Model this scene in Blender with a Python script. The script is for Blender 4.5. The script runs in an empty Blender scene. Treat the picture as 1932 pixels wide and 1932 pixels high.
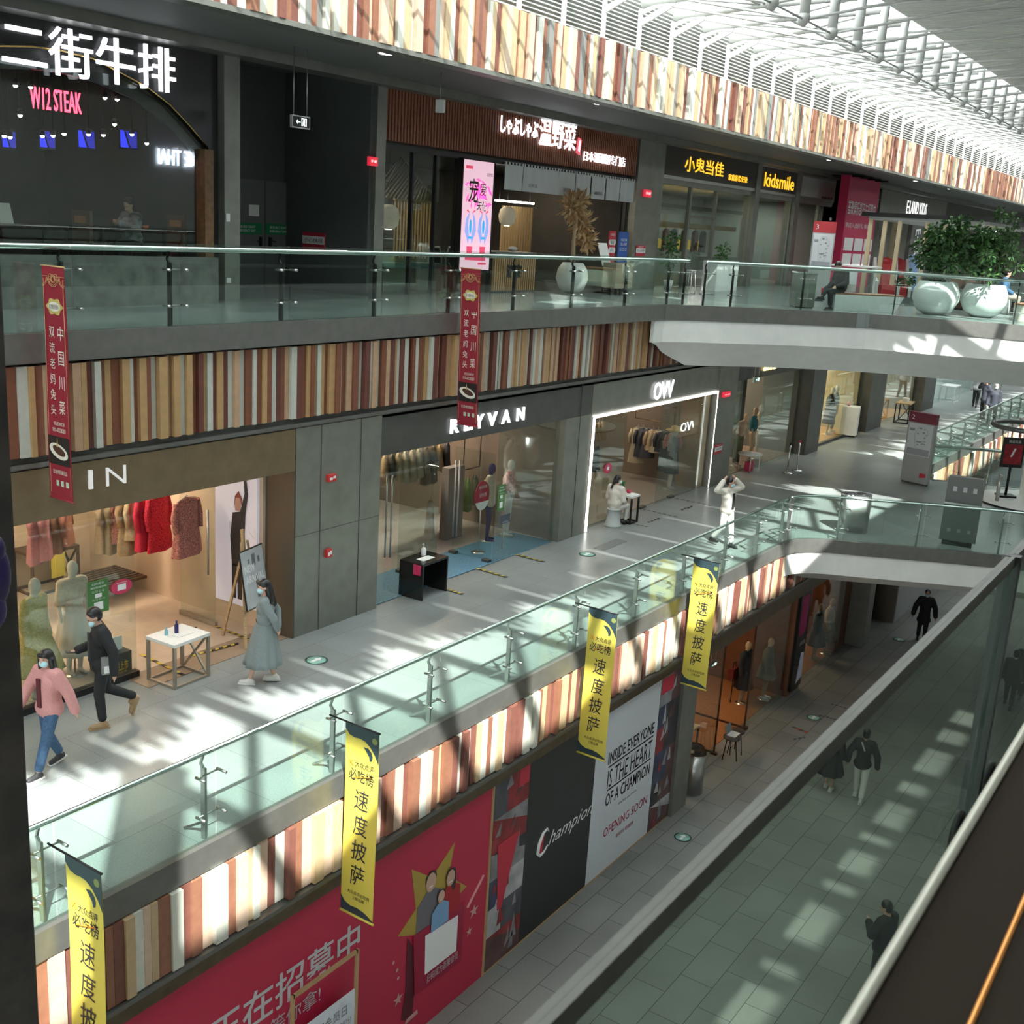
import bpy, math, random
from mathutils import Vector, Matrix
V = Vector
RND = random.Random(11)
SC = bpy.context.scene
COL = SC.collection
# ---------------------------------------------------------------- camera, sky, sun, exposure
# Heights below are measured from the photographer's eye (z = 0); the finished scene is lifted by EYE so the ground floor is z = 0.
EYE = 12.5
CR = V((0.56372356, -0.82378979, 0.05988425))      # camera right
CD = V((-0.1713203, -0.18754463, -0.96720027))     # camera down
CF = V((0.80800068, 0.53497419, -0.24685524))      # camera forward
FPX = 2127.06
cam_d = bpy.data.cameras.new('camera')
cam = bpy.data.objects.new('camera', cam_d)
COL.objects.link(cam)
cam_d.sensor_width = 36.0
cam_d.lens = FPX / 1932 * 36.0
cam_d.clip_start = 0.02
cam_d.clip_end = 400
cam.matrix_world = Matrix(((CR.x, -CD.x, -CF.x, 0), (CR.y, -CD.y, -CF.y, 0), (CR.z, -CD.z, -CF.z, EYE), (0, 0, 0, 1)))
cam_d.dof.use_dof = True
cam_d.dof.focus_distance = 16.0
cam_d.dof.aperture_fstop = 14.0
SC.camera = cam

wd = bpy.data.worlds.new('sky')
SC.world = wd
wd.use_nodes = True
bgn = wd.node_tree.nodes['Background']
bgn.inputs[0].default_value = (0.93, 0.99, 0.99, 1)
bgn.inputs[1].default_value = 2.7

SUN = V((0.65, 0.72, -1.10)).normalized()
sun_d = bpy.data.lights.new('sun', 'SUN')
sun_d.energy = 13.0
sun_d.angle = math.radians(0.6)
sun_d.color = (1.0, 0.97, 0.90)
sun = bpy.data.objects.new('sun', sun_d)
COL.objects.link(sun)
sun.rotation_euler = SUN.to_track_quat('-Z', 'Y').to_euler()
sun.location = (0, 0, 30)

SC.view_settings.view_transform = 'Standard'
SC.view_settings.look = 'None'
SC.view_settings.gamma = 1.0
SC.view_settings.use_curve_mapping = False
SC.view_settings.exposure = 0.72
cy = SC.cycles
cy.max_bounces = 8
cy.diffuse_bounces = 4
cy.glossy_bounces = 3
cy.transmission_bounces = 4
cy.transparent_max_bounces = 24
cy.caustics_reflective = False
cy.caustics_refractive = False
cy.sample_clamp_indirect = 6.0

Z1, Z2, Z3 = -12.5, -7.1, -1.7
YA, YB, YC = 9.1, 13.1, 16.7     # gallery edge of level two, shop front of level two, shop front of level three

# ---------------------------------------------------------------- sight lines of the photograph meeting real planes
def ray(px, py):
    return CR * (px - 966) + CD * (py - 966) + CF * FPX
def FY(px, py, y):
    d = ray(px, py); return d * (y / d.y)
def FZ(px, py, z):
    d = ray(px, py); return d * (z / d.z)
def FX(px, py, x):
    d = ray(px, py); return d * (x / d.x)

# ---------------------------------------------------------------- materials
MATS = {}
def nodes(name):
    m = bpy.data.materials.new(name); m.use_nodes = True
    nt = m.node_tree
    return m, nt, nt.nodes['Principled BSDF'], nt.nodes['Material Output']
def mat(name, col, rough=0.5, metal=0.0, var=0.0, scale=30.0, emit=0.0, ecol=None, bump=0.0, stretch=None, spec=None):
    if name in MATS: return MATS[name]
    m, nt, b, o = nodes(name)
    c = (*col, 1)
    b.inputs['Base Color'].default_value = c
    b.inputs['Roughness'].default_value = rough
    b.inputs['Metallic'].default_value = metal
    if spec is not None: b.inputs['Specular IOR Level'].default_value = spec
    if var or bump:
        tc = nt.nodes.new('ShaderNodeTexCoord'); nz = nt.nodes.new('ShaderNodeTexNoise')
        nz.inputs['Scale'].default_value = scale; nz.inputs['Detail'].default_value = 3
        if stretch:
            mp = nt.nodes.new('ShaderNodeMapping'); mp.inputs['Scale'].default_value = stretch
            nt.links.new(tc.outputs['Object'], mp.inputs[0]); nt.links.new(mp.outputs[0], nz.inputs['Vector'])
        else: nt.links.new(tc.outputs['Object'], nz.inputs['Vector'])
        if var:
            rp = nt.nodes.new('ShaderNodeValToRGB')
            rp.color_ramp.elements[0].position = .3; rp.color_ramp.elements[1].position = .7
            rp.color_ramp.elements[0].color = (*[max(0, x * (1 - var)) for x in col], 1)
            rp.color_ramp.elements[1].color = (*[min(1, x * (1 + var)) for x in col], 1)
            nt.links.new(nz.outputs[0], rp.inputs[0]); nt.links.new(rp.outputs[0], b.inputs['Base Color'])
        if bump:
            bp = nt.nodes.new('ShaderNodeBump'); bp.inputs['Strength'].default_value = bump; bp.inputs['Distance'].default_value = .02
            nt.links.new(nz.outputs[0], bp.inputs['Height']); nt.links.new(bp.outputs[0], b.inputs['Normal'])
    if emit:
        b.inputs['Emission Color'].default_value = (*(ecol or col), 1); b.inputs['Emission Strength'].default_value = emit
    MATS[name] = m
    return m
def tile_mat(name, c1, c2, grout, tw, th, rough=.35, rot=0.0, speck=.25, mortar=.006, offset=.5):
    m, nt, b, o = nodes(name)
    N = nt.nodes.new; L = nt.links.new
    tc = N('ShaderNodeTexCoord'); mp = N('ShaderNodeMapping'); mp.inputs['Rotation'].default_value = (0, 0, rot)
    br = N('ShaderNodeTexBrick'); br.offset = offset; br.inputs['Scale'].default_value = 1
    br.inputs['Brick Width'].default_value = tw; br.inputs['Row Height'].default_value = th
    br.inputs['Mortar Size'].default_value = mortar; br.inputs['Mortar Smooth'].default_value = .1
    br.inputs['Color1'].default_value = (*c1, 1); br.inputs['Color2'].default_value = (*c2, 1); br.inputs['Mortar'].default_value = (*grout, 1)
    L(tc.outputs['Object'], mp.inputs[0]); L(mp.outputs[0], br.inputs['Vector'])
    nz = N('ShaderNodeTexNoise'); nz.inputs['Scale'].default_value = 60; nz.inputs['Detail'].default_value = 4; L(tc.outputs['Object'], nz.inputs['Vector'])
    n2 = N('ShaderNodeTexNoise'); n2.inputs['Scale'].default_value = .6; n2.inputs['Detail'].default_value = 2; L(tc.outputs['Object'], n2.inputs['Vector'])
    ad = N('ShaderNodeMath'); ad.operation = 'ADD'; L(nz.outputs[0], ad.inputs[0]); L(n2.outputs[0], ad.inputs[1])
    mr = N('ShaderNodeMapRange'); mr.inputs[1].default_value = .6; mr.inputs[2].default_value = 1.4; mr.inputs[3].default_value = 1 - speck; mr.inputs[4].default_value = 1 + speck
    L(ad.outputs[0], mr.inputs[0])
    mx = N('ShaderNodeVectorMath'); mx.operation = 'SCALE'; L(br.outputs['Color'], mx.inputs[0]); L(mr.outputs[0], mx.inputs['Scale'])
    L(mx.outputs[0], b.inputs['Base Color']); b.inputs['Roughness'].default_value = rough
    MATS[name] = m
    return m
def glass_mat(name, tint, f0=.04, rough=0.0, gain=.9, dirt=0.0, dcol=(.95, .97, 1)):
    m, nt, b, o = nodes(name); nt.nodes.remove(b)
    N = nt.nodes.new; L = nt.links.new
    tr = N('ShaderNodeBsdfTransparent'); tr.inputs[0].default_value = (*tint, 1)
    gl = N('ShaderNodeBsdfGlossy'); gl.inputs['Roughness'].default_value = rough; gl.inputs['Color'].default_value = (.95, 1, .98, 1)
    lw = N('ShaderNodeLayerWeight'); lw.inputs[0].default_value = .5
    pw = N('ShaderNodeMath'); pw.operation = 'POWER'; pw.inputs[1].default_value = 5; L(lw.outputs['Facing'], pw.inputs[0])
    ma = N('ShaderNodeMath'); ma.operation = 'MULTIPLY_ADD'; ma.inputs[1].default_value = gain; ma.inputs[2].default_value = f0; L(pw.outputs[0], ma.inputs[0])
    mx = N('ShaderNodeMixShader'); L(ma.outputs[0], mx.inputs[0]); L(tr.outputs[0], mx.inputs[1]); L(gl.outputs[0], mx.inputs[2])
    out = mx
    if dirt:
        df = N('ShaderNodeBsdfTranslucent'); df.inputs[0].default_value = (*dcol, 1)
        m2 = N('ShaderNodeMixShader'); m2.inputs[0].default_value = dirt; L(mx.outputs[0], m2.inputs[1]); L(df.outputs[0], m2.inputs[2]); out = m2
    L(out.outputs[0], o.inputs[0])
    MATS[name] = m
    return m

# ---------------------------------------------------------------- mesh builder
class MB:
    def __init__(s): s.v = []; s.f = []; s.m = []; s.sm = []
    def add(s, vs, fs, m=0, smooth=False):
        n = len(s.v); s.v += [tuple(p) for p in vs]
        for f in fs: s.f.append([n + i for i in f]); s.m.append(m); s.sm.append(smooth)
        return s
    def hexa(s, p, m=0):
        return s.add(p, [(0, 3, 2, 1), (4, 5, 6, 7), (0, 1, 5, 4), (1, 2, 6, 5), (2, 3, 7, 6), (3, 0, 4, 7)], m)
    def box(s, x0, x1, y0, y1, z0, z1, m=0):
        return s.hexa([(x0, y0, z0), (x1, y0, z0), (x1, y1, z0), (x0, y1, z0), (x0, y0, z1), (x1, y0, z1), (x1, y1, z1), (x0, y1, z1)], m)
    def obox(s, c, u, v, w, m=0):      # centre and three half axes
        c, u, v, w = V(c), V(u), V(v), V(w)
        return s.hexa([c - u - v - w, c + u - v - w, c + u + v - w, c - u + v - w, c - u - v + w, c + u - v + w, c + u + v + w, c - u + v + w], m)
    def bar(s, a, b, w, h, up=(0, 0, 1), m=0):   # rectangular bar from a to b
        a, b = V(a), V(b); d = (b - a); l = d.length; d.normalize()
        sd = d.cross(V(up)); sd = V((1, 0, 0)) if sd.length < 1e-5 else sd.normalized()
        u = sd.cross(d)
        return s.obox((a + b) / 2, d * l / 2, sd * w / 2, u * h / 2, m)
    def tube(s, pts, r, n=8, m=0, cap=True, closed=False):
        pts = [V(p) for p in pts]; k = len(pts)
        rs = r if isinstance(r, (list, tuple)) else [r] * k
        vs = []; prev = None
        for i in range(k):
            if closed: t = pts[(i + 1) % k] - pts[i - 1]
            else: t = pts[min(i + 1, k - 1)] - pts[max(i - 1, 0)]
            t = t.normalized() if t.length > 1e-9 else V((0, 0, 1))
            if prev is None:
                a = t.cross(V((0, 0, 1)));
                if a.length < 1e-3: a = t.cross(V((0, 1, 0)))
            else: a = prev - t * prev.dot(t)
            a.normalize(); prev = a; b = t.cross(a)
            for j in range(n):
                an = 2 * math.pi * j / n
                vs.append(pts[i] + (a * math.cos(an) + b * math.sin(an)) * rs[i])
        fs = []
        for i in range(k if closed else k - 1):
            i2 = (i + 1) % k
            for j in range(n): fs.append((i * n + j, i * n + (j + 1) % n, i2 * n + (j + 1) % n, i2 * n + j))
        s.add(vs, fs, m, True)
        if cap and not closed:
            o = len(s.v) - len(vs)
            s.f.append([o + j for j in range(n)][::-1]); s.m.append(m); s.sm.append(False)
            s.f.append([o + (k - 1) * n + j for j in range(n)]); s.m.append(m); s.sm.append(False)
        return s
    def lathe(s, c, prof, n=24, m=0, smooth=True, sx=1, sy=1):
        c = V(c); vs = []; k = len(prof)
        for r, z in prof:
            for j in range(n):
                a = 2 * math.pi * j / n; vs.append(c + V((r * sx * math.cos(a), r * sy * math.sin(a), z)))
        fs = [(i * n + j, i * n + (j + 1) % n, (i + 1) * n + (j + 1) % n, (i + 1) * n + j) for i in range(k - 1) for j in range(n)]
        s.add(vs, fs, m, smooth); o = len(s.v) - len(vs)
        if prof[0][0] > 1e-4: s.f.append([o + j for j in range(n)][::-1]); s.m.append(m); s.sm.append(False)
        if prof[-1][0] > 1e-4: s.f.append([o + (k - 1) * n + j for j in range(n)]); s.m.append(m); s.sm.append(False)
        return s
    def ball(s, c, r, m=0, n=14, k=9, rot=None):
        c = V(c); r = V((r, r, r)) if isinstance(r, (int, float)) else V(r); vs = []
        for i in range(k + 1):
            t = math.pi * i / k
            for j in range(n):
                a = 2 * math.pi * j / n
                p = V((r.x * math.sin(t) * math.cos(a), r.y * math.sin(t) * math.sin(a), -r.z * math.cos(t)))
                if rot is not None: p = rot @ p
                vs.append(c + p)
        fs = [(i * n + j, i * n + (j + 1) % n, (i + 1) * n + (j + 1) % n, (i + 1) * n + j) for i in range(k) for j in range(n)]
        return s.add(vs, fs, m, True)
    def prism(s, poly, ext, m=0, smooth=False):
        poly = [V(p) for p in poly]; e = V(ext); n = len(poly)
        vs = poly + [p + e for p in poly]
        fs = [tuple(range(n))[::-1], tuple(range(n, 2 * n))]
        s.add(vs, fs, m); o = len(s.v) - 2 * n
        for i in range(n):
            j = (i + 1) % n; s.f.append([o + i, o + j, o + n + j, o + n + i]); s.m.append(m); s.sm.append(smooth)
        return s
    def face(s, pts, m=0): return s.add(pts, [tuple(range(len(pts)))], m)
    def build(s, name, mats, parent=None, smooth=None):
        me = bpy.data.meshes.new(name)
        me.from_pydata(s.v, [], s.f)
        for x in (mats if isinstance(mats, (list, tuple)) else [mats]): me.materials.append(x)
        me.polygons.foreach_set('material_index', s.m)
        me.polygons.foreach_set('use_smooth', s.sm if smooth is None else [smooth] * len(s.f))
        me.update()
        o = bpy.data.objects.new(name, me); COL.objects.link(o)
        if parent: o.parent = parent
        return o

def tag(o, label, cat, group=None):
    o['label'] = label; o['category'] = cat
    if group: o['group'] = group
    return o
def struct(o): o['kind'] = 'structure'; return o
def empty(name, label, cat, group=None, loc=None, rz=0.0):
    o = bpy.data.objects.new(name, None); COL.objects.link(o); o.empty_display_size = .1
    if loc is not None: o.location = loc; o.rotation_euler.z = rz
    return tag(o, label, cat, group) if label else o
def dup(root, loc=None, rz=None, label=None, scale=None):
    r = root.copy(); COL.objects.link(r)
    if loc is not None: r.location = loc
    if rz is not None: r.rotation_euler.z = rz
    if scale is not None: r.scale = scale
    if label: r['label'] = label
    for ch in list(root.children):
        c = ch.copy(); COL.objects.link(c); c.parent = r
        for g in list(ch.children):
            d = g.copy(); COL.objects.link(d); d.parent = c
    return r

# ---------------------------------------------------------------- lettering
_TX = {}
def text_geo(s, bold=0.0, shear=0.0):
    k = (s, bold, shear)
    if k in _TX: return _TX[k]
    cu = bpy.data.curves.new('lettering', 'FONT'); cu.body = s; cu.size = 1; cu.offset = bold; cu.shear = shear; cu.resolution_u = 2
    ob = bpy.data.objects.new('lettering', cu); COL.objects.link(ob)
    dg = bpy.context.evaluated_depsgraph_get(); dg.update()
    me = ob.evaluated_get(dg).to_mesh()
    vs = [v.co.copy() for v in me.vertices]; fs = [tuple(p.vertices) for p in me.polygons]
    ob.evaluated_get(dg).to_mesh_clear()
    bpy.data.objects.remove(ob); bpy.data.curves.remove(cu)
    if not vs: vs = [V((0, 0, 0)), V((1, 0, 0)), V((1, 1, 0))]; fs = [(0, 1, 2)]
    x0 = min(v.x for v in vs); x1 = max(v.x for v in vs); y0 = min(v.y for v in vs); y1 = max(v.y for v in vs)
    _TX[k] = (vs, fs, x0, x1, y0, y1)
    return _TX[k]
def text(mb, s, o, r, u, w=None, h=None, m=0, ext=0.0, bold=0.0, shear=0.0, center=False):
    vs, fs, x0, x1, y0, y1 = text_geo(s, bold, shear)
    bw, bh = x1 - x0, max(y1 - y0, 1e-6)
    if w is None: w = h * bw / bh
    if h is None: h = w * bh / bw
    r, u, o = V(r), V(u), V(o); n = r.cross(u).normalized()
    if center: o = o - r * w / 2 - u * h / 2
    P = [o + r * ((v.x - x0) / bw * w) + u * ((v.y - y0) / bh * h) for v in vs]
    if ext:
        k = len(P); Q = [p + n * ext for p in P]
        from collections import Counter
        ec = Counter()
        for f in fs:
            for i in range(len(f)): ec[(f[i], f[(i + 1) % len(f)])] += 1
        ff = [tuple(k + i for i in f) for f in fs] + [tuple(f[::-1]) for f in fs]
        for (a, b) in ec:
            if (b, a) not in ec: ff.append((a, b, k + b, k + a))
        mb.add(P + Q, ff, m)
    else: mb.add(P, fs, m)
    return mb
XR, ZU = V((1, 0, 0)), V((0, 0, 1))
def textxz(mb, s, y, x0, x1, z0, z1, m=0, ext=0.0, bold=0.0, shear=0.0):
    return text(mb, s, (x0, y, z0), XR, ZU, x1 - x0, z1 - z0, m, ext, bold, shear)

# ---------------------------------------------------------------- shared materials
steel = mat('brushed_steel', (.50, .50, .48), .32, 1.0, .12, 18, stretch=(1, 1, 14))
chrome = mat('polished_steel', (.72, .73, .72), .12, 1.0)
fascia = mat('fascia_steel', (.18, .18, .166), .42, .6, .08, 6)
panel = mat('grey_metal_panel', (.26, .265, .235), .38, .6, .10, 3)
panel_d = mat('dark_grey_panel', (.09, .09, .082), .45, .3, .15, 3)
black = mat('black_paint', (.012, .012, .013), .35)
blackm = mat('black_metal', (.02, .02, .02), .4, .5)
white = mat('white_paint', (.78, .79, .77), .45, 0, .03, 8)
whitep = mat('white_plaster', (.72, .73, .70), .6, 0, .04, 3)
wprint = mat('white_print', (.85, .85, .85), .5)
bprint = mat('black_print', (.015, .015, .017), .5)
red = mat('red_print', (.55, .03, .06), .5)
bronze = mat('bronze_panel', (.13, .095, .055), .42, .4, .15, 5)
wood = mat('warm_wood', (.42, .20, .08), .45, 0, .25, 12, stretch=(1, 8, 1))
woodl = mat('light_wood', (.52, .37, .20), .5, 0, .2, 14, stretch=(1, 1, 8))
skin = mat('skin', (.56, .34, .25), .5)
hairm = mat('black_hair', (.012, .010, .010), .35)
maskm = mat('face_mask', (.45, .72, .80), .6)
lampw = mat('lamp_white', (1, .97, .9), .5, emit=14)
signw = mat('sign_white_light', (1, 1, 1), .5, emit=2.6, ecol=(.95, .96, 1))
floor1 = tile_mat('ground_floor_granite', (.195, .197, .186), (.235, .235, .222), (.04, .04, .04), 1.2, .6, .6, speck=.28)
floor2 = tile_mat('gallery_floor_granite', (.215, .235, .228), (.245, .265, .258), (.11, .12, .12), 1.2, .9, .30, speck=.38, mortar=.004)
floor3 = tile_mat('upper_floor_granite', (.135, .165, .16), (.225, .255, .248), (.10, .115, .115), 1.8, .6, .22, speck=.12, mortar=.003)
rail_glass = glass_mat('rail_glass', (.86, .935, .905), .045)
shop_glass = glass_mat('shop_glass', (.90, .94, .92), .055)
# ================================================================ THE SETTING
def S(mb, name, mats): return struct(mb.build(name, mats))
# ---- floors
S(MB().box(-14, 110, -14, 24, Z1 - .3, Z1), 'floor', floor1)
E2 = [(-14, 9.1), (25.0, 9.09), (25.9, 9.04), (26.4, 8.86), (26.86, 8.37), (27.3, 7.5), (27.95, 6.3), (28.8, 4.6), (29.4, 3.0), (29.8, 1.2)]
H2 = [(39.6, 1.2), (38.7, 4.4), (37.9, 6.2), (37.3, 7.6), (36.9, 8.4), (36.7, 8.75)]
E3 = [(-14, 12.98), (18, 12.95), (25.4, 12.68), (26.1, 12.3), (26.8, 11.7), (28.3, 10.5), (29.2, 9.5), (29.78, 8.75), (30.3, 7.3), (30.8, 5.8), (31.3, 3.0), (31.5, .38)]
H3 = [(36.0, .38), (36.2, 6), (35.6, 11), (34.6, 13.0)]
def slab(path, z0, z1): return [(x, y, z0) for x, y in path], (0, 0, z1 - z0)
m = MB(); m.box(-14, 110, 9.12, 22, -8.55, Z2); m.prism(*slab([(x + .06, y + .05) for x, y in E2[2:]] + [(x + .08, y) for x, y in H2] + [(36.7, 9.12), (26.0, 9.12)], -7.4, Z2)); m.box(-14, 110, -14, 1.2, -8.5, Z2)
S(m, 'floor.001', floor2)
m = MB(); m.box(-14, 110, 13.16, 23, -2.6, Z3); m.prism(*slab(E3[:] + H3 + [(36, 13.16), (-14, 13.16)], -2.05, Z3))
S(m, 'floor.002', floor3)
S(MB().box(-14, 110, -1.15, .34, -2.2, Z3), 'floor.003', mat('dark_walkway', (.03, .03, .028), .6))
# ---- edge bands: ribbon following a path, facing the void
def ribbon(path, z0, z1, off, th, m=None, mi=0):
    m = m or MB(); n = len(path)
    nn = []
    for i in range(n):
        a = V((*path[max(i - 1, 0)], 0)); b = V((*path[min(i + 1, n - 1)], 0)); d = (b - a).normalized(); nn.append(V((d.y, -d.x, 0)))
    P = [V((*p, 0)) for p in path]
    for i in range(n - 1):
        a0 = P[i] + nn[i] * off; b0 = P[i + 1] + nn[i + 1] * off; a1 = P[i] + nn[i] * (off - th); b1 = P[i + 1] + nn[i + 1] * (off - th)
        z = V((0, 0, 1))
        m.hexa([a0 + z * z0, b0 + z * z0, b1 + z * z0, a1 + z * z0, a0 + z * z1, b0 + z * z1, b1 + z * z1, a1 + z * z1], mi)
    return m
def smoothpath(p, k=4):
    out = []
    for i in range(len(p) - 1):
        p0, p1, p2, p3 = V(p[max(i - 1, 0)]), V(p[i]), V(p[i + 1]), V(p[min(i + 2, len(p) - 1)])
        kk = 1 if (p2 - p1).length > 4 else k
        for j in range(kk):
            t = j / kk
            out.append(tuple(.5 * ((2 * p1) + (p2 - p0) * t + (2 * p0 - 5 * p1 + 4 * p2 - p3) * t * t + (3 * p1 - p0 - 3 * p2 + p3) * t ** 3)) if kk > 1 else tuple(p1))
    return out + [tuple(p[-1])]
E2s = E2[:2] + smoothpath(E2[1:])[1:]
E3s = E3[:3] + smoothpath(E3[2:])[1:]
m = ribbon(E2s, -7.42, Z2 + .015, .03, .12); ribbon([(36.7, 9.1), (110, 9.1)], -7.42, Z2 + .015, .03, .12, m); ribbon(H2, -7.42, Z2 + .015, .03, .1, m)
S(m, 'trim_1', fascia)
m = ribbon(E3s, -2.06, Z3 + .015, .03, .12); ribbon(H3, -2.06, Z3 + .015, .03, .1, m)
S(m, 'trim_2', fascia)
# white bridge sides with raking undersides
def bridge(path, zt, zb, zl, inset, name, far):
    m = ribbon(path, zb, zt, 0.0, .1)
    n = len(path)
    A = [V((*p, zb)) for p in path]
    nn = []
    for i in range(n):
        d = (A[min(i + 1, n - 1)] - A[max(i - 1, 0)]).normalized(); nn.append(V((d.y, -d.x, 0)))
    sm = [min(1, i / 7) for i in range(n)]
    B = [A[i] - nn[i] * (inset * sm[i] + .02) + V((0, 0, (zl - zb) * sm[i] - .002)) for i in range(n)]
    for i in range(n - 1): m.face([A[i], A[i + 1], B[i + 1], B[i]])
    for i in range(n - 1): m.face([B[i], B[i + 1], V((far, B[i + 1].y, B[i + 1].z)), V((far, B[i].y, B[i].z))])
    return S(m, name, whitep)
k3 = [p for p in E3s if p[0] >= 25.0]
bridge([(24.95, 12.7)] + k3, -2.06, -2.60, -3.3, 1.0, 'trim_3', 35.6)
k2 = [p for p in E2s if p[0] >= 25.8]
bridge(k2, -7.42, -7.98, -8.35, .8, 'trim_4', 37)
# ---- striped cladding of upright boards in five colours
CLAD = [mat('board_maroon', (.185, .072, .054), .5, 0, .1, 9), mat('board_tan', (.50, .37, .22), .5, 0, .08, 9), mat('board_cream', (.60, .61, .53), .5, 0, .05, 9),
        mat('board_brown', (.26, .115, .07), .5, 0, .1, 9), mat('board_peach', (.58, .43, .32), .5, 0, .08, 9), mat('board_grey', (.22, .22, .20), .5)]  # paled boards, the wash of bright light put into the colour
CLAD_SHADED = [mat('board_shaded_maroon', (.125, .042, .03), .5, 0, .1, 9), mat('board_shaded_tan', (.40, .25, .115), .5, 0, .08, 9), mat('board_shaded_cream', (.46, .47, .41), .5, 0, .05, 9), mat('board_shaded_brown', (.18, .065, .034), .5, 0, .1, 9), mat('board_shaded_peach', (.43, .28, .175), .5, 0, .08, 9), CLAD[5]]  # same boards, darkened so the shade of this band is in the colour
def cladding(name, x0, x1, y, z0, z1, seed, wmin=.09, wmax=.19, grey=0.0, pal=None):
    r = random.Random(seed); m = MB(); x = x0; last = -1
    while x < x1:
        w = r.uniform(wmin, wmax); c = r.choices([0, 1, 2, 3, 4], [2, 2, 2.6, 2, 1.6])[0]
        if c == last: c = (c + r.choice([1, 2])) % 5
        if r.random() < grey: c = 5
        last = c; d = r.choice([.02, .05, .08, .11])
        m.box(x, x + w - .004, y - d, y + .12, z0, z1, c); x += w
    m.box(x0, x1, y + .1, y + .16, z0, z1, 0)
    return S(m, name, pal or CLAD)
cladding('wall_north', -8, 27.5, 9.12, -8.42, -7.44, 3)
cladding('wall_north.001', 27.5, 36.6, 9.3, -8.5, -7.6, 5)
cladding('wall_north.002', 36.6, 100, 9.12, -8.42, -7.44, 8, .2, .4)
cladding('wall_north.003', -2, 40, 13.06, -3.27, -2.1, 21, .07, .145, 0, CLAD_SHADED)
cladding('wall_north.004', 4, 46, 13.14, 2.74, 3.93, 33, .09, .2, .08)
cladding('wall_north.005', 46, 108, 13.14, 2.74, 3.93, 36, .22, .42, .08)
# ledges under the cladding
m = MB(); m.box(-8, 110, 9.0, 9.3, -8.5, -8.44, 1); m.box(-8, 110, 9.06, 9.95, -8.62, -8.5); m.box(-8, 21.2, 9.16, 9.3, -8.82, -8.62); m.box(21.2, 110, 9.1, 9.16, -8.95, -8.5)
S(m, 'trim_5', [bronze, fascia])
m = MB(); m.box(-8, 110, 13.0, 13.3, -3.42, -3.36); m.box(-8, 110, 13.08, 13.4, -3.36, -3.28, 1); m.box(-8, 110, 13.06, 13.2, -3.5, -3.42)
S(m, 'trim_6', [fascia, panel_d])
# upper soffit over the third level
m = MB(); m.box(-8, 110, 13.05, 13.4, 2.66, 2.74); m.box(-8, 110, 13.4, 17.2, 2.8, 2.9, 1); m.box(-8, 110, 16.2, 16.75, 2.62, 2.8); m.box(-8, 110, 16.74, 24, 2.9, 3.0, 1)
S(m, 'ceiling', [panel, mat('soffit_grey', (.17, .175, .17), .6)])
# ---- end and far walls
S(MB().box(-14.3, -14, -14, 24, -2.4, 6), 'wall_west', panel_d)
m = MB(); [m.box(-14.3, -14, y, y + .12, Z1, -2.4) for y in (-14, -9, -4, 1, 4, 7, 10, 13, 17, 23.8)]; m.box(-14.3, -14, -14, 24, -7.6, -7.1)  # frame of the added west glazing
S(m, 'trim_16', white)
S(MB().box(-14.2, -14.18, -14, 24, Z1, -2.4), 'added_end_window', glass_mat('added_end_glass', (.97, .98, .98), .04))  # unseen glazed end wall, added to bring daylight to the lower floors
S(MB().box(100, 100.3, -14, 24, Z1, 6), 'wall_east', panel)
m = MB(); m.box(-14, 100, -14.3, -14, Z1, 5.5); m.box(-14, 100, -9.2, -9, Z3, 4.2)
S(m, 'wall_south', whitep)
S(MB().box(-8, 110, .3, .5, Z1, -8.5), 'wall_south.001', whitep)  # unseen white wall added to bounce light onto the ground-floor hoarding
S(MB().box(-8, 110, -3.2, -3.0, Z2, -2.2), 'wall_south.002', whitep)  # second unseen white wall, added for bounced light
S(MB().box(-14, 110, 23, 23.3, Z1, 4), 'wall_north.006', panel_d)

# ---- roof: solid ribbed sheets, two skylights
ribm, nt, b, o = nodes('ribbed_white_roof')
tcn = nt.nodes.new('ShaderNodeTexCoord'); wv = nt.nodes.new('ShaderNodeTexWave'); wv.wave_type = 'BANDS'; wv.bands_direction = 'X'; wv.inputs['Scale'].default_value = 1.6
bpn = nt.nodes.new('ShaderNodeBump'); bpn.inputs['Strength'].default_value = .8; bpn.inputs['Distance'].default_value = .08
nt.links.new(tcn.outputs['Object'], wv.inputs['Vector']); nt.links.new(wv.outputs['Fac'], bpn.inputs['Height']); nt.links.new(bpn.outputs[0], b.inputs['Normal'])
b.inputs['Base Color'].default_value = (.82, .84, .80, 1); b.inputs['Roughness'].default_value = .5
m = MB(); m.box(-14, 110, 4.35, 8.6, 5.2, 5.35)
for (a, c) in ((-14, -6.7), (-5.5, .15)): m.box(-14, 110, a, c, 5.2, 5.35)
# unseen openings behind the camera, added to drop sun patches on the ground floor
xs = [(4.9, 6.3), (6.75, 7.15), (7.9, 9.4), (10.0, 10.4), (10.9, 11.9), (12.4, 12.8), (13.3, 14.6), (15.2, 15.9), (16.6, 18.2), (18.8, 19.8), (20.3, 21.4), (23, 24.5), (26, 27.4)]
px_ = -14
for a, c in xs: m.box(px_, a, -6.7, -5.5, 5.2, 5.35); px_ = c
m.box(px_, 110, -6.7, -5.5, 5.2, 5.35)
S(m, 'ceiling.001', ribm)
glaz = glass_mat('skylight_glass', (.96, .98, 1.0), .03, .02, .6, .8, (.66, .68, .69))
glazc = glass_mat('skylight_clear_glass', (.97, .99, 1.0), .03, .02, .6, .05)
m = MB()
for a, c in ((-14, 18.1), (19.9, 24.2), (24.9, 110)): m.box(a, c, 8.6, 11.3, 5.24, 5.27)
S(m, 'window_1', glaz)
m = MB()
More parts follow.
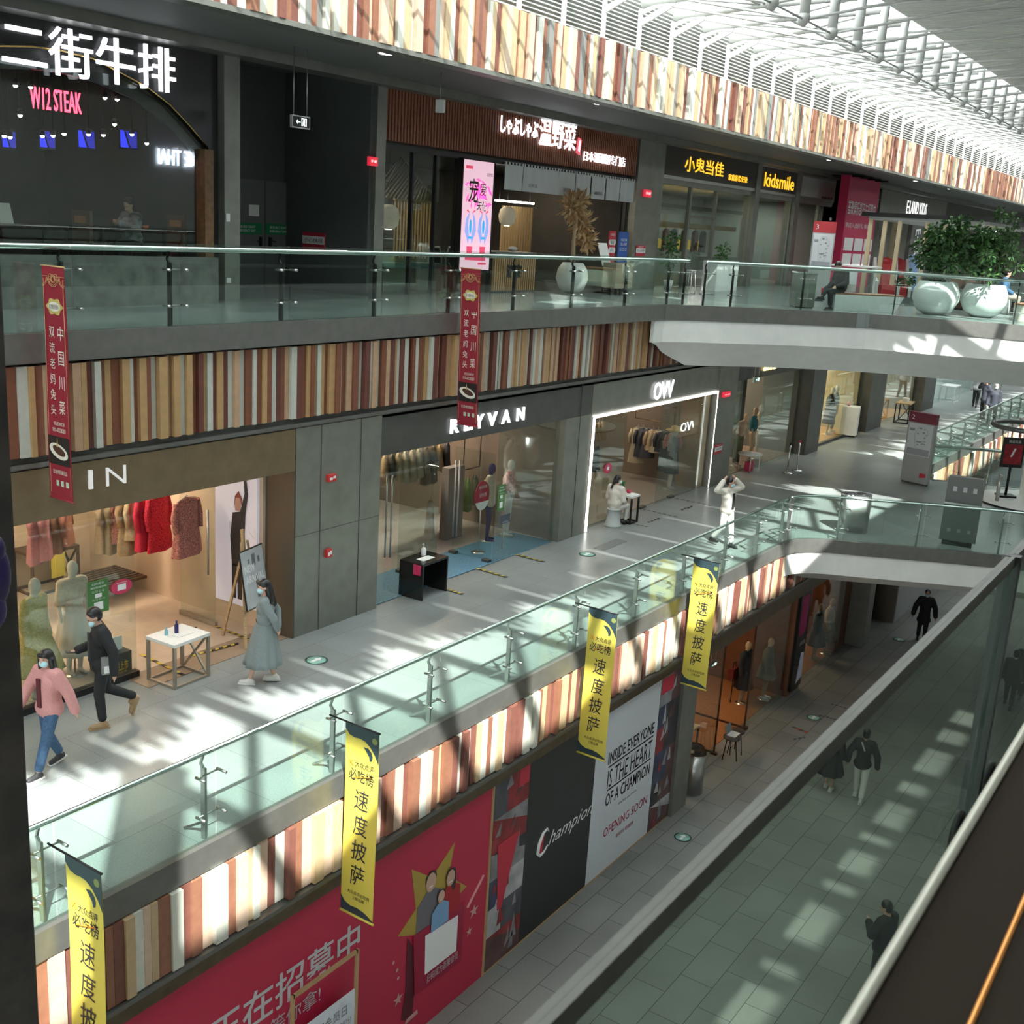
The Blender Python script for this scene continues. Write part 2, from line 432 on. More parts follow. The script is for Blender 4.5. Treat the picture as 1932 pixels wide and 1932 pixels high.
for a, c in ((18.1, 19.9), (24.2, 24.9)): m.box(a, c, 8.6, 9.1, 5.24, 5.27, 0); m.box(a, c, 9.1, 9.9, 5.24, 5.27, 1); m.box(a, c, 9.9, 11.3, 5.24, 5.27, 0)
S(m, 'added_patch_panes', [glaz, glazc])  # unseen clear panes set in to throw sun patches on the upper gallery
m = MB(); m.box(-14, 110, 11.3, 13.3, 5.2, 5.23); S(m, 'window_2', glass_mat('skylight_light_haze_glass', (.97, .99, 1.0), .03, .02, .6, .38, (.7, .72, .73)))
m = MB(); m.box(-14, 110, .15, 4.4, 5.26, 5.29); S(m, 'window_3', glazc)
m = MB(); m.box(-14, 110, -6.7, -5.5, 5.36, 5.38); S(m, 'added_skylight', glass_mat('added_skylight_glass', (.97, .99, 1.0), .03, .02, .6, .45))  # glazing over the added openings, hazed to dim their patches
# unseen saw-toothed bays and fins, shaped to cut the sun patches on level two
m = MB(); r = random.Random(4); x = -14.0
k = 0
while x < 100:
    L = r.uniform(1.75, 2.1); yl = min(4.15, max(2.75, 4.15 - .13 * (x - 1.3))) if x < 24 else 3.5
    m.box(x, x + .28, .15, 4.4, 5.05, 5.2)                       # rafter
    m.bar((x + .14, .95, 5.1), (x + L + .2, yl - .9, 5.1), (.20), .12)       # diagonal
    n = 6
    for i in range(n):
        t = (i + .5) / n
        y1 = 4.4; y0 = yl - .1 - .7 * abs(math.sin(k * 1.7 + i * .42))
        xx = x + .36 + (L - .36) * t; hw = (L - .36) / n * .5
        m.prism([(xx - hw, y1, 5.1), (xx + hw, y1, 5.1), (xx + hw, y0 + .42, 5.1), (xx + .02, y0, 5.1), (xx - .04, y0, 5.1), (xx - hw * .7, y0 + .42, 5.1)], (0, 0, .06))
    x += L; k += 1
S(m, 'ceiling.002', white)
# louvred wall above the upper cladding
m = MB()
for i in range(15):
    z = 3.97 + i * .083
    m.hexa([(4, 13.16, z), (108, 13.16, z), (108, 13.24, z + .045), (4, 13.24, z + .045), (4, 13.16, z + .015), (108, 13.16, z + .015), (108, 13.24, z + .06), (4, 13.24, z + .06)])
m.box(4, 108, 13.32, 13.36, 3.9, 5.2)
S(m, 'wall_north.007', mat('louvre_grey', (.62, .63, .60), .5))
# one cable truss per bay
def truss():
    e = bpy.data.objects.new('roof_truss', None); COL.objects.link(e); struct(e)
    p = MB(); p.box(-.04, .04, 13.09, 13.16, 3.93, 4.78); struct(p.build('post', white, e))
    p = MB(); p.tube([(0, 13.1, 4.72), (0, 12.7, 4.86), (0, 12.3, 4.84)], .05, 6); p.bar((0, 13.1, 4.5), (0, 12.35, 4.85), .05, .12); struct(p.build('bracket', white, e))
    p = MB(); p.tube([(0, 13.1, 4.9), (0, 11, 5.06), (0, 8.7, 5.12)], .085, 8); struct(p.build('rafter', mat('rafter_grey', (.55, .56, .54), .45), e))
    p = MB(); p.tube([(0, 8.7, 4.12), (0, 8.7, 5.2)], .1, 10); p.lathe((0, 8.7, 0), [(.04, 4.0), (.11, 4.08), (.13, 4.14), (.1, 4.22)], 10); struct(p.build('strut', mat('truss_grey', (.62, .63, .61), .45), e))
    p = MB(); p.tube([(0, 12.3, 4.80), (0, 8.7, 4.12), (0, 5.4, 4.55), (0, 3.6, 5.1)], .028, 5); p.tube([(0, 8.7, 4.12), (1.59, 8.7, 4.12)], .022, 5); p.tube([(0, 8.7, 4.9), (0, 3.6, 5.12)], .03, 5); struct(p.build('tie_rod', MATS['truss_grey'], e))
    p = MB(); p.tube([(0, 8.8, 5.1), (1.59, 11, 5.08), (0, 12.6, 5.02)], .035, 6); p.tube([(0, 11, 5.08), (1.59, 11, 5.08)], .05, 6); struct(p.build('brace', MATS['rafter_grey'], e))
    return e
t0 = truss(); t0.location.x = 20.58 - 1.59 * 9
for i in range(1, 62):
    d = dup(t0, loc=(t0.location.x + 1.59 * i, 0, 0))
# ================================================================ GLASS BALUSTRADES
def along(path, step, start=0.0):
    """points every step along a 2D path -> (point, direction)"""
    P = [V((*p, 0)) for p in path]; out = []; d = start; acc = 0.0
    for a, b in zip(P[:-1], P[1:]):
        L = (b - a).length
        while d <= acc + L + 1e-6:
            out.append((a + (b - a) * ((d - acc) / L), (b - a).normalized())); d += step
        acc += L
    return out
def offset(path, off):
    n = len(path); out = []
    for i in range(n):
        d = (V((*path[min(i + 1, n - 1)], 0)) - V((*path[max(i - 1, 0)], 0))).normalized(); out.append((path[i][0] + d.y * off, path[i][1] - d.x * off))
    return out
def sub(path, s0, s1):
    """piece of the path between two arc lengths"""
    P = [V((*p, 0)) for p in path]; out = []; acc = 0
    for a, b in zip(P[:-1], P[1:]):
        L = (b - a).length
        t0 = max(s0, acc); t1 = min(s1, acc + L)
        if t1 > t0 + 1e-6:
            q0 = a + (b - a) * ((t0 - acc) / L); q1 = a + (b - a) * ((t1 - acc) / L)
            if not out: out.append(q0)
            out.append(q1)
        acc += L
    return [(p.x, p.y) for p in out]
def plen(path): return sum((V((*b, 0)) - V((*a, 0))).length for a, b in zip(path[:-1], path[1:]))
def balustrade(path, z, breaks, label, group=None, rail_r=.03, h=1.10, dark=False, feet=True):
    root = empty('glass_balustrade', label, 'railing', group)
    path = sub(path, breaks[0], breaks[-1]); b00 = breaks[0]; breaks = [b - b00 for b in breaks]; inn = offset(path, -.10)
    hr = MB(); hr.tube([(x, y, z + h - .02) for x, y in inn], rail_r, 10); hr.build('handrail', chrome, root)
    for a, b in zip(breaks[:-1], breaks[1:]):
        seg = sub(path, a + .012, b - .012)
        if len(seg) < 2: continue
        g = ribbon(seg, z + .0, z + h + .06, -.006, .012); g.build('glass_panel', rail_glass, root)
    pm = blackm if dark else steel
    for s in breaks:
        q = along(path, 1e9, min(max(s - .1, .02), plen(path) - .02))
        if not q: continue
        p, d = q[0]; nrm = V((d.y, -d.x, 0)); p = p - nrm * .10
        m = MB(); m.obox((p.x, p.y, z + .45), nrm * .035, d * .016, V((0, 0, .45)))
        m.bar((p.x, p.y, z + .88), p - nrm * .05 + V((0, 0, z + .95)), .03, .03); m.bar(p - nrm * .05 + V((0, 0, z + .94)), p + V((0, 0, z + h - .03)), .025, .025)
        if feet: m.bar(p + V((0, 0, z + .22)), p - nrm * .34 + V((0, 0, z + .012)), .03, .03)
        po = m.build('post', pm, root)
        for zz in (.80, .30):
            c = MB(); c.tube([p + V((0, 0, z + zz)) - d * .09, p + V((0, 0, z + zz)) + d * .22], .011, 6)
            for q2 in (-.09, .22): c.tube([p + d * q2 + V((0, 0, z + zz)) - nrm * .03, p + d * q2 + nrm * .13 + V((0, 0, z + zz))], .017, 8)
            c.build('clamp', steel, po)
    return root
# level two, gallery run then curved bridge run
g2 = [(3.0, 9.13)] + [p for p in E2s if 3.0 < p[0] < 25.9]
br = [x - 3.0 for x in (3.85, 5.93, 8.0, 10.13, 12.15, 14.16, 16.22, 18.4, 20.45, 22.5, 24.3)]
balustrade(g2, Z2, br + [plen(g2) - .12], 'long glass railing with steel posts along the sunlit edge of the middle gallery', 'glass railings')
b2 = [p for p in E2s if p[0] >= 25.85]; L = plen(b2)
balustrade(b2, Z2, [.08, 1.55, 3.45, 5.4, 7.4, L], 'curved glass railing around the lower bridge, in front of the round steel bin', 'glass railings', feet=False)
# level three
g3 = [(5, 12.96)] + [p for p in E3s if 5 < p[0] < 26.2]
br = [x - 5.0 for x in (6.9, 9.03, 10.75, 12.9, 15.1, 17.2, 19.3, 21.45, 23.7, 25.6)]
balustrade(g3, Z3, [0] + br + [plen(g3) - .12], 'glass railing of the upper gallery with a bright rail, in front of the dark restaurants', 'glass railings', rail_r=.04, dark=True, feet=False)
b3 = [p for p in E3s if p[0] >= 26.15]; L = plen(b3)
balustrade(b3, Z3, [.12, 1.0, 3.0, 5.4, 8.3, L], 'curved glass railing of the white upper bridge, in front of the round white planters', 'glass railings', rail_r=.04, dark=True, feet=False)
# level two beyond the bridge
g4 = [(36.9, 9.12), (96, 9.12)]
balustrade(g4, Z2, [1.2 + 2.1 * i for i in range(22)], 'distant glass railing of the middle gallery beyond the map stand', 'glass railings')
h4 = offset(smoothpath(H2, 3)[::-1], -.06)
balustrade(h4, Z2, [0, 2.2, 4.4, plen(h4)], 'short glass railing with a grey curved rail beside the map stand', 'glass railings', rail_r=.05, feet=False)

# the railing the photograph is taken from: capped glass, disc fixings, wide bronze inner rail
root = empty('glass_balustrade', 'close dark-capped glass railing with disc fixings crossing the bottom corner', 'railing')
cap = mat('cap_metal', (.115, .115, .10), .55, 0, .08, 30)
m = MB()
for a, b in ((-.6, 2.44), (2.47, 9)):
    m.box(a, b, .370, .378, -.626, -.60); m.box(a, b, .3795, .388, -.626, -.602)
m.build('cap_rail', cap, root)
near_glass = glass_mat('near_rail_glass', (.72, .80, .74), .008, 0, .4)
for a, b in ((-.6, 2.43), (2.475, 9)):
    MB().box(a, b, .372, .384, -1.75, -.63).build('glass_panel', near_glass, root)
MB().box(2.44, 2.465, .36, .396, -1.75, -.60).build('seam_gasket', black, root)
for x in (-.1, 1.1, 2.29, 2.58, 3.8, 5.0):
    m = MB(); m.tube([(x, .30, -1.16), (x, .365, -1.16)], .036, 20); m.tube([(x, .36, -1.16), (x, .372, -1.16)], .045, 20); m.build('disc_fixing', blackm, root)
m = MB(); n = 12
m.box(-.8, 9, .02, .178, -.80, -.606)
m.build('inner_rail', mat('bronze_rail', (.02, .014, .009), .8, .0, spec=.1), root)
MB().tube([(-.8, .183, -.602), (9, .183, -.602)], .006, 12).build('edge_tube', mat('pale_metal_tube', (.42, .41, .34), .4, .5), root)
MB().tube([(-.8, .105, -.605), (9, .105, -.605)], .003, 6).build('copper_line', mat('copper', (.75, .32, .1), .3, .9), root)
# the dark column close by on the edge of the picture
pm = mat('worn_dark_paint', (.035, .028, .024), .7, 0, .5, 7, bump=.3)

e0 = FY(40, 1273, 2.6); e0.z = 0
MB().box(e0.x - .62, e0.x, 2.6, 3.15, Z1, 5.2).build('pillar', pm)['kind'] = 'structure'
q = FY(-6, 1085, 2.57)
m = MB(); m.ball(q, (.035, .03, .08), 0, 16, 10); m.ball(q + V((-.03, .0, -.09)), (.05, .03, .06), 0, 16, 10); m.ball(q + V((-.01, -.01, .07)), (.03, .02, .04), 0, 12, 8)
tag(m.build('purple_bow', mat('purple_satin', (.02, .008, .07), .35)), 'dark purple satin bow tied on the worn black pillar', 'bow')
# ================================================================ LEVEL THREE
def shopbox(x0, x1, y0, y1, z0, z1, wm, fm, cm, lamp=0, lcol=(1, .85, .65), nl=2):
    o = struct(MB().box(x0, x1, y1 - .1, y1, z0, z1).build('wall_back', wm))
    for a in (x0, x1 - .06): struct(MB().box(a, a + .06, y0, y1 - .1, z0, z1).build('wall_side', wm))
    struct(MB().box(x0 + .06, x1 - .06, y0, y1 - .1, z0, z0 + .012).build('floor_shop', fm)); struct(MB().box(x0 + .06, x1 - .06, y0, y1 - .1, z1 - .06, z1).build('ceiling_shop', cm))
    if lamp:
        for i in range(nl):
            ld = bpy.data.lights.new('shop_lamp', 'AREA'); ld.energy = lamp / nl; ld.color = lcol; ld.size = 1.2; ld.shape = 'RECTANGLE'; ld.size_y = .3
            lo = bpy.data.objects.new('shop_lamp', ld); COL.objects.link(lo); lo.location = (x0 + (x1 - x0) * (i + .5) / nl, (y0 + y1) / 2, z1 - .12)
    return o
dark_w = mat('dark_shop_wall', (.035, .035, .034), .6, 0, .2, 2)
dark_f = mat('dark_shop_floor', (.06, .06, .055), .35)
gold = mat('brass', (.75, .50, .18), .25, 1.0)
Y = YC
# lower concrete screen and walls by the steak restaurant, columns
m = MB()
m.box(14.78, 15.16, 16.55, 17.4, Z3, 2.85); m.box(18.9, 19.2, 16.5, 17.2, Z3, 2.85); m.box(30.5, 32.15, 16.5, 17.2, Z3, 2.85)
m.box(39.5, 39.9, 16.55, 17, Z3, 2.85); m.box(43.5, 43.95, 16.55, 17, Z3, 2.85)
struct(m.build('wall_north.008', panel))
# ---- steak restaurant
shopbox(4, 14.78, 16.9, 22, Z3, 2.85, dark_w, dark_f, black, 14, (1, .75, .5))
def arcpts(px, y): return [FY(a, b, y) for a, b in px]
ai = [(-160, 132), (0, 130), (60, 131), (109, 136), (181, 156), (254, 188), (326, 246), (391, 324)]
ao = [(-160, 86), (0, 85), (60, 86), (109, 92), (178, 110), (275, 161), (321, 196), (360, 238), (393, 277)]
A = arcpts(ao, 16.72)
m = MB()
for a, b in zip(A[:-1], A[1:]): m.hexa([a, b, b + V((0, .06, 0)), a + V((0, .06, 0)), V((a.x, 16.72, 2.75)), V((b.x, 16.72, 2.75)), V((b.x, 16.78, 2.75)), V((a.x, 16.78, 2.75))])
m.box(A[-1].x, 14.8, 16.72, 16.78, Z3, 2.75)
struct(m.build('wall_north.009', mat('black_sign_panel', (.022, .023, .022), .3, 0, .2, 2)))
B = arcpts(ai, 16.86); A2 = [FY(a, b, 16.78) for a, b in ao]
m = MB()
n = 8
for i in range(n - 1):
    a, b = B[i], B[i + 1]
    m.hexa([a, b, b + V((0, .04, 0)), a + V((0, .04, 0)), V((a.x, 16.86, 2.6)), V((b.x, 16.86, 2.6)), V((b.x, 16.9, 2.6)), V((a.x, 16.9, 2.6))])
struct(m.build('wall_north.010', mat('black_inner_panel', (.03, .031, .03), .35)))
m = MB(); m.tube(arcpts([(a, b + 2) for a, b in ao], 16.70), .014, 6); tag(m.build('arch_trim', gold), 'thin brass arch line under the big white steak house characters', 'trim')
m = MB(); m.box(14.42, 14.62, 16.66, 16.9, Z3, .98); struct(m.build('trim_7', mat('brown_jamb', (.22, .12, .055), .45, 0, .2, 10)))
struct(MB().box(5, 14.45, 16.80, 16.815, Z3, 2.0).build('window_6', shop_glass))
struct(MB().box(6, 14.1, 15.95, 16.1, Z3, -.89).build('wall_north.011', mat('rough_concrete', (.155, .165, .15), .8, 0, .25, 5)))
sg = empty('steak_house_sign', 'large glowing white characters over the dark steak restaurant', 'sign')
m = MB(); textxz(m, '十二街牛排', 16.68, 9.72, 13.78, 1.84, 2.56, 0, .04, .004); m.build('lettering', mat('sign_lit_white', (1, 1, 1), .5, emit=1.1, ecol=(.9, .92, 1)), sg)
m = MB(); p = FY(57, 200, 18.4); q = FY(152, 172, 18.4); textxz(m, 'W12 STEAK', 18.4, p.x, q.x, p.z - .03, p.z + .33, 0, .02, .0); e = empty('neon_sign', 'red neon lettering hanging inside the dark steak restaurant', 'sign'); m.build('lettering', mat('neon_red', (1, .02, .04), .4, emit=7, ecol=(1, .03, .06)), e); [MB().tube([(xq, 18.41, p.z + .2), (xq, 18.41, 2.8)], .005, 5).build('cord', black, e) for xq in (p.x + .1, q.x - .1)]
scr = mat('blue_screen', (.02, .03, .9), .4, emit=1.0, ecol=(.03, .04, .9))
for i, (a, c) in enumerate([(2, 30), (73, 104), (146, 179), (225, 259)]):
    p = FY(a, 280, 18.7); q = FY(c, 246, 18.7)
    e = empty('wall_screen', ['first', 'second', 'third', 'fourth'][i] + ' blue screen from the neon side on the steak restaurant back wall', 'screen', 'blue screens in the steak restaurant')
    MB().box(p.x, q.x, 18.7, 18.76, p.z, q.z).build('frame', black, e); m = MB(); m.prism([(p.x + .03, 18.69, p.z + .03), (p.x + (q.x - p.x) * .5, 18.69, p.z + .03), (p.x + (q.x - p.x) * .25, 18.69, q.z - .03), (p.x + .03, 18.69, q.z - .03)], (0, .005, 0)); m.build('picture', scr, e)
    m = MB(); m.prism([(p.x + (q.x - p.x) * .62, 18.69, p.z + .03), (q.x - .02, 18.69, p.z + .03), (q.x - .02, 18.69, q.z - .03), (p.x + (q.x - p.x) * .35, 18.69, q.z - .03)], (0, .005, 0)); m.build('picture', mat('blue_screen_dim', (.02, .02, .3), .4, emit=.35, ecol=(.05, .05, .8)), e)
def spot(p, label, grp, r=.045, top=.5):
    e = empty('spotlight', label, 'lamp', grp)
    m = MB(); m.tube([p + V((0, 0, top)), p + V((0, 0, .09))], .012, 6); m.lathe(p, [(.02, .1), (r, .07), (r, .0)], 12); m.build('housing', blackm, e)
    m = MB(); m.ball(p, r * .8, 0, 10, 6); m.build('bulb', lampw, e)
for i, (a, b) in enumerate([(29, 161), (58, 164), (198, 184), (221, 187), (38, 217), (216, 234), (8, 256), (19, 258), (80, 256), (100, 255), (121, 252), (167, 253), (195, 254), (249, 253), (277, 270)]):
    spot(FY(a, b, 17.7), 'small warm spotlight on the ceiling track of the steak restaurant', 'spotlights in the steak restaurant', .045, 2.77 - FY(a, b, 17.7).z)
# dining tables and benches behind the glass
def table(cx, cy, z, w, d, h, top, leg, label, cat='table', grp=None, name='dining_table', brace=False, th=.04):
    e = empty(name, label, cat, grp)
    MB().box(cx - w / 2, cx + w / 2, cy - d / 2, cy + d / 2, z + h - th, z + h).build('tabletop', top, e)
    for sx in (-1, 1):
        for sy in (-1, 1):
            x, y = cx + sx * (w / 2 - .04), cy + sy * (d / 2 - .04)
            MB().box(x - .02, x + .02, y - .02, y + .02, z, z + h - th).build('leg', leg, e)
    return e
dtop = mat('dark_table_top', (.10, .07, .05), .35)
t = FY(235, 428, 17.7)
table(t.x, 17.75, Z3 + .012, 1.4, .7, 1.2, dtop, blackm, 'dark high table by the glass with plates, where a customer looks at a phone')
table(FY(40, 430, 17.7).x, 17.75, Z3 + .012, 1.4, .7, 1.2, dtop, blackm, 'empty dark dining table beside a menu stand in the steak restaurant')
def bench(cx, y, label):
    e = empty('dining_chair', label, 'chair', 'chairs in the steak restaurant'); z = Z3 + .012
    z += .42; MB().box(cx - .25, cx + .25, y - .25, y + .25, z + .40, z + .46).build('seat', dtop, e)
    MB().box(cx + .2, cx + .26, y - .25, y + .25, z + .46, z + 1.05).build('backrest', mat('chair_back', (.10, .05, .025), .4), e)
    MB().box(cx + .185, cx + .2, y - .16, y + .16, z + .84, z + .96).build('backrest_pad', mat('amber_leather', (.35, .16, .04), .4), e)
    for sx in (-.22, .22):
        for sy in (-.22, .22): MB().box(cx + sx - .02, cx + sx + .02, y + sy - .02, y + sy + .02, z - .42, z + .4).build('leg', blackm, e)
bench(FY(140, 420, 17.6).x, 17.7, 'dark chair with amber back pad in front of the blue screens'); bench(FY(322, 420, 17.6).x, 17.7, 'dark chair with amber back pad behind the seated customer')
m = MB(); p = FY(14, 420, 17.6); m.prism([(p.x - .12, 17.6, Z3 + 1.215), (p.x + .12, 17.6, Z3 + 1.215), (p.x + .12, 17.7, Z3 + 1.54), (p.x - .12, 17.7, Z3 + 1.54)], (0, .02, 0)); tag(m.build('menu_stand', white), 'small white menu card standing on the empty dark table', 'menu')
m = MB(); p = FY(255, 425, 17.6)
m.lathe((p.x - .05, 17.6, Z3 + 1.215), [(.03, 0), (.11, .012), (.12, .02)], 18); tag(m.build('plate', white), 'white plate on the table of the seated restaurant customer', 'plate')
m = MB(); m.lathe((p.x + .18, 17.55, Z3 + 1.215), [(.05, 0), (.07, .06), (.06, .065)], 14); tag(m.build('food_bowl', mat('orange_bowl', (.7, .15, .03), .5)), 'orange bowl by the arm of the seated restaurant customer', 'bowl')
e = empty('shopping_bag', 'brown paper bag with handles on the floor next to the seated customer', 'bag'); p = FY(306, 440, 17.5)
MB().box(p.x - .12, p.x + .12, 17.4, 17.52, Z3 + .3, Z3 + .75).build('bag_body', mat('kraft_paper', (.33, .24, .11), .7), e)
MB().tube([(p.x - .06, 17.46, Z3 + .75), (p.x - .04, 17.46, Z3 + .86), (p.x + .04, 17.46, Z3 + .86), (p.x + .06, 17.46, Z3 + .75)], .006, 6).build('handle', MATS['kraft_paper'], e)
MB().box(p.x - .14, p.x + .14, 17.36, 17.56, Z3 + .012, Z3 + .3).build('stool_box', dtop)
tag(bpy.data.objects['stool_box'], 'low dark box under the brown paper bag', 'box')

# ---- service door recess
m = MB(); m.box(15.16, 18.92, 19.1, 19.3, Z3, 2.9); m.box(18.8, 18.92, 16.6, 19.3, Z3, 2.9); m.box(15.1, 15.2, 17, 19.3, Z3, 2.9)
struct(m.build('wall_north.012', mat('dark_grey_paint', (.085, .095, .092), .6, 0, .06, 3)))
doorm = mat('grey_door_paint', (.13, .14, .138), .5)
xa = FY(447, 440, 19.1).x; xb = FY(549, 440, 19.1).x; xm = FY(496, 440, 19.1).x; zt = FY(500, 341, 19.1).z
for i, (a, b, sx) in enumerate(((xa, xm - .02, 1), (xm + .02, xb, -1))):
    d = MB().box(a, b, 19.04, 19.1, Z3, zt).build('door_%d' % (i + 1), doorm); struct(d)
    hx = b - .12 if sx > 0 else a + .12
    m = MB(); m.box(hx - .03, hx + .03, 19.0, 19.04, Z3 + .9, Z3 + 1.1); m.bar((hx, 19.0, Z3 + 1.03), (hx - sx * .13, 18.98, Z3 + 1.0), .02, .02); m.build('door_handle', blackm, d)
    c = FY(467 if i == 0 else 527, 431 if i == 0 else 433, 19.03)
    e = empty('door_sign', 'green evacuation strip on the ' + ('left' if i == 0 else 'right') + ' leaf of the grey service door', 'sign')
    w2 = .42
    MB().box(c.x - w2, c.x + w2, 19.025, 19.035, c.z - .12, c.z + .12).build('plate', mat('sign_green', (.01, .20, .07), .5), e)
    m = MB(); textxz(m, '安全出口 EXIT', 19.02, c.x - .3, c.x + .22, c.z + .01, c.z + .07); textxz(m, 'EMERGENCY EXIT', 19.02, c.x - .3, c.x + .22, c.z - .07, c.z - .02); m.build('lettering', wprint, e)
MB().box(xm - .02, xm + .02, 19.05, 19.08, Z3, zt).build('trim_8', panel_d)['kind'] = 'structure'
def plate(px0, py0, px1, py1, y, m_, name, label, cat='sign', th=.015, lines=None, lm=None):
    p = FY(px0, py1, y); q = FY(px1, py0, y)
    if not lines: return tag(MB().box(p.x, q.x, y, y + th, p.z, q.z).build(name, m_), label, cat)
    e = empty(name, label, cat); MB().box(p.x, q.x, y, y + th, p.z, q.z).build('panel', m_, e)
    m = MB()
    for s, u0, u1, v0, v1 in lines: textxz(m, s, y - .003, p.x + (q.x - p.x) * u0, p.x + (q.x - p.x) * u1, p.z + (q.z - p.z) * v0, p.z + (q.z - p.z) * v1)
    m.build('lettering', lm or wprint, e)
    return e
plate(470, 387, 489, 407, 19.0, white, 'paper_notice', 'white paper notice taped to the grey service door', 'notice')
plate(427, 403, 434, 418, 16.53, white, 'wall_switch', 'white switch box on the grey pillar beside the service door', 'switch')
plate(428, 524, 436, 534, 16.53, white, 'wall_socket', 'white socket low on the grey pillar beside the service door', 'socket')
def notice(px0, py0, px1, py1, y, label):
    p = FY(px0, py1, y); q = FY(px1, py0, y); e = empty('safety_notice', label, 'notice', 'red safety notices'); h = q.z - p.z
    MB().box(p.x, q.x, y, y + .012, p.z, q.z).build('panel', red, e); MB().box(p.x, q.x, y - .004, y, p.z + h * .30, p.z + h * .72).build('picture_strip', wprint, e)
    m = MB(); textxz(m, '小心扶梯', y - .006, p.x + .05, q.x - .05, p.z + h * .38, p.z + h * .64); m.build('lettering', bprint, e)
    m = MB(); textxz(m, '温馨提示', y - .003, p.x + .12, q.x - .12, p.z + h * .8, p.z + h * .93); m.build('heading', wprint, e)
# on the side wall of the recess, facing the passage
a = FX(571, 470, 18.78); b = FX(613, 440, 18.78)
e = empty('safety_notice', 'red and white safety notice on the dark wall beside the service door', 'notice', 'red safety notices')
m = MB(); m.box(18.77, 18.8, b.y, a.y, a.z, b.z); m.build('panel', red, e); MB().box(18.765, 18.77, b.y, a.y, a.z + .13, a.z + .3).build('picture_strip', wprint, e)
m = MB(); text(m, '小心扶梯', (18.762, a.y - .05, a.z + .16), (0, -1, 0), ZU, a.y - b.y - .1, .1); m.build('lettering', bprint, e)
notice(1199, 463, 1218, 483, 16.48, 'red and white safety notice on the grey pillar beside the potted plants')
def firelight(px0, py0, px1, py1, y, label):
    p = FY(px0, py1, y); q = FY(px1, py0, y); e = empty('alarm_sign', label, 'sign', 'lit red alarm signs')
    MB().box(p.x, q.x, y - .05, y + .02, p.z, q.z).build('case', mat('lit_red', (.8, .03, .05), .4, emit=.35, ecol=(1, .04, .08)), e)
    m = MB(); textxz(m, '手报', y - .055, p.x + .03, q.x - .03, p.z + .06, q.z - .06, 0, 0, .02); m.build('lettering', mat('pink_lit', (1, .8, .8), .5, emit=.5), e)
firelight(694, 297, 710, 312, 16.47, 'small lit red alarm sign on the pillar left of the slatted restaurant front')
firelight(1214, 359, 1227, 371, 16.47, 'small lit red alarm sign on the pillar between restaurant and photo studio')
def exitsign(px0, py0, px1, py1, y, ztop, label, letters=True, mats=None):
    p = FY(px0, py1, y); q = FY(px1, py0, y); e = empty('exit_sign', label, 'sign', 'hanging exit signs')
    MB().box(p.x, q.x, y - .03, y + .03, p.z, q.z).build('case', steel, e); MB().box(p.x + .02, q.x - .02, y - .035, y - .03, p.z + .02, q.z - .02).build('face', mats or black, e)
    m = MB(); h = q.z - p.z; w = q.x - p.x
    m.box(p.x + w * .5, p.x + w * .53, y - .04, y - .036, p.z + h * .2, p.z + h * .8); m.box(p.x + w * .5, p.x + w * .78, y - .04, y - .036, p.z + h * .74, p.z + h * .8); m.box(p.x + w * .75, p.x + w * .78, y - .04, y - .036, p.z + h * .2, p.z + h * .8)
    m.ball((p.x + w * .64, y - .04, p.z + h * .62), (.025, .004, .03), 0, 8, 6); m.bar((p.x + w * .64, y - .04, p.z + h * .56), (p.x + w * .62, y - .04, p.z + h * .36), .05, .004, (0, 1, 0)); m.bar((p.x + w * .62, y - .04, p.z + h * .36), (p.x + w * .70, y - .04, p.z + h * .22), .025, .004, (0, 1, 0)); m.bar((p.x + w * .62, y - .04, p.z + h * .36), (p.x + w * .55, y - .04, p.z + h * .24), .025, .004, (0, 1, 0))
    m.prism([(p.x + w * .2, y - .04, p.z + h * .5), (p.x + w * .3, y - .04, p.z + h * .3), (p.x + w * .3, y - .04, p.z + h * .7)], (0, .003, 0)); m.box(p.x + w * .3, p.x + w * .44, y - .04, y - .037, p.z + h * .45, p.z + h * .55)
    m.build('pictogram', mat('sign_glow', (.9, 1, .95), .5, emit=.8), e)
    for x in (p.x + .06, q.x - .06): MB().tube([(x, y, q.z), (x, y, ztop)], .008, 6).build('hanger', steel, e)
exitsign(549, 221, 583, 240, 15.3, 2.8, 'black exit sign hung on two rods in front of the dark service recess')
p = FY(826, 212, 14.6); q = FY(840, 190, 14.6)
e = empty('exit_sign', 'white sign box hung edge-on from one rod before the brown slatted fascia', 'sign', 'hanging exit signs')
MB().box(p.x + .02, p.x + .10, 14.5, 14.68, p.z, q.z).build('case', white, e); MB().tube([(p.x + .06, 14.6, q.z), (p.x + .06, 14.6, 2.8)], .008, 6).build('hanger', steel, e)

# ---- hot-pot restaurant with brown slatted fascia
slat = mat('brown_slat', (.28, .10, .055), .45, 0, .15, 12); slat_d = mat('brown_slat_shaded_gap', (.06, .022, .014), .6)  # backing darkened to paint the shade between the slats
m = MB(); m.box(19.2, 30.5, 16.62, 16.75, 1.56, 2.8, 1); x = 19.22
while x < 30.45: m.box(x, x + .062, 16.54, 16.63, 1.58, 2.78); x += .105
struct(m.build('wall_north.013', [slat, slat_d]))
shopbox(19.2, 30.5, 16.95, 22.6, Z3, 1.56, dark_w, dark_f, black, 120, (1, .8, .55), 3)
sg = empty('restaurant_sign', 'glowing white handwritten style lettering on the brown slatted fascia', 'sign')
lit = MATS['sign_lit_white']
m = MB(); p = FY(943, 256, 16.5); q = FY(1015, 226, 16.5); textxz(m, 'しゃぶしゃぶ', 16.50, p.x, FY(1014, 250, 16.5).x, 2.12, 2.52, 0, .03, .008)
textxz(m, '温野菜', 16.50, FY(1017, 250, 16.5).x, FY(1086, 260, 16.5).x, 1.98, 2.66, 0, .03, .008); m.build('lettering', lit, sg)
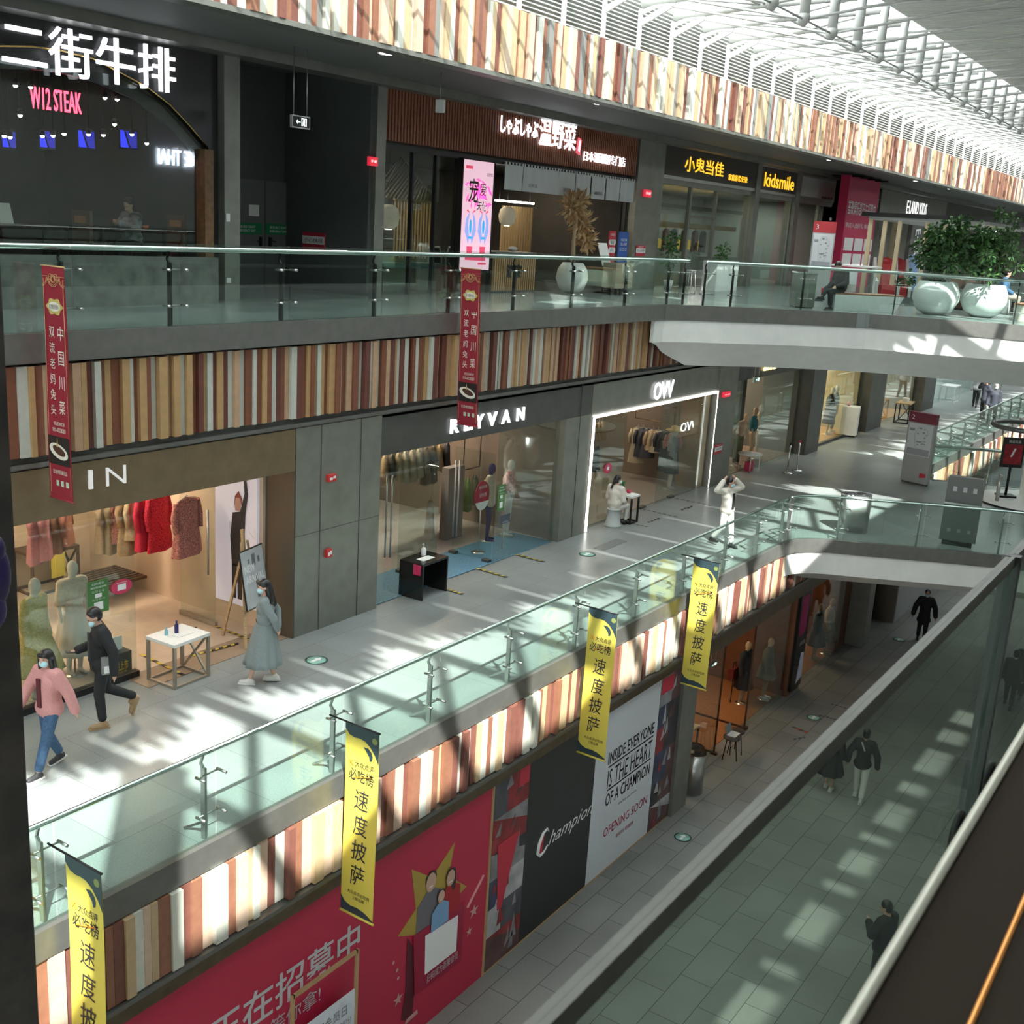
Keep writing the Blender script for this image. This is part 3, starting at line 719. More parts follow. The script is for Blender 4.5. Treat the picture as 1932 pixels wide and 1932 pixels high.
m = MB(); p = FY(1101, 290, 16.5); q = FY(1181, 280, 16.5); textxz(m, '日本涮涮锅专门店', 16.50, p.x, q.x, 1.78, 2.04, 0, .03, .0); m.build('lettering', lit, sg)
m = MB(); p = FY(1087, 288, 16.5); q = FY(1097, 265, 16.5); m.prism([(p.x, 16.48, p.z), (q.x - .05, 16.48, p.z - .05), (q.x, 16.48, q.z), (p.x + .08, 16.48, q.z + .06)], (0, .04, 0)); m.build('red_tag', mat('tag_red_rim', (.9, .15, .2), .5, emit=.5), sg)
m = MB(); m.prism([(p.x + .05, 16.475, p.z + .07), (q.x - .09, 16.475, p.z + .02), (q.x - .06, 16.475, q.z - .05), (p.x + .11, 16.475, q.z)], (0, .004, 0)); m.build('tag_face', lit, sg)
for a, b in ((19.22, 20.45), (20.5, 21.3), (21.35, 22.1)):
    struct(MB().box(a, b, 16.80, 16.815, Z3, 1.5).build('window_7', shop_glass))
m = MB()
for x in (19.24, 20.47, 21.32, 22.12, 23.62, 30.42): m.box(x - .03, x + .03, 16.76, 16.86, Z3, 1.56)
m.box(19.2, 30.5, 16.72, 16.9, 1.42, 1.58)
struct(m.build('trim_9', black))
# light screen poster
e = empty('screen_poster', 'tall glowing pink screen with brush characters and raised hands', 'screen')
p = FY(867, 507, 16.45); q = FY(934, 300, 16.45); x0, x1, z0, z1 = p.x, q.x - .02, p.z - .03, 1.40
pk = mat('screen_pink', (.85, .5, .62), .5, emit=.42, ecol=(.95, .62, .75))
MB().box(x0 - .03, x1 + .03, 16.46, 16.6, z0 - .03, z1 + .03).build('case', black, e); MB().box(x0, x1, 16.45, 16.46, z0, z1).build('screen', pk, e)
def U(u, v, dy=0): return V((x0 + (x1 - x0) * u, 16.445 - dy, z0 + (z1 - z0) * v))
m = MB(); r = random.Random(3)
for i in range(60):
    c = U(.5 + r.gauss(0, .19), .72 + r.gauss(0, .055)); c.x = min(max(c.x, x0 + .1), x1 - .1)
    a = r.uniform(0, 6.28); l = r.uniform(.05, .13); d = V((math.cos(a), 0, math.sin(a)))
    t = V((-d.z, 0, d.x)) * l * .35
    m.face([c - d * l, c + t, c + d * l, c - t])
m.build('blossom', mat('screen_magenta', (.8, .1, .45), .5, emit=.55, ecol=(.9, .15, .55)), e)
ink = mat('screen_ink', (.02, .015, .02), .5)
m = MB(); textxz(m, '宠', 16.44, U(.17, 0).x, U(.50, 0).x, U(0, .62).z, U(0, .84).z, 0, 0, .01); textxz(m, '爱', 16.44, U(.54, 0).x, U(.76, 0).x, U(0, .69).z, U(0, .80).z); textxz(m, '天使', 16.44, U(.46, 0).x, U(.82, 0).x, U(0, .55).z, U(0, .64).z, 0, 0, .01); textxz(m, '温野菜', 16.44, U(.76, 0).x, U(.96, 0).x, U(0, .87).z, U(0, .90).z); m.build('lettering', ink, e)
blu = mat('screen_pale_blue', (.30, .40, .85), .5, emit=.35, ecol=(.4, .5, 1)); tq = mat('screen_blue', (.02, .35, .75), .5, emit=.4, ecol=(.05, .5, .9)); rdm = mat('screen_red', (.8, .05, .15), .5, emit=.35, ecol=(.9, .1, .2))
m = MB(); m2 = MB(); m3 = MB()
for s in (0, .44):
    for sg_ in (-1, 1):
        m.prism([U(.29 + s + sg_ * .06, .24), U(.29 + s + sg_ * .19, .36), U(.29 + s + sg_ * .16, .47), U(.29 + s + sg_ * .04, .54), U(.29 + s + sg_ * .09, .42), U(.29 + s + sg_ * .03, .30)][::sg_], (0, -.002, 0))
        m3.prism([U(.29 + s + sg_ * .03, .52), U(.29 + s + sg_ * .15, .545), U(.29 + s + sg_ * .12, .56)][::sg_], (0, -.002, 0))
    m2.ball(U(.29 + s, .40), (.05, .004, .17), 0, 12, 8); m2.ball(U(.29 + s, .30), (.12, .004, .03), 0, 12, 8)
    m3.prism([U(.20 + s, .15), U(.38 + s, .15), U(.39 + s, .22), U(.19 + s, .22)], (0, -.002, 0))
m3.prism([U(.15, .095), U(.85, .085), U(.85, .125), U(.15, .135)], (0, -.002, 0)); m3.prism([U(.05, .92), U(.28, .92), U(.28, .95), U(.05, .95)], (0, -.002, 0)); m3.prism([U(.6, .05), U(.88, .05), U(.88, .07), U(.6, .07)], (0, -.002, 0))
m.build('hands', blu, e); m2.build('bottles', tq, e); m3.build('red_accents', rdm, e)
# cloth strips of the entrance curtain
cl = mat('white_cloth', (.62, .64, .64), .8); cw = (30.35 - 23.66) / 8
e = empty('entrance_curtain', 'short white cloth curtain in eight strips over the restaurant entrance', 'curtain')
MB().tube([(23.62, 16.52, 1.45), (30.42, 16.52, 1.45)], .025, 8).build('pole', black, e)
for i in range(8):
    a = 23.66 + cw * i; m = MB(); n = 8; vs = []
    for j in range(n + 1):
        for k, zz in enumerate((.82, 1.1, 1.42)):
            vs.append((a + .02 + (cw - .04) * j / n, 16.5 + .015 * math.sin(j * 1.9 + i) * (3 - k) / 2, zz))
    fs = [(j * 3 + k, j * 3 + 3 + k, j * 3 + 4 + k, j * 3 + 1 + k) for j in range(n) for k in range(2)]
    m.add(vs, fs, 0, True)
    m.add([(x, y + .012, z) for x, y, z in vs], [f[::-1] for f in fs], 0, True)
    for j in range(6): q = a + .05 + (cw - .1) * j / 5; m.box(q - .03, q + .03, 16.49, 16.54, 1.40, 1.48)
    if i in (1, 3, 5): textxz(m, '温野菜', 16.475, a + .2, a + cw - .2, .93, 1.02, 1)
    m.build('cloth_strip', [cl, mat('grey_print', (.12, .12, .13), .6)], e)
# slatted cabin inside, lanterns, counter
golds = mat('gold_slat', (.45, .33, .16), .45)
m = MB(); p = FY(745, 470, 18.6); q = FY(815, 470, 18.6)
e = empty('slatted_cabin', 'slatted timber dining cabin with pitched roof behind the restaurant glass', 'cabin')
m = MB()
for i in range(14):
    x = p.x + (q.x - p.x) * i / 13; m.box(x - .018, x + .018, 18.6, 18.64, -1.0, .42)
m.box(p.x - .05, q.x + .05, 18.58, 18.66, -1.05, -.98); m.box(p.x - .05, q.x + .05, 18.58, 18.66, .4, .45); m.box(p.x - .05, q.x + .05, 18.66, 18.72, Z3 + .012, -1.0, 0); m.build('slat_wall', golds, e)
m = MB(); ap = FY(758, 290, 18.6); ap.z = 1.42; lf = FY(700, 400, 18.6); rt = FY(818, 372, 18.6)
for i in range(17):
    t = i / 16; tp = V((ap.x + (rt.x - ap.x) * t * .15, 18.6, ap.z)); a0 = lf + (rt - lf) * t; a0.z = .45
    m.bar(V((ap.x, 18.6 + t * .0, ap.z)) + (rt - ap) * t * .9 * (1 if True else 0), V((lf.x + (rt.x - lf.x) * t, 18.66, .45)), .025, .03, (0, 1, 0))
m.bar(ap, rt, .04, .05, (0, 1, 0)); m.bar(ap, lf, .04, .05, (0, 1, 0)); m.build('slat_roof', mat('dark_slat', (.10, .085, .065), .5), e)
m = MB(); p2 = FY(778, 397, 18.5); textxz(m, 'OTO', 18.5, p2.x, FY(792, 395, 18.5).x + .02, p2.z, p2.z + .17, 0, .02, .02); m.build('lettering', wprint, e)
for px, py, rr in ((733, 409, .27), (957, 408, .24)):
    c = FY(px, py, 18.0); e = empty('paper_lantern', 'round paper lantern ' + ('behind the restaurant glass beside the slatted cabin' if px < 800 else 'over the reception counter'), 'lamp', 'paper lanterns')
    m = MB(); m.lathe(c, [(rr * .45, -rr * 1.05), (rr * .85, -rr * .7), (rr, 0), (rr * .85, rr * .7), (rr * .4, rr * 1.05)], 20); m.build('shade', mat('lantern_paper', (.62, .56, .42), .8, emit=.12), e)
    m = MB(); m.lathe(c, [(rr * .3, -rr * 1.08), (rr * .3, -rr * 1.02)], 16); m.build('lamp', lampw, e); MB().tube([c + V((0, 0, rr)), V((c.x, c.y, 1.5))], .008, 6).build('cord', black, e)
e = empty('reception_counter', 'wooden slat-front reception counter at the hot-pot restaurant entrance', 'counter')
x0, x1 = 23.67, 25.5
m = MB(); m.box(x0, x1, 16.72, 17.4, Z3 + .012, -.74); m.build('body', mat('counter_back', (.10, .07, .045), .5), e); m = MB(); m.box(x0 - .03, x1 + .03, 16.62, 17.45, -.74, -.69); m.build('counter_top', panel_d, e)
m = MB(); x = x0
while x < x1 - .02: m.box(x, x + .045, 16.64, 16.72, Z3 + .05, -.76); x += .095
m.build('slat_front', mat('counter_slat', (.55, .33, .16), .45, 0, .1, 8), e)
m = MB(); textxz(m, '温野菜', 16.62, x0 + .5, x0 + 1.15, -1.33, -1.0, 0, .015, .03); m.build('lettering', bprint, e)
m = MB(); e = empty('linear_lamp', 'bright linear lamp over the reception counter', 'lamp'); m.box(25.9, 27.8, 18.3, 18.34, .58, .63); m.build('light_tube', lampw, e); [MB().tube([(xq, 18.32, .62), (xq, 18.32, 1.5)], .005, 5).build('cord', black, e) for xq in (26.1, 27.6)]
m = MB()
for i in range(12): x = 27.0 + i * .135; m.box(x, x + .045, 18.8, 18.86, Z3 + .012, .5)
tag(m.build('slat_screen', golds), 'upright gold slat screen behind the reception counter', 'screen')
c = FY(967, 476, 17.0)
m = MB(); m.ball((c.x, 17.0, -.62), (.14, .12, .07), 0, 14, 8); tag(m.build('payment_terminal', white), 'white rounded device on the reception counter', 'device')
# dried plant in a white egg pot
c = FZ(1075, 560, Z3); e = empty('potted_plant', 'dried golden leafy tree in a large white pot beside the reception counter', 'plant'); cx, cyy = FY(1078, 540, 16.1).x, 16.1
m = MB(); m.lathe((cx, cyy, Z3), [(.16, 0), (.34, .12), (.44, .38), (.40, .62), (.28, .80), (.24, .80), (.24, .74)], 28); m.build('pot', white, e)
m = MB(); tr = [V((cx, cyy, Z3 + .7)), V((cx - .05, cyy, -.35)), V((cx - .02, cyy, .1)), V((cx + .05, cyy, .45))]; m.tube(tr, [.07, .05, .045, .03], 8); m.build('trunk', mat('pale_bark', (.42, .32, .21), .8), e)
m = MB(); r = random.Random(9)
for cc, n, sp in ((V((cx - .2, cyy, .55)), 260, .28), (V((cx + .18, cyy, .72)), 120, .2), (V((cx + .35, cyy, .1)), 220, .28), (V((cx + .6, cyy, -.3)), 160, .24), (V((cx + .1, cyy, .3)), 120, .22)):
    for i in range(n):
        d = V((r.gauss(0, 1), r.gauss(0, .6), r.gauss(0, 1))).normalized(); l = r.uniform(.12, .27)
        b = cc + d * r.uniform(0, sp); t = d.cross(V((r.random(), r.random(), r.random()))).normalized() * .035
        m.face([b, b + d * l * .5 + t, b + d * l, b + d * l * .5 - t], r.choice([0, 0, 1]))
m.build('foliage', [mat('dry_leaf', (.42, .26, .12), .7), mat('dry_leaf_pale', (.62, .46, .25), .7)], e)
plate(1146, 436, 1163, 498, 16.35, red, 'menu_board', 'red poster board with round dish pictures at the restaurant entrance', 'board', .03, [('秋季新品', .15, .85, .84, .93)])
m = MB(); p = FY(1146, 498, 16.35); q = FY(1163, 436, 16.35)
for j in range(2):
    for i in range(3): cxx = p.x + (q.x - p.x) * (.2 + .3 * i); cz = p.z + (q.z - p.z) * (.42 + .24 * j); m.tube([(cxx, 16.345, cz), (cxx, 16.35, cz)], .085, 14)
m.build('dish_picture', wprint, bpy.data.objects['menu_board'])
plate(1164, 438, 1187, 500, 16.35, mat('blue_print', (.02, .10, .42), .5), 'notice_board', 'blue notice board beside the red dish board', 'board', .03, [('本店已消毒', .2, .85, .72, .80), ('放心用餐', .2, .85, .58, .68), ('□ □ □', .15, .85, .44, .52)])
m = MB(); a = FY(1128, 458, 15.9); m.prism([(a.x, 15.9, a.z), (a.x + .5, 15.9, a.z), (a.x + .75, 15.85, a.z - .62), (a.x + .28, 15.85, a.z - .62)], (0, .02, 0)); e = empty('menu_stand', 'tilted white menu lectern in front of the restaurant boards', 'stand'); m.build('page', white, e)
MB().bar((a.x + .55, 15.95, Z3), (a.x + .45, 15.92, a.z - .3), .05, .05).build('pole', blackm, e); MB().box(a.x + .35, a.x + .75, 15.8, 16.1, Z3, Z3 + .03).build('base', blackm, e)
c = None; e = empty('waiting_bench', 'tan upholstered bench box on short legs by the entrance', 'bench')
MB().box(27.3, 28.3, 15.2, 15.6, Z3 + .18, Z3 + .85).build('body', mat('tan_upholstery', (.30, .25, .17), .7), e)
for x in (27.38, 27.7, 27.95, 28.22): MB().box(x - .03, x + .03, 15.35, 15.41, Z3, Z3 + .18).build('leg', blackm, e)
# dining furniture glimpsed behind the glass
for i, px in enumerate((732, 800)):
    x = FY(px, 540, 17.6).x; e = empty('booth_seat', ['teal topped dining booth nearest the pillar behind the glass', 'teal topped dining booth beside the pink screen poster'][i], 'seat', 'restaurant booths')
    MB().box(x - .42, x + .42, 17.4, 18.0, Z3 + .012, Z3 + .55).build('base', mat('booth_green', (.14, .15, .10), .6), e); MB().box(x - .44, x + .44, 17.38, 18.02, Z3 + .55, Z3 + .66).build('cushion', mat('booth_teal', (.02, .10, .09), .5), e)
for i, px in enumerate((820, 852)):
    x = FY(px, 500, 17.9).x; e = empty('armchair', ['round backed metal chair nearer the slatted cabin', 'round backed metal chair next to the pink screen poster'][i], 'chair', 'round backed chairs')
    m = MB(); m.tube([(x - .25, 17.9, Z3 + .012), (x - .26, 17.9, -.9), (x - .15, 17.9, -.66), (x + .15, 17.9, -.66), (x + .26, 17.9, -.9), (x + .25, 17.9, Z3 + .012)], .025, 8); m.build('frame', steel, e); MB().box(x - .24, x + .24, 17.6, 17.95, -1.28, -1.22).build('seat', blackm, e); MB().box(x - .22, x + .22, 17.92, 17.95, -1.1, -.7).build('backrest', blackm, e)

# ---- photo studio and kiosk bays further along
sgn = mat('sign_brown_black', (.035, .028, .025), .4); ylw = mat('sign_yellow_light', (1, .55, .04), .5, emit=.85, ecol=(1, .5, .03))
def boxsign(name, label, x0, x1, z0, z1, face, frame, texts, y=16.6, lm=None):
    e = empty(name, label, 'sign'); MB().box(x0, x1, y, y + .12, z0, z1).build('frame', frame, e); MB().box(x0 + .12, x1 - .12, y - .01, y, z0 + .1, z1 - .1).build('face', face, e)
    m = MB()
    for s, a, b, c, d in texts: textxz(m, s, y - .015, x0 + (x1 - x0) * a, x0 + (x1 - x0) * b, z0 + (z1 - z0) * c, z0 + (z1 - z0) * d, 0, .01, .012)
    m.build('lettering', lm or wprint, e); return e
boxsign('shop_sign', 'dark sign with large yellow characters over the photo studio', 32.2, 39.6, 1.66, 2.72, sgn, steel, [('小鬼当佳', .20, .60, .28, .72), ('家庭影像记录', .66, .88, .22, .42)], lm=ylw)
boxsign('shop_sign', 'dark sign reading in round yellow lower-case letters, next to the larger studio sign', 39.8, 43.6, 1.66, 2.66, sgn, steel, [('kidsmile', .12, .90, .22, .72)], lm=ylw)
boxsign('shop_sign', 'pale grey blank panel sign between the yellow sign and the red hoarding', 43.8, 48.0, 1.66, 2.6, mat('pale_panel', (.45, .46, .44), .5), panel, [('扫码关注', .62, .94, .12, .22)], lm=bprint)
shopbox(32.2, 48, 17, 22.6, Z3, 1.66, mat('studio_wall', (.16, .2, .18), .6), mat('studio_floor', (.2, .19, .16), .4), black, 260, (1, .95, .85), 4)
m = MB()
for x in (32.22, 34.6, 36.6, 39.55, 43.5, 46.6): m.box(x - .06, x + .06, 16.7, 16.82, Z3, 1.66)
m.box(34.6, 36.6, 16.7, 16.8, .55, .62); m.box(32.2, 48, 16.66, 16.9, 1.5, 1.7)
struct(m.build('trim_10', panel))
for a, b in ((32.3, 34.5), (34.7, 36.5), (36.7, 39.4), (39.9, 43.4), (44, 46.5)): struct(MB().box(a, b, 16.75, 16.765, Z3, 1.5).build('window_8', shop_glass))
m = MB(); p = FY(1240, 410, 18.2); q = FY(1345, 425, 18.2); m.box(32.4, 43.5, 18.9, 22.49, .25, .42); tag(m.build('bulkhead', mat('ochre_paint', (.42, .30, .10), .6)), 'ochre band over the clothes rail inside the photo studio', 'panel')
m = MB(); m.box(40.3, 43, 20, 22.49, -.55, -.2); tag(m.build('studio_screen', mat('yellow_print', (.7, .5, .05), .5, emit=.2)), 'yellow display band deep inside the children studio', 'screen')
for i, (px, col) in enumerate(((1255, (.25, .03, .03)), (1270, (.03, .03, .04)), (1290, (.12, .12, .12)), (1310, (.2, .05, .05)), (1325, (.03, .03, .03)))):
    x = FY(px, 440, 19).x; m = MB(); m.prism([(x - .2, 18.9, -.6), (x + .2, 18.9, -.6), (x + .16, 18.9, .1), (x + .04, 18.9, .18), (x - .04, 18.9, .18), (x - .16, 18.9, .1)], (0, .12, 0)); m.tube([(x, 18.97, .15), (x, 18.97, .26)], .01, 5); tag(m.build('hanging_dress', mat('dress_%d' % i, col, .8)), 'dark child dress hanging in the photo studio behind the glass', 'dress', 'dresses in the photo studio')
def leafplant(cx, cy_, z, h, spread, n, name, label, grp=None, pot=(.16, .3), seed=1, ls=.16):
    e = empty(name, label, 'plant', grp); r = random.Random(seed)
    m = MB(); m.lathe((cx, cy_, z), [(pot[0] * .7, 0), (pot[0], pot[1]), (pot[0] * .85, pot[1]), (pot[0] * .85, pot[1] - .04)], 18); m.build('pot', white, e)
    m = MB(); m.tube([(cx, cy_, z + pot[1] - .06), (cx + .02, cy_, z + h * .75)], .02, 6); m.build('stem', mat('green_stem', (.10, .12, .04), .7), e)
    m = MB()
    for i in range(n):
        d = V((r.gauss(0, 1), r.gauss(0, 1), r.gauss(.2, .8))).normalized(); b = V((cx, cy_, z + h * r.uniform(.45, .95))) + d * r.uniform(0, spread * .5); l = r.uniform(.6, 1.2) * ls; t = d.cross(V((r.random(), r.random(), .3))).normalized() * l * .25
        m.face([b, b + d * l * .5 + t, b + d * l - V((0, 0, l * .2)), b + d * l * .5 - t], i % 2)
    m.build('foliage', [mat('leaf_green', (.05, .14, .04), .5), mat('leaf_light', (.12, .26, .08), .5)], e)
leafplant(32.7, 16.3, Z3, 1.75, .5, 150, 'potted_plant', 'leafy green potted plant beside the pillar at the photo studio', seed=2)
leafplant(36.4, 16.2, Z3, 1.5, .45, 110, 'potted_plant', 'smaller potted plant at the photo studio door', seed=3)
m = MB(); p = FZ(1335, 541, Z3); tag(MB().box(34.3, 36.0, 15.4, 15.9, Z3, Z3 + .95).build('white_counter', white), 'plain white counter block in front of the photo studio glass', 'counter')
e = empty('bar_stool', 'white wire stool in front of the photo studio', 'stool'); c = V((33.0, 15.7, Z3))
MB().lathe(c, [(.02, .62), (.17, .62), (.17, .65), (.02, .66)], 16).build('seat', white, e)
for a in range(4): q = V((math.cos(a * 1.57 + .7), math.sin(a * 1.57 + .7), 0)); MB().tube([c + q * .14 + V((0, 0, .63)), c + q * .2], .012, 6).build('leg', white, e)
# red membership hoarding with canopy bars
kr = mat('kiosk_red', (.52, .015, .085), .5); e = empty('red_hoarding', 'tall red two-sided hoarding with white recruitment text, beyond the map stand', 'hoarding')
ya = 15.3; p = FY(1605, 330, ya); q = FY(1661, 350, ya); x0, x1, zt = p.x, q.x, p.z
rr_ = ray(1579, 400); MB().box(x0, x1, ya, x0 * rr_.y / rr_.x, Z3, zt).build('body', kr, e)
m = MB(); w = x1 - x0
textxz(m, '荟聚俱乐部正在招募中', ya - .01, x0 + w * .04, x1 - w * .06, zt - 1.5, zt - .95, 0, 0, .01); textxz(m, '到店入会好礼 等你拿', ya - .01, x0 + w * .04, x1 - w * .1, zt - 2.0, zt - 1.8); m.build('lettering', wprint, e)
m = MB()
for j in range(2):
    for i in range(3): a = x0 + w * (.06 + .32 * i); m.box(a, a + w * .27, ya - .015, ya, zt - 2.9 - j * .62, zt - 2.4 - j * .62)
m.box(x0 + w * .35, x0 + w * .62, ya - .015, ya, zt - 4.35, zt - 3.72); m.build('white_card', wprint, e)
m = MB()
for i in range(4): a = x0 + w * (i + .3) / 4; m.bar((a - .3, ya - .6, zt - .05), (a + .4, 16.6, 2.7), .06, .06)
m.build('canopy_bar', blackm, e)
m = MB(); m.tube([(x0 - .10, ya + .55, .95), (x0 + .02, ya + .6, 1.0)], .05, 8); tag(m.build('security_camera', white), 'small white camera on the red hoarding side', 'camera')
# shops beyond
m = MB(); m.box(52, 100, 16.7, 16.8, 1.4, 2.85); m.box(52, 100, 16.9, 17.0, Z3, 1.4, 1); struct(m.build('wall_north.014', [panel_d, mat('far_shop_fronts', (.16, .15, .125), .5, 0, .5, .8)]))
boxsign('shop_sign', 'far grey sign with small white serif capitals, above the pavilion roof', 54.3, 66.5, 1.35, 2.7, panel, panel_d, [('E·LAND KIDS', .36, .66, .25, .72)], lm=mat('soft_lit_white', (.9, .9, .9), .5, emit=.7))
m = MB(); textxz(m, 'YeeHoO', 16.69, 72.5, 80.5, 1.35, 2.05, 0, .03, .02); tag(m.build('shop_sign', MATS['soft_lit_white']), 'far white rounded lettering ending in a ring, beyond the serif sign', 'sign')
m = MB(); textxz(m, 'M.latin', 16.69, 93.0, 99, 1.35, 1.95, 0, .03, .02); tag(m.build('shop_sign', MATS['soft_lit_white']), 'tiniest far white lettering on the dark fascia, past the ring lettering', 'sign')
boxsign('shop_sign', 'black and white characters right beside the top of the red hoarding', 52.6, 54.2, 1.4, 2.5, bprint, bprint, [('童装 女装', .08, .92, .3, .7)])
e = empty('vertical_sign', 'dark upright sign with white letters reading downwards behind the planters', 'sign'); p = FY(1742, 420, 14.5); q = FY(1722, 480, 14.5)
MB().box(q.x - .6, p.x + .6, 14.52, 14.7, Z3, 1.1).build('panel', panel_d, e)
m = MB(); text(m, 'E·LAND', ((p.x + q.x) / 2 - .55, 14.5, .85), (.08, 0, -1), (1, 0, .08), 2.1, .75, 0, .02, .01); m.build('lettering', wprint, e)
plate(1706, 482, 1738, 560, 13.2, mat('light_blue_print', (.30, .45, .75), .5), 'standing_poster', 'pale blue standing poster behind the nearer round planter', 'poster', .06, [('O', .55, .72, .80, .86)], bprint)
# ---- soffit downlights
for i, (a, b) in enumerate([(730, 97), (1132, 193), (1310, 235), (1455, 271), (1568, 300), (1654, 320), (1730, 340), (1794, 355), (1842, 366)]):
    c = FZ(a, b, 2.8); e = empty('downlight', 'round recessed downlight glowing in the soffit over the upper gallery', 'lamp', 'soffit downlights')
    MB().lathe(c, [(.17, -.035), (.17, 0)], 18).build('rim', white, e); MB().lathe(c, [(.13, -.045), (.13, -.03)], 18).build('lens', mat('downlight_lens', (1, .97, .9), .5, emit=5), e)
    if i < 4:
        ld = bpy.data.lights.new('downlight_beam', 'SPOT'); ld.energy = 45; ld.spot_size = 1.4; ld.shadow_soft_size = .1; ld.color = (1, .93, .82)
        lo = bpy.data.objects.new('downlight_beam', ld); COL.objects.link(lo); lo.location = c + V((0, 0, -.1))
# ---- mirrored sign seen as a reflection in the restaurant glass: the real one hangs on the opposite shop front
ra_ = FY(298, 309, 42.57); rb_ = FY(370, 287, 42.57)
m = MB(); text(m, 'ME THAI', (rb_.x, -8.95, ra_.z), (-1, 0, 0), ZU, rb_.x - ra_.x, rb_.z - ra_.z, 0, .05, .01); tag(m.build('opposite_sign', mat('opposite_sign_light', (.9, .92, 1), .5, emit=11, ecol=(.75, .8, 1))), 'white letters of an opposite shop, seen mirrored in the steak restaurant glass', 'sign')
for nm, px in (('menu_board', 1154), ('notice_board', 1176)):
    x = FY(px, 500, 16.35).x; m = MB(); m.box(x - .03, x + .03, 16.37, 16.41, Z3 + .03, -1.0); m.box(x - .16, x + .16, 16.25, 16.5, Z3, Z3 + .03); m.build('stand', blackm, bpy.data.objects[nm])
# ================================================================ FIGURES: people and mannequins share one way of building a body
def capsule(m, a, b, ra, rb=None, n=12):
    a, b = V(a), V(b); rb = ra if rb is None else rb; d = b - a
    u = d.normalized() if d.length > 1e-6 else V((0, 0, 1))
    pts = []; rs = []
    for t in (0.02, .35, .7, .92): c = math.sqrt(1 - (1 - t) ** 2); pts.append(a - u * ra * (1 - t)); rs.append(ra * c)
    k = 4
    for i in range(k + 1): pts.append(a + d * i / k); rs.append(ra + (rb - ra) * i / k)
    for t in (.92, .7, .35, 0.02): c = math.sqrt(1 - (1 - t) ** 2); pts.append(b + u * rb * (1 - t)); rs.append(rb * c)
    m.tube(pts, rs, n)
def fuse(m, name, mt, parent, vox=.014, it=4):
    o = m.build(name, mt)
    md = o.modifiers.new('r', 'REMESH'); md.mode = 'VOXEL'; md.voxel_size = vox
    s = o.modifiers.new('s', 'SMOOTH'); s.factor = .5; s.iterations = it
    dg = bpy.context.evaluated_depsgraph_get(); dg.update()
    me = bpy.data.meshes.new_from_object(o.evaluated_get(dg))
    old = o.data; o.modifiers.clear(); o.data = me; bpy.data.meshes.remove(old)
    me.name = name; me.materials.clear(); me.materials.append(mt)
    me.polygons.foreach_set('use_smooth', [True] * len(me.polygons)); me.update()
    o.parent = parent
    return o
SK0 = dict(pel=(0, 0, .95), che=(.0, 0, 1.27), nek=(0, 0, 1.46), hed=(.025, 0, 1.59), sL=(0, .165, 1.395), sR=(0, -.165, 1.395), eL=(-.03, .23, 1.12), eR=(-.03, -.23, 1.12),
           wL=(.04, .25, .88), wR=(.04, -.25, .88), hL=(0, .085, .90), hR=(0, -.085, .90), kL=(.02, .09, .49), kR=(.02, -.09, .49), aL=(-.01, .09, .085), aR=(-.01, -.09, .085), tL=(1, 0, 0), tR=(1, 0, 0), face=(1, 0, 0))
def hand(m, w, e, flip=1, curl=.5):
    w, e = V(w), V(e); d = (w - e).normalized(); s = d.cross(V((1, 0, 0.01))).normalized() if abs(d.x) < .9 else d.cross(V((0, 0, 1))).normalized()
    n = s.cross(d)
    capsule(m, w, w + d * .07, .026, .032, 8)
    for i, l in enumerate((.062, .07, .066, .05)):
        b = w + d * .085 + s * (.026 - .0175 * i); k = b + d * l * .55 + n * .01 * curl; t = k + d * l * .45 + n * .03 * curl
        m.tube([b - d * .02, k, t], [.010, .009, .007], 6)
    b = w + d * .03 + s * .03; m.tube([b, b + s * .022 + d * .03, b + s * .026 + d * .058 + n * .01], [.012, .010, .008], 6)
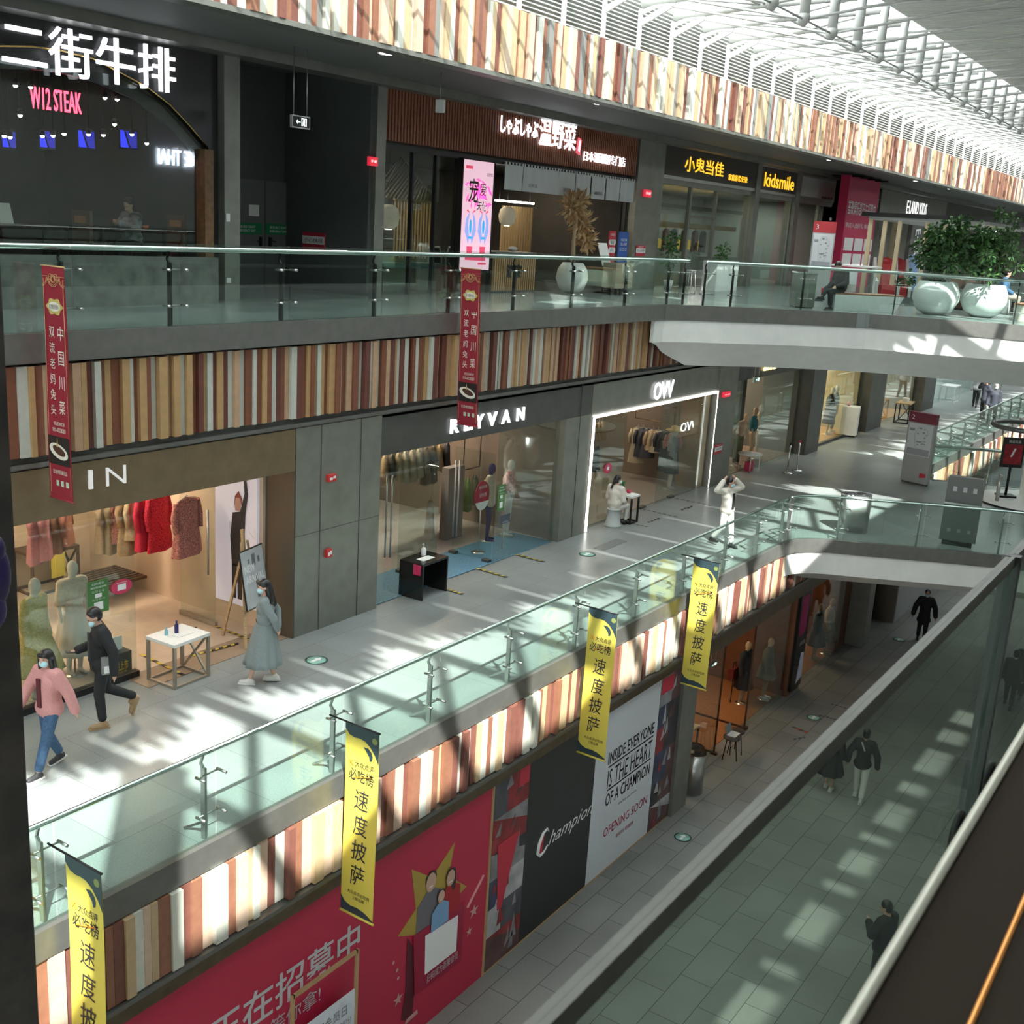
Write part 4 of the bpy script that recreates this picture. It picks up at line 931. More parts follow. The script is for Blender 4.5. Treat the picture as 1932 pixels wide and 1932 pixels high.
def figure(name, label, cat, loc, yaw, pose=None, skin_m=skin, top=None, bottom=None, skirt=None, shoes=None, hair=None, mask=False, hgt=1.70, vox=.016, group=None, hands=True, face=True, collar=None, sleeve=1.0, egg=False):
    s = dict(SK0); s.update(pose or {}); s = {k: V(v) for k, v in s.items()}
    root = empty(name, label, cat, group, loc, yaw); root.scale = (hgt / 1.70,) * 3
    m = MB()
    f = s['face'].normalized(); up = (s['hed'] - s['nek']).normalized()
    capsule(m, s['pel'] - V((0, 0, .04)), s['che'], .115, .13); capsule(m, s['che'] + V((0, .06, 0)), s['che'] + V((0, -.06, 0)), .10); capsule(m, s['sL'], s['sR'], .062); capsule(m, s['nek'] - up * .07, s['hed'] - up * .03, .056, .05)
    if not egg: m.ball(s['hed'] + up * .03, (.092, .078, .105)); m.ball(s['hed'] - up * .055 + f * .03, (.055, .055, .06)); sd = up.cross(f).normalized(); capsule(m, s['hed'] + f * .085 + up * .01, s['hed'] + f * .105 - up * .025, .012, .016, 8); [m.ball(s['hed'] + sd * k * .08 - f * .01, (.02, .014, .03), 0, 8, 6) for k in (-1, 1)]
    else: m.ball(s['hed'] + up * .015, (.088, .078, .125)); sd = up.cross(f).normalized()
    for k in 'LR':
        capsule(m, s['s' + k], s['e' + k], .050, .040); capsule(m, s['e' + k], s['w' + k], .038, .026)
        if hands: hand(m, s['w' + k], s['e' + k])
        capsule(m, s['h' + k], s['k' + k], .082, .056); capsule(m, s['k' + k], s['a' + k], .054, .036); t = s['t' + k].normalized(); capsule(m, s['a' + k] - V((0, 0, .045)), s['a' + k] + t * .14 - V((0, 0, .052)), .036, .028)
    fuse(m, 'body', skin_m, root, vox)
    if face:
        for k in (-1, 1): MB().ball(s['hed'] + f * .086 + sd * k * .034 + up * .028, (.009, .011, .006), 0, 8, 6).build('eye', black, root)
        if not mask: MB().ball(s['hed'] + f * .083 - up * .062, (.012, .022, .007), 0, 8, 6).build('mouth', mat('lips', (.4, .12, .1), .5), root)
    if bottom:
        m = MB(); capsule(m, s['pel'] - V((0, 0, .03)), s['pel'] + V((0, 0, .08)), .135, .13)
        for k in 'LR': a = s['a' + k]; kk = s['k' + k]; capsule(m, s['h' + k], kk, .098, .075); capsule(m, kk, a + (kk - a).normalized() * .07, .073, .062)
        fuse(m, 'trousers', bottom, root, vox)
    if skirt:
        sm, z1, z0, r0, r1, pl = skirt; c0 = s['pel']; n = 48; vs = []; hem = V(((s['kL'].x + s['kR'].x) / 2 * .5, (s['kL'].y + s['kR'].y) / 2, 0))
        K = 9
        for i in range(K + 1):
            t = i / K; z = z1 + (z0 - z1) * t; r = r0 + (r1 - r0) * t ** .8
            for j in range(n):
                a = 2 * math.pi * j / n; rr = r * (1 + .07 * t * math.sin(a * pl))
                vs.append((c0.x + hem.x * t + rr * math.cos(a) * .95, c0.y + rr * math.sin(a), z))
        m = MB(); m.add(vs, [(i * n + j, (i + 1) * n + j, (i + 1) * n + (j + 1) % n, i * n + (j + 1) % n) for i in range(K) for j in range(n)], 0, True)
        o = m.build('skirt', sm, root); md = o.modifiers.new('thick', 'SOLIDIFY'); md.thickness = .008
    if top:
        tm, hem, puff = top; m = MB()
        capsule(m, V((s['pel'].x, s['pel'].y, max(hem + .10, s['pel'].z - .25))), s['che'], .125 + puff, .135 + puff * .7); capsule(m, V((s['pel'].x, s['pel'].y + .05, max(hem + .11, s['pel'].z - .25))), V((s['pel'].x, s['pel'].y - .05, max(hem + .11, s['pel'].z - .25))), .12 + puff); capsule(m, s['sL'], s['sR'], .078 + puff * .4); capsule(m, s['che'] + V((0, .07, .0)), s['che'] + V((0, -.07, .0)), .115 + puff * .6)
        for k in 'LR':
            capsule(m, s['s' + k], s['e' + k], .068 + puff * .6, .058 + puff * .6)
            if sleeve > .5: w = s['e' + k].lerp(s['w' + k], sleeve); capsule(m, s['e' + k], w, .056 + puff * .6, .044 + puff * .7)
        fuse(m, 'jacket', tm, root, vox)
        if collar:
            d = (s['che'] - s['pel']); fr = f.copy(); fr.z = 0; fr.normalize(); fr = V((1, 0, 0))
            m = MB(); m.obox(s['che'].lerp(s['pel'], .35) + fr * (.125 + puff) - V((0, 0, 0)), (.012, 0, -.012 * 0), (0, .035, 0), (0, 0, .20)); m.build('shirt_front', collar, root)
    if shoes:
        for k in 'LR':
            t = s['t' + k].normalized(); a = s['a' + k] - V((0, 0, .085)); q = V((0, 0, 1)).cross(t).normalized(); u = t.cross(q) * 1
            m = MB(); capsule(m, a - t * .035 + u * .045, a + t * .14 + u * .038, .046, .038); capsule(m, a - t * .02 + u * .06, a + u * .085, .044, .042)
            sh = fuse(m, 'shoe', shoes[0], root, .012, 2)
            m = MB(); m.obox(a + t * .05 + u * .012, t * .135, q * .042, u * .012); m.build('sole', shoes[1], sh)
    if hair:
        style, hm = hair; m = MB(); h = s['hed']
        m.ball(h + up * .048 - f * .022, (.100, .092, .095)); m.ball(h - f * .045 + up * .0, (.075, .085, .09))
        if style == 'long':
            capsule(m, h - f * .06, h - f * .085 - up * .27, .082, .075); capsule(m, h - f * .055 + sd * .05, h - f * .05 + sd * .075 - up * .22, .05, .045); capsule(m, h - f * .055 - sd * .05, h - f * .05 - sd * .075 - up * .22, .05, .045)
        if style == 'front': 
            for k in (-1, 1): capsule(m, h + sd * k * .085 + f * .0, h + sd * k * .095 + f * .05 - up * .34, .038, .036)
            capsule(m, h - f * .06, h - f * .08 - up * .2, .08, .07)
        if style in ('long', 'front'): capsule(m, h + f * .065 + up * .085 + sd * .04, h + f * .065 + up * .085 - sd * .04, .03)
        if style == 'pony': capsule(m, h - f * .10, h - f * .15 - up * .2, .035, .025)
        fuse(m, 'hair', hm, root, .013, 2)
    if mask:
        m = MB(); c = s['hed'] + f * .062 - up * .042; rt = Matrix((f, sd, up)).transposed()
        m.ball(c, (.052, .064, .052), 0, 14, 8, rt); m.build('face_mask', maskm, root)
    return root
def garment(name, label, cat, p, w, length, mt, axis=(0, 1, 0), sleeve=.5, flare=1.15, grp=None, hanger=True, proto=None, seed=0):
    """a coat or dress on a hanger: p is the hook point, axis the shoulder direction"""
    r = random.Random(seed); ax = V(axis).normalized(); fr = V((ax.y, -ax.x, 0)); e = empty(name, label, cat, grp, loc=p)
    m = MB(); n = 20; prof = [(0.05, .035, -.10), (.30, .05, -.13), (.46, .075, -.19), (.44, .085, -.35), (.43 * flare ** .4, .09, -.55 * 1), (.47 * flare, .11, -length * .8), (.5 * flare, .12, -length)]
    vs = []
    for i, (a, b, z) in enumerate(prof):
        if i >= 3: z = -.19 - (length - .19) * (i - 2) / 4
        for j in range(n):
            an = 2 * math.pi * j / n; k = 1 + (.12 * math.sin(an * 5 + seed) * (i / 6) if i > 2 else 0)
            vs.append(ax * (w * a * math.cos(an) * k) + fr * (b * math.sin(an) * k) + V((0, 0, z)))
    m.add(vs, [(i * n + j, (i + 1) * n + j, (i + 1) * n + (j + 1) % n, i * n + (j + 1) % n) for i in range(6) for j in range(n)], 0, True)
    m.add(vs[-n:], [tuple(range(n))[::-1]], 0)
    m.build('cloth', mt, e)
    if sleeve:
        for k in (-1, 1):
            a = ax * (k * w * .42) + V((0, 0, -.17)); mm = MB(); mm.tube([a, a + ax * k * .07 + V((0, 0, -sleeve * .5)), a + ax * k * .05 + fr * .03 + V((0, 0, -sleeve))], [.055, .055, .05], 10); mm.build('sleeve', mt, e)
    if hanger:
        mm = MB(); mm.tube([V((0, 0, 0)), V((0, 0, -.07))], .006, 6); mm.tube([ax * (-w * .4) + V((0, 0, -.14)), V((0, 0, -.07)), ax * (w * .4) + V((0, 0, -.14))], .008, 6); mm.build('hanger', steel, e)
    return e
# ================================================================ LEVEL TWO
Y = YB
beige = mat('beige_wall', (.62, .50, .38), .6); beigef = mat('beige_floor', (.52, .43, .34), .35, 0, .08, 4)
ceilw = mat('shop_ceiling', (.5, .48, .44), .7)
# fascias, pillars
m = MB()
m.box(13.15, 15.3, 13.04, 13.3, Z2, -3.45); m.box(15.3, 22.85, 13.06, 13.2, -4.2, -3.45, 1); m.box(21.7, 22.85, 13.04, 13.9, Z2, -4.2); m.box(22.85, 30.0, 13.06, 13.2, -4.28, -3.45); m.box(29.98, 31.3, 13.02, 13.9, Z2, -3.4)
m.box(31.3, 110, 13.08, 13.25, -4.1, -3.4, 1); m.box(37.4, 38.7, 12.85, 13.9, Z2, -3.4, 1); m.box(44.3, 46.3, 12.9, 13.9, Z2, -3.4, 1); m.box(52.4, 54.4, 12.9, 13.9, Z2, -3.4, 1)
struct(m.build('wall_north.015', [panel, panel_d]))
m = MB()
for x in (13.75, 14.75, 22.3, 30.6): m.box(x - .006, x + .006, 13.03, 13.05, Z2, -3.45)
for z in (-5.3,): m.box(13.15, 15.3, 13.035, 13.045, z - .005, z + .005)
struct(m.build('trim_11', panel_d))
m = MB(); m.box(7.2, 13.12, 13.02, 13.1, -4.15, -3.45); struct(m.build('wall_north.016', mat('bronze_sign_panel', (.17, .125, .07), .45, .3, .1, 4)))
m = MB(); m.box(13.12, 13.16, 13.04, 15.6, Z2, -3.6, 0); struct(m.build('wall_side.100', mat('bronze_jamb', (.11, .09, .065), .45, .3)))
# ---- first fashion shop
shopbox(7.0, 13.12, 13.7, 18.6, Z2, -3.6, beige, beigef, ceilw, 130, (1, .80, .58), 3)
struct(MB().box(10.2, 13.1, 13.12, 15.3, Z2, Z2 + .008).build('floor_mat_entrance', mat('brown_entrance_floor', (.30, .22, .15), .4, 0, .1, 5)))
m = MB(); textxz(m, 'E', 13.0, 8.62, 8.90, -3.83, -3.57, 0, .02, -.01); m.box(9.20, 9.255, 12.98, 13.02, -3.83, -3.57); textxz(m, 'N', 13.0, 9.47, 9.79, -3.83, -3.57, 0, .02, -.01)
tag(m.build('shop_sign', mat('bright_steel_letter', (.9, .9, .88), .2, .6, emit=.25)), 'thin pale metal letters on the bronze panel, half behind the red banner', 'sign')
for a, b in ((7.6, 9.05), (9.07, 10.38)): struct(MB().box(a, b, 13.62, 13.635, Z2 + .1, -4.15).build('window_9', shop_glass))
struct(MB().box(7.3, 10.4, 13.58, 13.70, Z2, Z2 + .10).build('trim_12', black))
struct(MB().box(12.62, 12.635, 14.4, 15.3, Z2 + .1, -4.3).build('door_3', shop_glass))
m = MB(); m.box(12.6, 12.66, 14.38, 15.32, Z2 + .02, Z2 + .1); m.tube([(12.56, 14.5, -6.15), (12.56, 14.5, -5.0)], .02, 8); struct(m.build('trim_13', steel))
# portrait light box on the side wall of the entrance
e = empty('poster_light_box', 'tall pale poster of a dark-clad model on the entrance side wall', 'poster')
MB().box(13.0, 13.055, 13.78, 14.82, -6.75, -4.38).build('panel', mat('lilac_poster', (.55, .52, .58), .5, emit=.25), e)
def PX(y, z): return V((12.99, 14.82 - y * 1.04, -6.75 + z * 2.37))
m = MB(); m.prism([PX(.42, .30), PX(.68, .30), PX(.72, .52), PX(.74, .70), PX(.80, .86), PX(.76, .97), PX(.70, .96), PX(.72, .86), PX(.62, .72), PX(.44, .70), PX(.38, .52)], (-.004, 0, 0)); m.prism([PX(.42, .05), PX(.52, .05), PX(.54, .31), PX(.42, .31)], (-.004, 0, 0)); m.prism([PX(.56, .05), PX(.66, .05), PX(.68, .31), PX(.55, .31)], (-.004, 0, 0)); m.build('model_clothes', mat('poster_black', (.035, .033, .035), .5), e)
m = MB(); m.prism([PX(.50, .72), PX(.62, .72), PX(.64, .80), PX(.57, .84), PX(.49, .80)], (-.006, 0, 0)); m.build('model_face', mat('poster_face', (.50, .30, .25), .5), e)
m = MB(); m.prism([PX(.47, .74), PX(.50, .83), PX(.58, .87), PX(.66, .82), PX(.66, .76), PX(.62, .82), PX(.52, .82)], (-.007, 0, 0)); m.build('model_hair', mat('poster_hair', (.28, .08, .06), .5), e)
m = MB(); text(m, 'EIN', PX(.36, .54), (0, -1, 0), ZU, .62, .22, 0, 0, -.02); m.build('lettering', wprint, e)
# easel with arrival board
e = empty('easel', 'wooden easel holding the white arrivals board by the shop entrance', 'easel'); c = FZ(480, 1212, Z2)
ex, ey = 12.55, 13.45; tl = V((.3, -.95, 0)).normalized(); sd_ = V((.95, .3, 0)).normalized(); fr_ = V((.25, -.95, 0)).normalized(); sd_ = V((fr_.y * -1, fr_.x, 0)); sd_ = V((.97, .25, 0)).normalized(); fr_ = V((sd_.y, -sd_.x, 0))
B0 = V((ex, ey, Z2))
for k in (-1, 1): MB().bar(B0 + sd_ * k * .32 + fr_ * .12, B0 + sd_ * k * .08 - fr_ * .12 + V((0, 0, 1.75)), .04, .04).build('leg', woodl, e)
MB().bar(B0 - fr_ * .55, B0 - fr_ * .14 + V((0, 0, 1.6)), .04, .04).build('leg', woodl, e)
MB().bar(B0 + sd_ * -.3 + fr_ * .05 + V((0, 0, .62)), B0 + sd_ * .3 + fr_ * .05 + V((0, 0, .62)), .05, .05).build('ledge', woodl, e)
MB().bar(B0 - fr_ * .12 + V((0, 0, 1.4)), B0 - fr_ * .16 + V((0, 0, 1.95)), .05, .05).build('mast', woodl, e)
e = empty('arrivals_board', 'white framed board with pale lettering standing on the wooden easel', 'board')
upb = (V((0, 0, 1)) - fr_ * .16).normalized(); cb = B0 + fr_ * .07 + V((0, 0, 1.16))
MB().obox(cb, sd_ * .34, fr_ * .012, upb * .50).build('frame', black, e); MB().obox(cb + fr_ * .01, sd_ * .325, fr_ * .006, upb * .485).build('panel', mat('board_grey_white', (.50, .53, .55), .5, 0, .15, 3), e)
m = MB(); text(m, 'NEW', cb + fr_ * .02 - sd_ * .27 + upb * .12, sd_, upb, .3, .12, 0, 0, .02); text(m, 'ARRIVAL', cb + fr_ * .02 - sd_ * .27 - upb * .06, sd_, upb, .55, .12, 0, 0, .02); m.build('lettering', wprint, e)
m = MB(); m.obox(cb + fr_ * .017 + upb * .30 + sd_ * .02, sd_ * .05, fr_ * .001, upb * .10); m.obox(cb + fr_ * .017 + upb * .30 - sd_ * .12, sd_ * .03, fr_ * .001, upb * .04); m.obox(cb + fr_ * .017 + upb * .28 + sd_ * .17, sd_ * .03, fr_ * .001, upb * .05); m.obox(cb + fr_ * .017 - upb * .15 + sd_ * .06, sd_ * .045, fr_ * .001, upb * .2); m.build('picture', mat('board_print_grey', (.18, .19, .2), .5), e)
# white sanitiser table on steel frame
def frametable(c, w, d, h, top, frm, label, rz=0, name='display_table', cat='table', braces=True):
    e = empty(name, label, cat, None, c, rz)
    MB().box(-w / 2, w / 2, -d / 2, d / 2, h - .05, h).build('tabletop', top, e)
    for sx in (-1, 1):
        for sy in (-1, 1): x, y = sx * (w / 2 - .025), sy * (d / 2 - .025); MB().box(x - .022, x + .022, y - .022, y + .022, 0, h - .05).build('leg', frm, e)
    m = MB()
    for sx in (-1, 1): m.box(sx * (w / 2 - .045), sx * (w / 2 - .005), -d / 2 + .05, d / 2 - .05, 0, .04)
    for sy in (-1, 1): m.box(-w / 2 + .05, w / 2 - .05, sy * (d / 2 - .045), sy * (d / 2 - .005), 0, .04)
    m.build('base_frame', frm, e)
    if braces:
        for k in (-1, 1): MB().bar((w / 2 - .025, -k * (d / 2 - .05), .04), (w / 2 - .025, k * (d / 2 - .05), h - .06), .03, .03).build('brace', frm, e)
    return e
tp = FZ(312, 1290, Z2); T1 = V((10.75, 13.1, Z2))
frametable(T1, .72, .62, .72, white, mat('champagne_frame', (.40, .36, .30), .4, .7), 'white table on a crossed metal frame with two bottles, at the shop entrance', .05)
m = MB(); m.lathe(T1 + V((.02, .06, .72)), [(.03, 0), (.032, .01), (.032, .13), (.014, .15), (.014, .19), (.018, .20)], 14); tag(m.build('bottle', mat('dark_blue_bottle', (.02, .02, .12), .3)), 'dark blue spray bottle on the white crossed-frame table', 'bottle')
m = MB(); m.lathe(T1 + V((-.14, .10, .72)), [(.028, 0), (.03, .01), (.026, .08), (.012, .10), (.012, .13)], 14); tag(m.build('bottle', mat('pale_teal_bottle', (.25, .55, .6), .3)), 'small pale teal bottle on the white crossed-frame table', 'bottle')
m = MB(); m.box(T1.x - .16, T1.x + .1, T1.y - .04, T1.y + .17, Z2 + .72, Z2 + .723); m.box(T1.x - .1, T1.x + .2, T1.y - .12, T1.y + .03, Z2 + .723, Z2 + .726)
tag(m.build('paper_sheets', white), 'two white paper sheets on the white crossed-frame table', 'paper')
# stickers on the glass
def sticker(px0, py0, px1, py1, y, mt, label, rnd=False, texts=(), name='glass_sticker'):
    p = FY(px0, py1, y); q = FY(px1, py0, y); e = empty(name, label, 'sticker')
    m = MB()
    if rnd: cx, cz = (p.x + q.x) / 2, (p.z + q.z) / 2; m.prism([(cx + (q.x - p.x) / 2 * math.cos(a * .2618), y, cz + (q.z - p.z) / 2 * math.sin(a * .2618)) for a in range(24)], (0, .006, 0))
    else: m.box(p.x, q.x, y, y + .006, p.z, q.z)
    m.build('sheet', mt, e); m = MB()
    for s, a, b, c, d in texts:
        if s == '#': m.box(p.x + (q.x - p.x) * a, p.x + (q.x - p.x) * b, y - .003, y, p.z + (q.z - p.z) * c, p.z + (q.z - p.z) * d)
        else: textxz(m, s, y - .003, p.x + (q.x - p.x) * a, p.x + (q.x - p.x) * b, p.z + (q.z - p.z) * c, p.z + (q.z - p.z) * d)
    if texts: m.build('print', wprint, e)
    return e
green = mat('poster_green', (.06, .20, .05), .5); pinkr = mat('sticker_red', (.62, .04, .12), .5)
gt = (('扫码登记', .2, .8, .87, .94), ('请您配合扫码', .12, .9, .76, .82), ('○ ○ ○ ○', .2, .8, .64, .70), ('#', .34, .66, .48, .60), ('○ ○ ○ ○', .2, .8, .40, .45), ('#', .28, .72, .10, .34))
sticker(167, 1090, 204, 1162, 13.6, green, 'green registration poster on the glass behind the man in black', False, gt)
sticker(210, 1088, 249, 1126, 13.6, pinkr, 'round red sticker on the glass of the bronze-fronted shop', True, (('欢迎光临', .25, .75, .74, .84), ('#', .3, .7, .28, .68)))
e = empty('display_box', 'dark box with golden lettering inside the shop glass, behind the man in black', 'box'); p = FY(205, 1290, 13.85); q = FY(243, 1228, 13.85)
MB().box(p.x, q.x + .05, 13.85, 14.3, Z2 + .012, q.z).build('body', mat('dark_green_box', (.02, .035, .035), .4), e)
m = MB(); textxz(m, '新品上市', 13.84, p.x + .06, q.x - .03, q.z - .28, q.z - .12, 0, .005, .02); textxz(m, '全场特惠', 13.84, p.x + .08, q.x - .05, q.z - .38, q.z - .29); m.build('lettering', mat('gold_print', (.65, .42, .05), .4), e)
c_ = FY(217, 1219, 14.0); tag(MB().box(c_.x - .13, c_.x + .13, 14.0, 14.02, q.z, q.z + .22).build('small_sign', white), 'small white card standing on the dark golden-lettered box', 'card')
# garments: (pixel x, hook pixel y, distance, width, length, colour, sleeve, label)
def hang(lst, axis, grp, fx=None):
    for i, (px, py, yy, w, l, col, slv, lab) in enumerate(lst):
        if 'red' in lab or 'pattern' in lab: ax_ = (.85, .15, 0)
        else: ax_ = axis
        garment('hanging_garment', lab, 'clothes', FX(px, py, fx) if fx else FY(px, py, yy), w, l, mat('cloth_%d_%d_%d' % tuple(int(c * 100) for c in col), col, .85, 0, .6 if 'pattern' in lab else .15, 45 if 'pattern' in lab else 25), ax_, slv, grp=grp, seed=i)
hang([(298, 920, 15.6, .52, 1.12, (.52, .02, .05), .55, 'bright red long coat hanging nearer the patterned coat'), (277, 922, 15.7, .50, 1.08, (.50, .02, .06), .55, 'red dress hanging directly behind the bright red coat'),
      (352, 928, 14.9, .62, 1.12, (.50, .20, .17), .5, 'red and cream patterned coat hanging alone at the end of its rail'), (258, 920, 15.9, .48, .9, (.55, .42, .27), .5, 'beige shirt hanging at the back of the red coats'), (243, 918, 16.0, .5, 1.2, (.45, .30, .16), .5, 'tan dress hanging with the red coats'),
      (225, 918, 16.4, .46, 1.0, (.42, .18, .16), .4, 'dusty pink patterned dress hanging mid-shop'), (207, 922, 16.5, .46, 1.15, (.30, .24, .16), .4, 'olive brown dress hanging mid-shop'), (190, 925, 16.6, .46, 1.1, (.40, .30, .2), .4, 'pale brown skirt set hanging mid-shop'),
      (122, 935, 16.6, .42, .85, (.34, .14, .10), .4, 'rust top hanging next to the pink dresses'), (105, 938, 16.6, .42, .95, (.20, .10, .07), .4, 'brown top hanging next to the pink dresses'), (82, 938, 16.5, .46, 1.05, (.45, .20, .22), .4, 'pink dress hanging behind the glass, nearer the middle'), (62, 940, 16.5, .46, 1.1, (.45, .18, .20), .4, 'pink dress hanging behind the glass, by the shop corner')], (.75, .65, 0), 'clothes hanging in the bronze-fronted shop')
m = MB()
for a, b in (((235, 915), (368, 940)), ((50, 938), (232, 916))):
    yy = 15.9 if a[0] > 200 else 16.5; p = FY(*a, yy); q = FY(*b, yy if a[0] < 200 else 15.0); p.z = q.z = max(p.z, q.z) + .02
    m = MB(); m.tube([p, q], .014, 8); m.tube([p, V((p.x, p.y, -3.66))], .012, 6); m.tube([q, V((q.x, q.y, -3.66))], .012, 6); tag(m.build('clothes_rail', mat('dark_brass', (.25, .17, .08), .4, .8)), 'brass rail hung from the shop ceiling for the ' + ('red coats' if a[0] > 200 else 'pink dresses'), 'rail', 'hanging rails in the bronze-fronted shop')
e = empty('slatted_bench', 'low dark slatted bench under the red coats', 'bench'); c = FZ(265, 1100, Z2) - V((.75, 0, 0))
m = MB()
for i in range(9): m.box(c.x - .75, c.x + .85, c.y - .45 + i * .11, c.y - .38 + i * .11, Z2 + .25, Z2 + .3)
m.build('slat_top', mat('dark_oak', (.09, .05, .03), .5), e)
for sx in (-.6, .7):
    for sy in (-.35, .4): MB().box(c.x + sx - .03, c.x + sx + .03, c.y + sy - .03, c.y + sy + .03, Z2 + .012, Z2 + .25).build('leg', MATS['dark_oak'], e)
c = FZ(90, 1110, Z2); frametable(V((c.x, c.y, Z2 + .012)), 1.0, .6, .8, mat('dark_oak', (.09, .05, .03)), mat('dark_oak', (.09, .05, .03)), 'dark wooden crossed-leg table with a yellow garment on it, inside the bronze-fronted shop')
m = MB(); m.box(c.x - .12, c.x + .16, c.y - .33, c.y + .2, Z2 + .813, Z2 + .84); m.box(c.x - .12, c.x + .16, c.y - .34, c.y - .315, Z2 + .3, Z2 + .82); tag(m.build('folded_garment', mat('yellow_cloth', (.60, .52, .08), .8)), 'yellow garment draped over the dark wooden table', 'clothes')
manq = mat('mannequin_white', (.60, .56, .48), .5); manq2 = mat('mannequin_wood', (.50, .36, .22), .5)
def stand(e, rod=True):
    m = MB(); m.lathe((0, 0, 0), [(.17, 0), (.17, .012), (.02, .02)], 18)
    if rod: m.tube([(0, .0, .01), (0, 0, .9)], .012, 6)
    m.build('base', steel, e)
MP = dict(eL=(-.02, .21, 1.12), eR=(-.02, -.21, 1.12), wL=(.05, .22, .86), wR=(.05, -.22, .86))
def mannequin(label, loc, yaw, skin_m=manq, pose=None, grp=None, **k):
    p = dict(MP); p.update(pose or {}); e = figure('mannequin', label, 'mannequin', loc, yaw, p, skin_m, egg=True, face=False, hands=False, vox=.02, group=grp, hgt=1.8, **k); stand(e); return e
cr = mat('cream_cloth', (.55, .48, .38), .85, 0, .1, 30); yl = mat('yellow_gingham', (.50, .42, .16), .85, 0, .2, 40)
c = FY(150, 1180, 14.2)
mannequin('cream-dressed mannequin behind the shop glass near the green poster', V((c.x, 14.35, Z2 + .012)), -1.6, top=(cr, .8, .01), skirt=(mat('pale_skirt', (.58, .54, .46), .85), 1.0, .35, .15, .30, 9), sleeve=.3)
c = FY(52, 1150, 14.0)
mannequin('yellow-dressed mannequin half hidden by the black pillar', V((c.x + .1, 14.0, Z2 + .012)), -1.2, top=(yl, .85, .02), skirt=(yl, 1.0, .4, .16, .36, 11))
# ---- second fashion shop
shopbox(15.3, 21.75, 13.3, 19.0, Z2, -3.6, mat('taupe_wall', (.22, .17, .13), .6), mat('speckled_floor', (.36, .33, .30), .4, 0, .35, 60), ceilw, 110, (1, .84, .66), 3)
struct(MB().box(15.35, 21.6, 13.15, 14.35, Z2 + .012, Z2 + .016).build('floor_blue_terrazzo', mat('blue_terrazzo', (.10, .24, .36), .4, 0, .5, 50)))
e = empty('shop_sign', 'glowing white widely spaced capitals on the dark fascia, crossed by a red banner', 'sign'); m = MB()
for s, px, w in (('R', 850, 32), ('E', 880, 26), ('Y', 905, 30), ('V', 922, 30), ('A', 951, 30), ('N', 974, 16)): pass
xs_ = [17.42, 17.95, 18.42, 18.62 + .02, 19.16, 19.66]
for s, a, b in (('R', 850, 866), ('E', 876, 891), ('Y', 896, 912), ('V', 919, 937), ('A', 946, 962), ('N', 974, 988)): textxz(m, s, 13.04, FY(a, 785, 13.04).x, FY(b, 785, 13.04).x, -4.02, -3.74, 0, .03, .03)
m.build('lettering', lit, e)
for a, b in ((15.35, 17.25), (19.25, 21.65)): struct(MB().box(a, b, 13.17, 13.185, Z2, -4.2).build('window_10', shop_glass))
struct(MB().box(17.28, 17.29, 13.2, 14.2, Z2 + .05, -4.7).build('door_4', shop_glass)); struct(MB().box(19.2, 19.215, 13.2, 14.25, Z2 + .05, -4.7).build('door_5', shop_glass))
m = MB()
for x, y in ((17.28, 13.75), (19.2, 13.75)): pass
for k, (px, pt, pb) in enumerate(((861, 868, 1010), (868, 868, 1010), (731, 898, 1050), (741, 897, 1050))): a = FY(px, pt, 13.9); m.tube([a, V((a.x, a.y, FY(px, pb, 13.9).z))], .018, 8)
struct(m.build('door_handle', steel)); m = MB()
for p in ((19.2, 13.3), (17.28, 13.3), (17.28, 14.1), (19.2, 14.2)): m.box(p[0] - .06, p[0] + .06, p[1] - .09, p[1] + .09, Z2 + .016, Z2 + .07)
struct(m.build('door_patch', panel_d))
cols = [(.42, .28, .15), (.10, .09, .07), (.45, .36, .22), (.52, .46, .33), (.50, .40, .28), (.48, .42, .30), (.20, .14, .09), (.14, .10, .06), (.40, .26, .12), (.05, .05, .06)]
labs = ['tan jacket', 'black top', 'khaki coat', 'cream coat', 'sand coat', 'pale khaki coat', 'brown suit jacket', 'dark brown jacket', 'camel jacket', 'black coat']
hang([(727 + i * 13, 850 - i * 2.6, 15.6, .44, [.55, .6, .7, .8, .8, .75, .95, .95, .7, .8][i], cols[i], .5, labs[i] + ' on the rail of the shop with glowing capitals') for i in range(10)], (.8, .6, 0), 'clothes on the rail of the shop with glowing capitals')
hang([(883, 895, 15.2, .5, .85, (.14, .26, .08), .5, 'green cardigan on a hanger inside the shop with glowing capitals'), (897, 888, 15.5, .46, .8, (.08, .10, .06), .5, 'dark olive top hanging behind the green cardigan'), (813, 935, 15.3, .42, 1.05, (.50, .34, .26), 0, 'salmon wide trousers hanging under the brown jackets')], (.8, .6, 0), None)
for a, b, yy in (((722, 846), (885, 818), 15.6), ((874, 890), (905, 880), 15.3)):
    p = FY(*a, yy); q = FY(*b, yy); p.z = q.z = max(p.z, q.z); m = MB(); m.tube([p, q], .014, 8); m.tube([p, V((p.x, p.y, -3.66))], .012, 6); m.tube([q, V((q.x, q.y, -3.66))], .012, 6)
    tag(m.build('clothes_rail', blackm), 'black rail ' + ('for the long row of coats' if a[0] < 800 else 'with the green cardigan'), 'rail', 'rails in the shop with glowing capitals')
struct(MB().box(19.85, 20.45, 14.9, 15.1, Z2 + .012, -5.4).build('wall_plinth', mat('grey_plinth', (.22, .20, .18), .5)))
m1 = FZ(922, 1020, Z2)
mannequin('mannequin with dark blue head and cream jacket', V((20.55, 14.25, Z2 + .016)), -1.1, mat('mannequin_blue', (.02, .025, .12), .5), top=(cr, .78, .02), sleeve=1, grp=None)
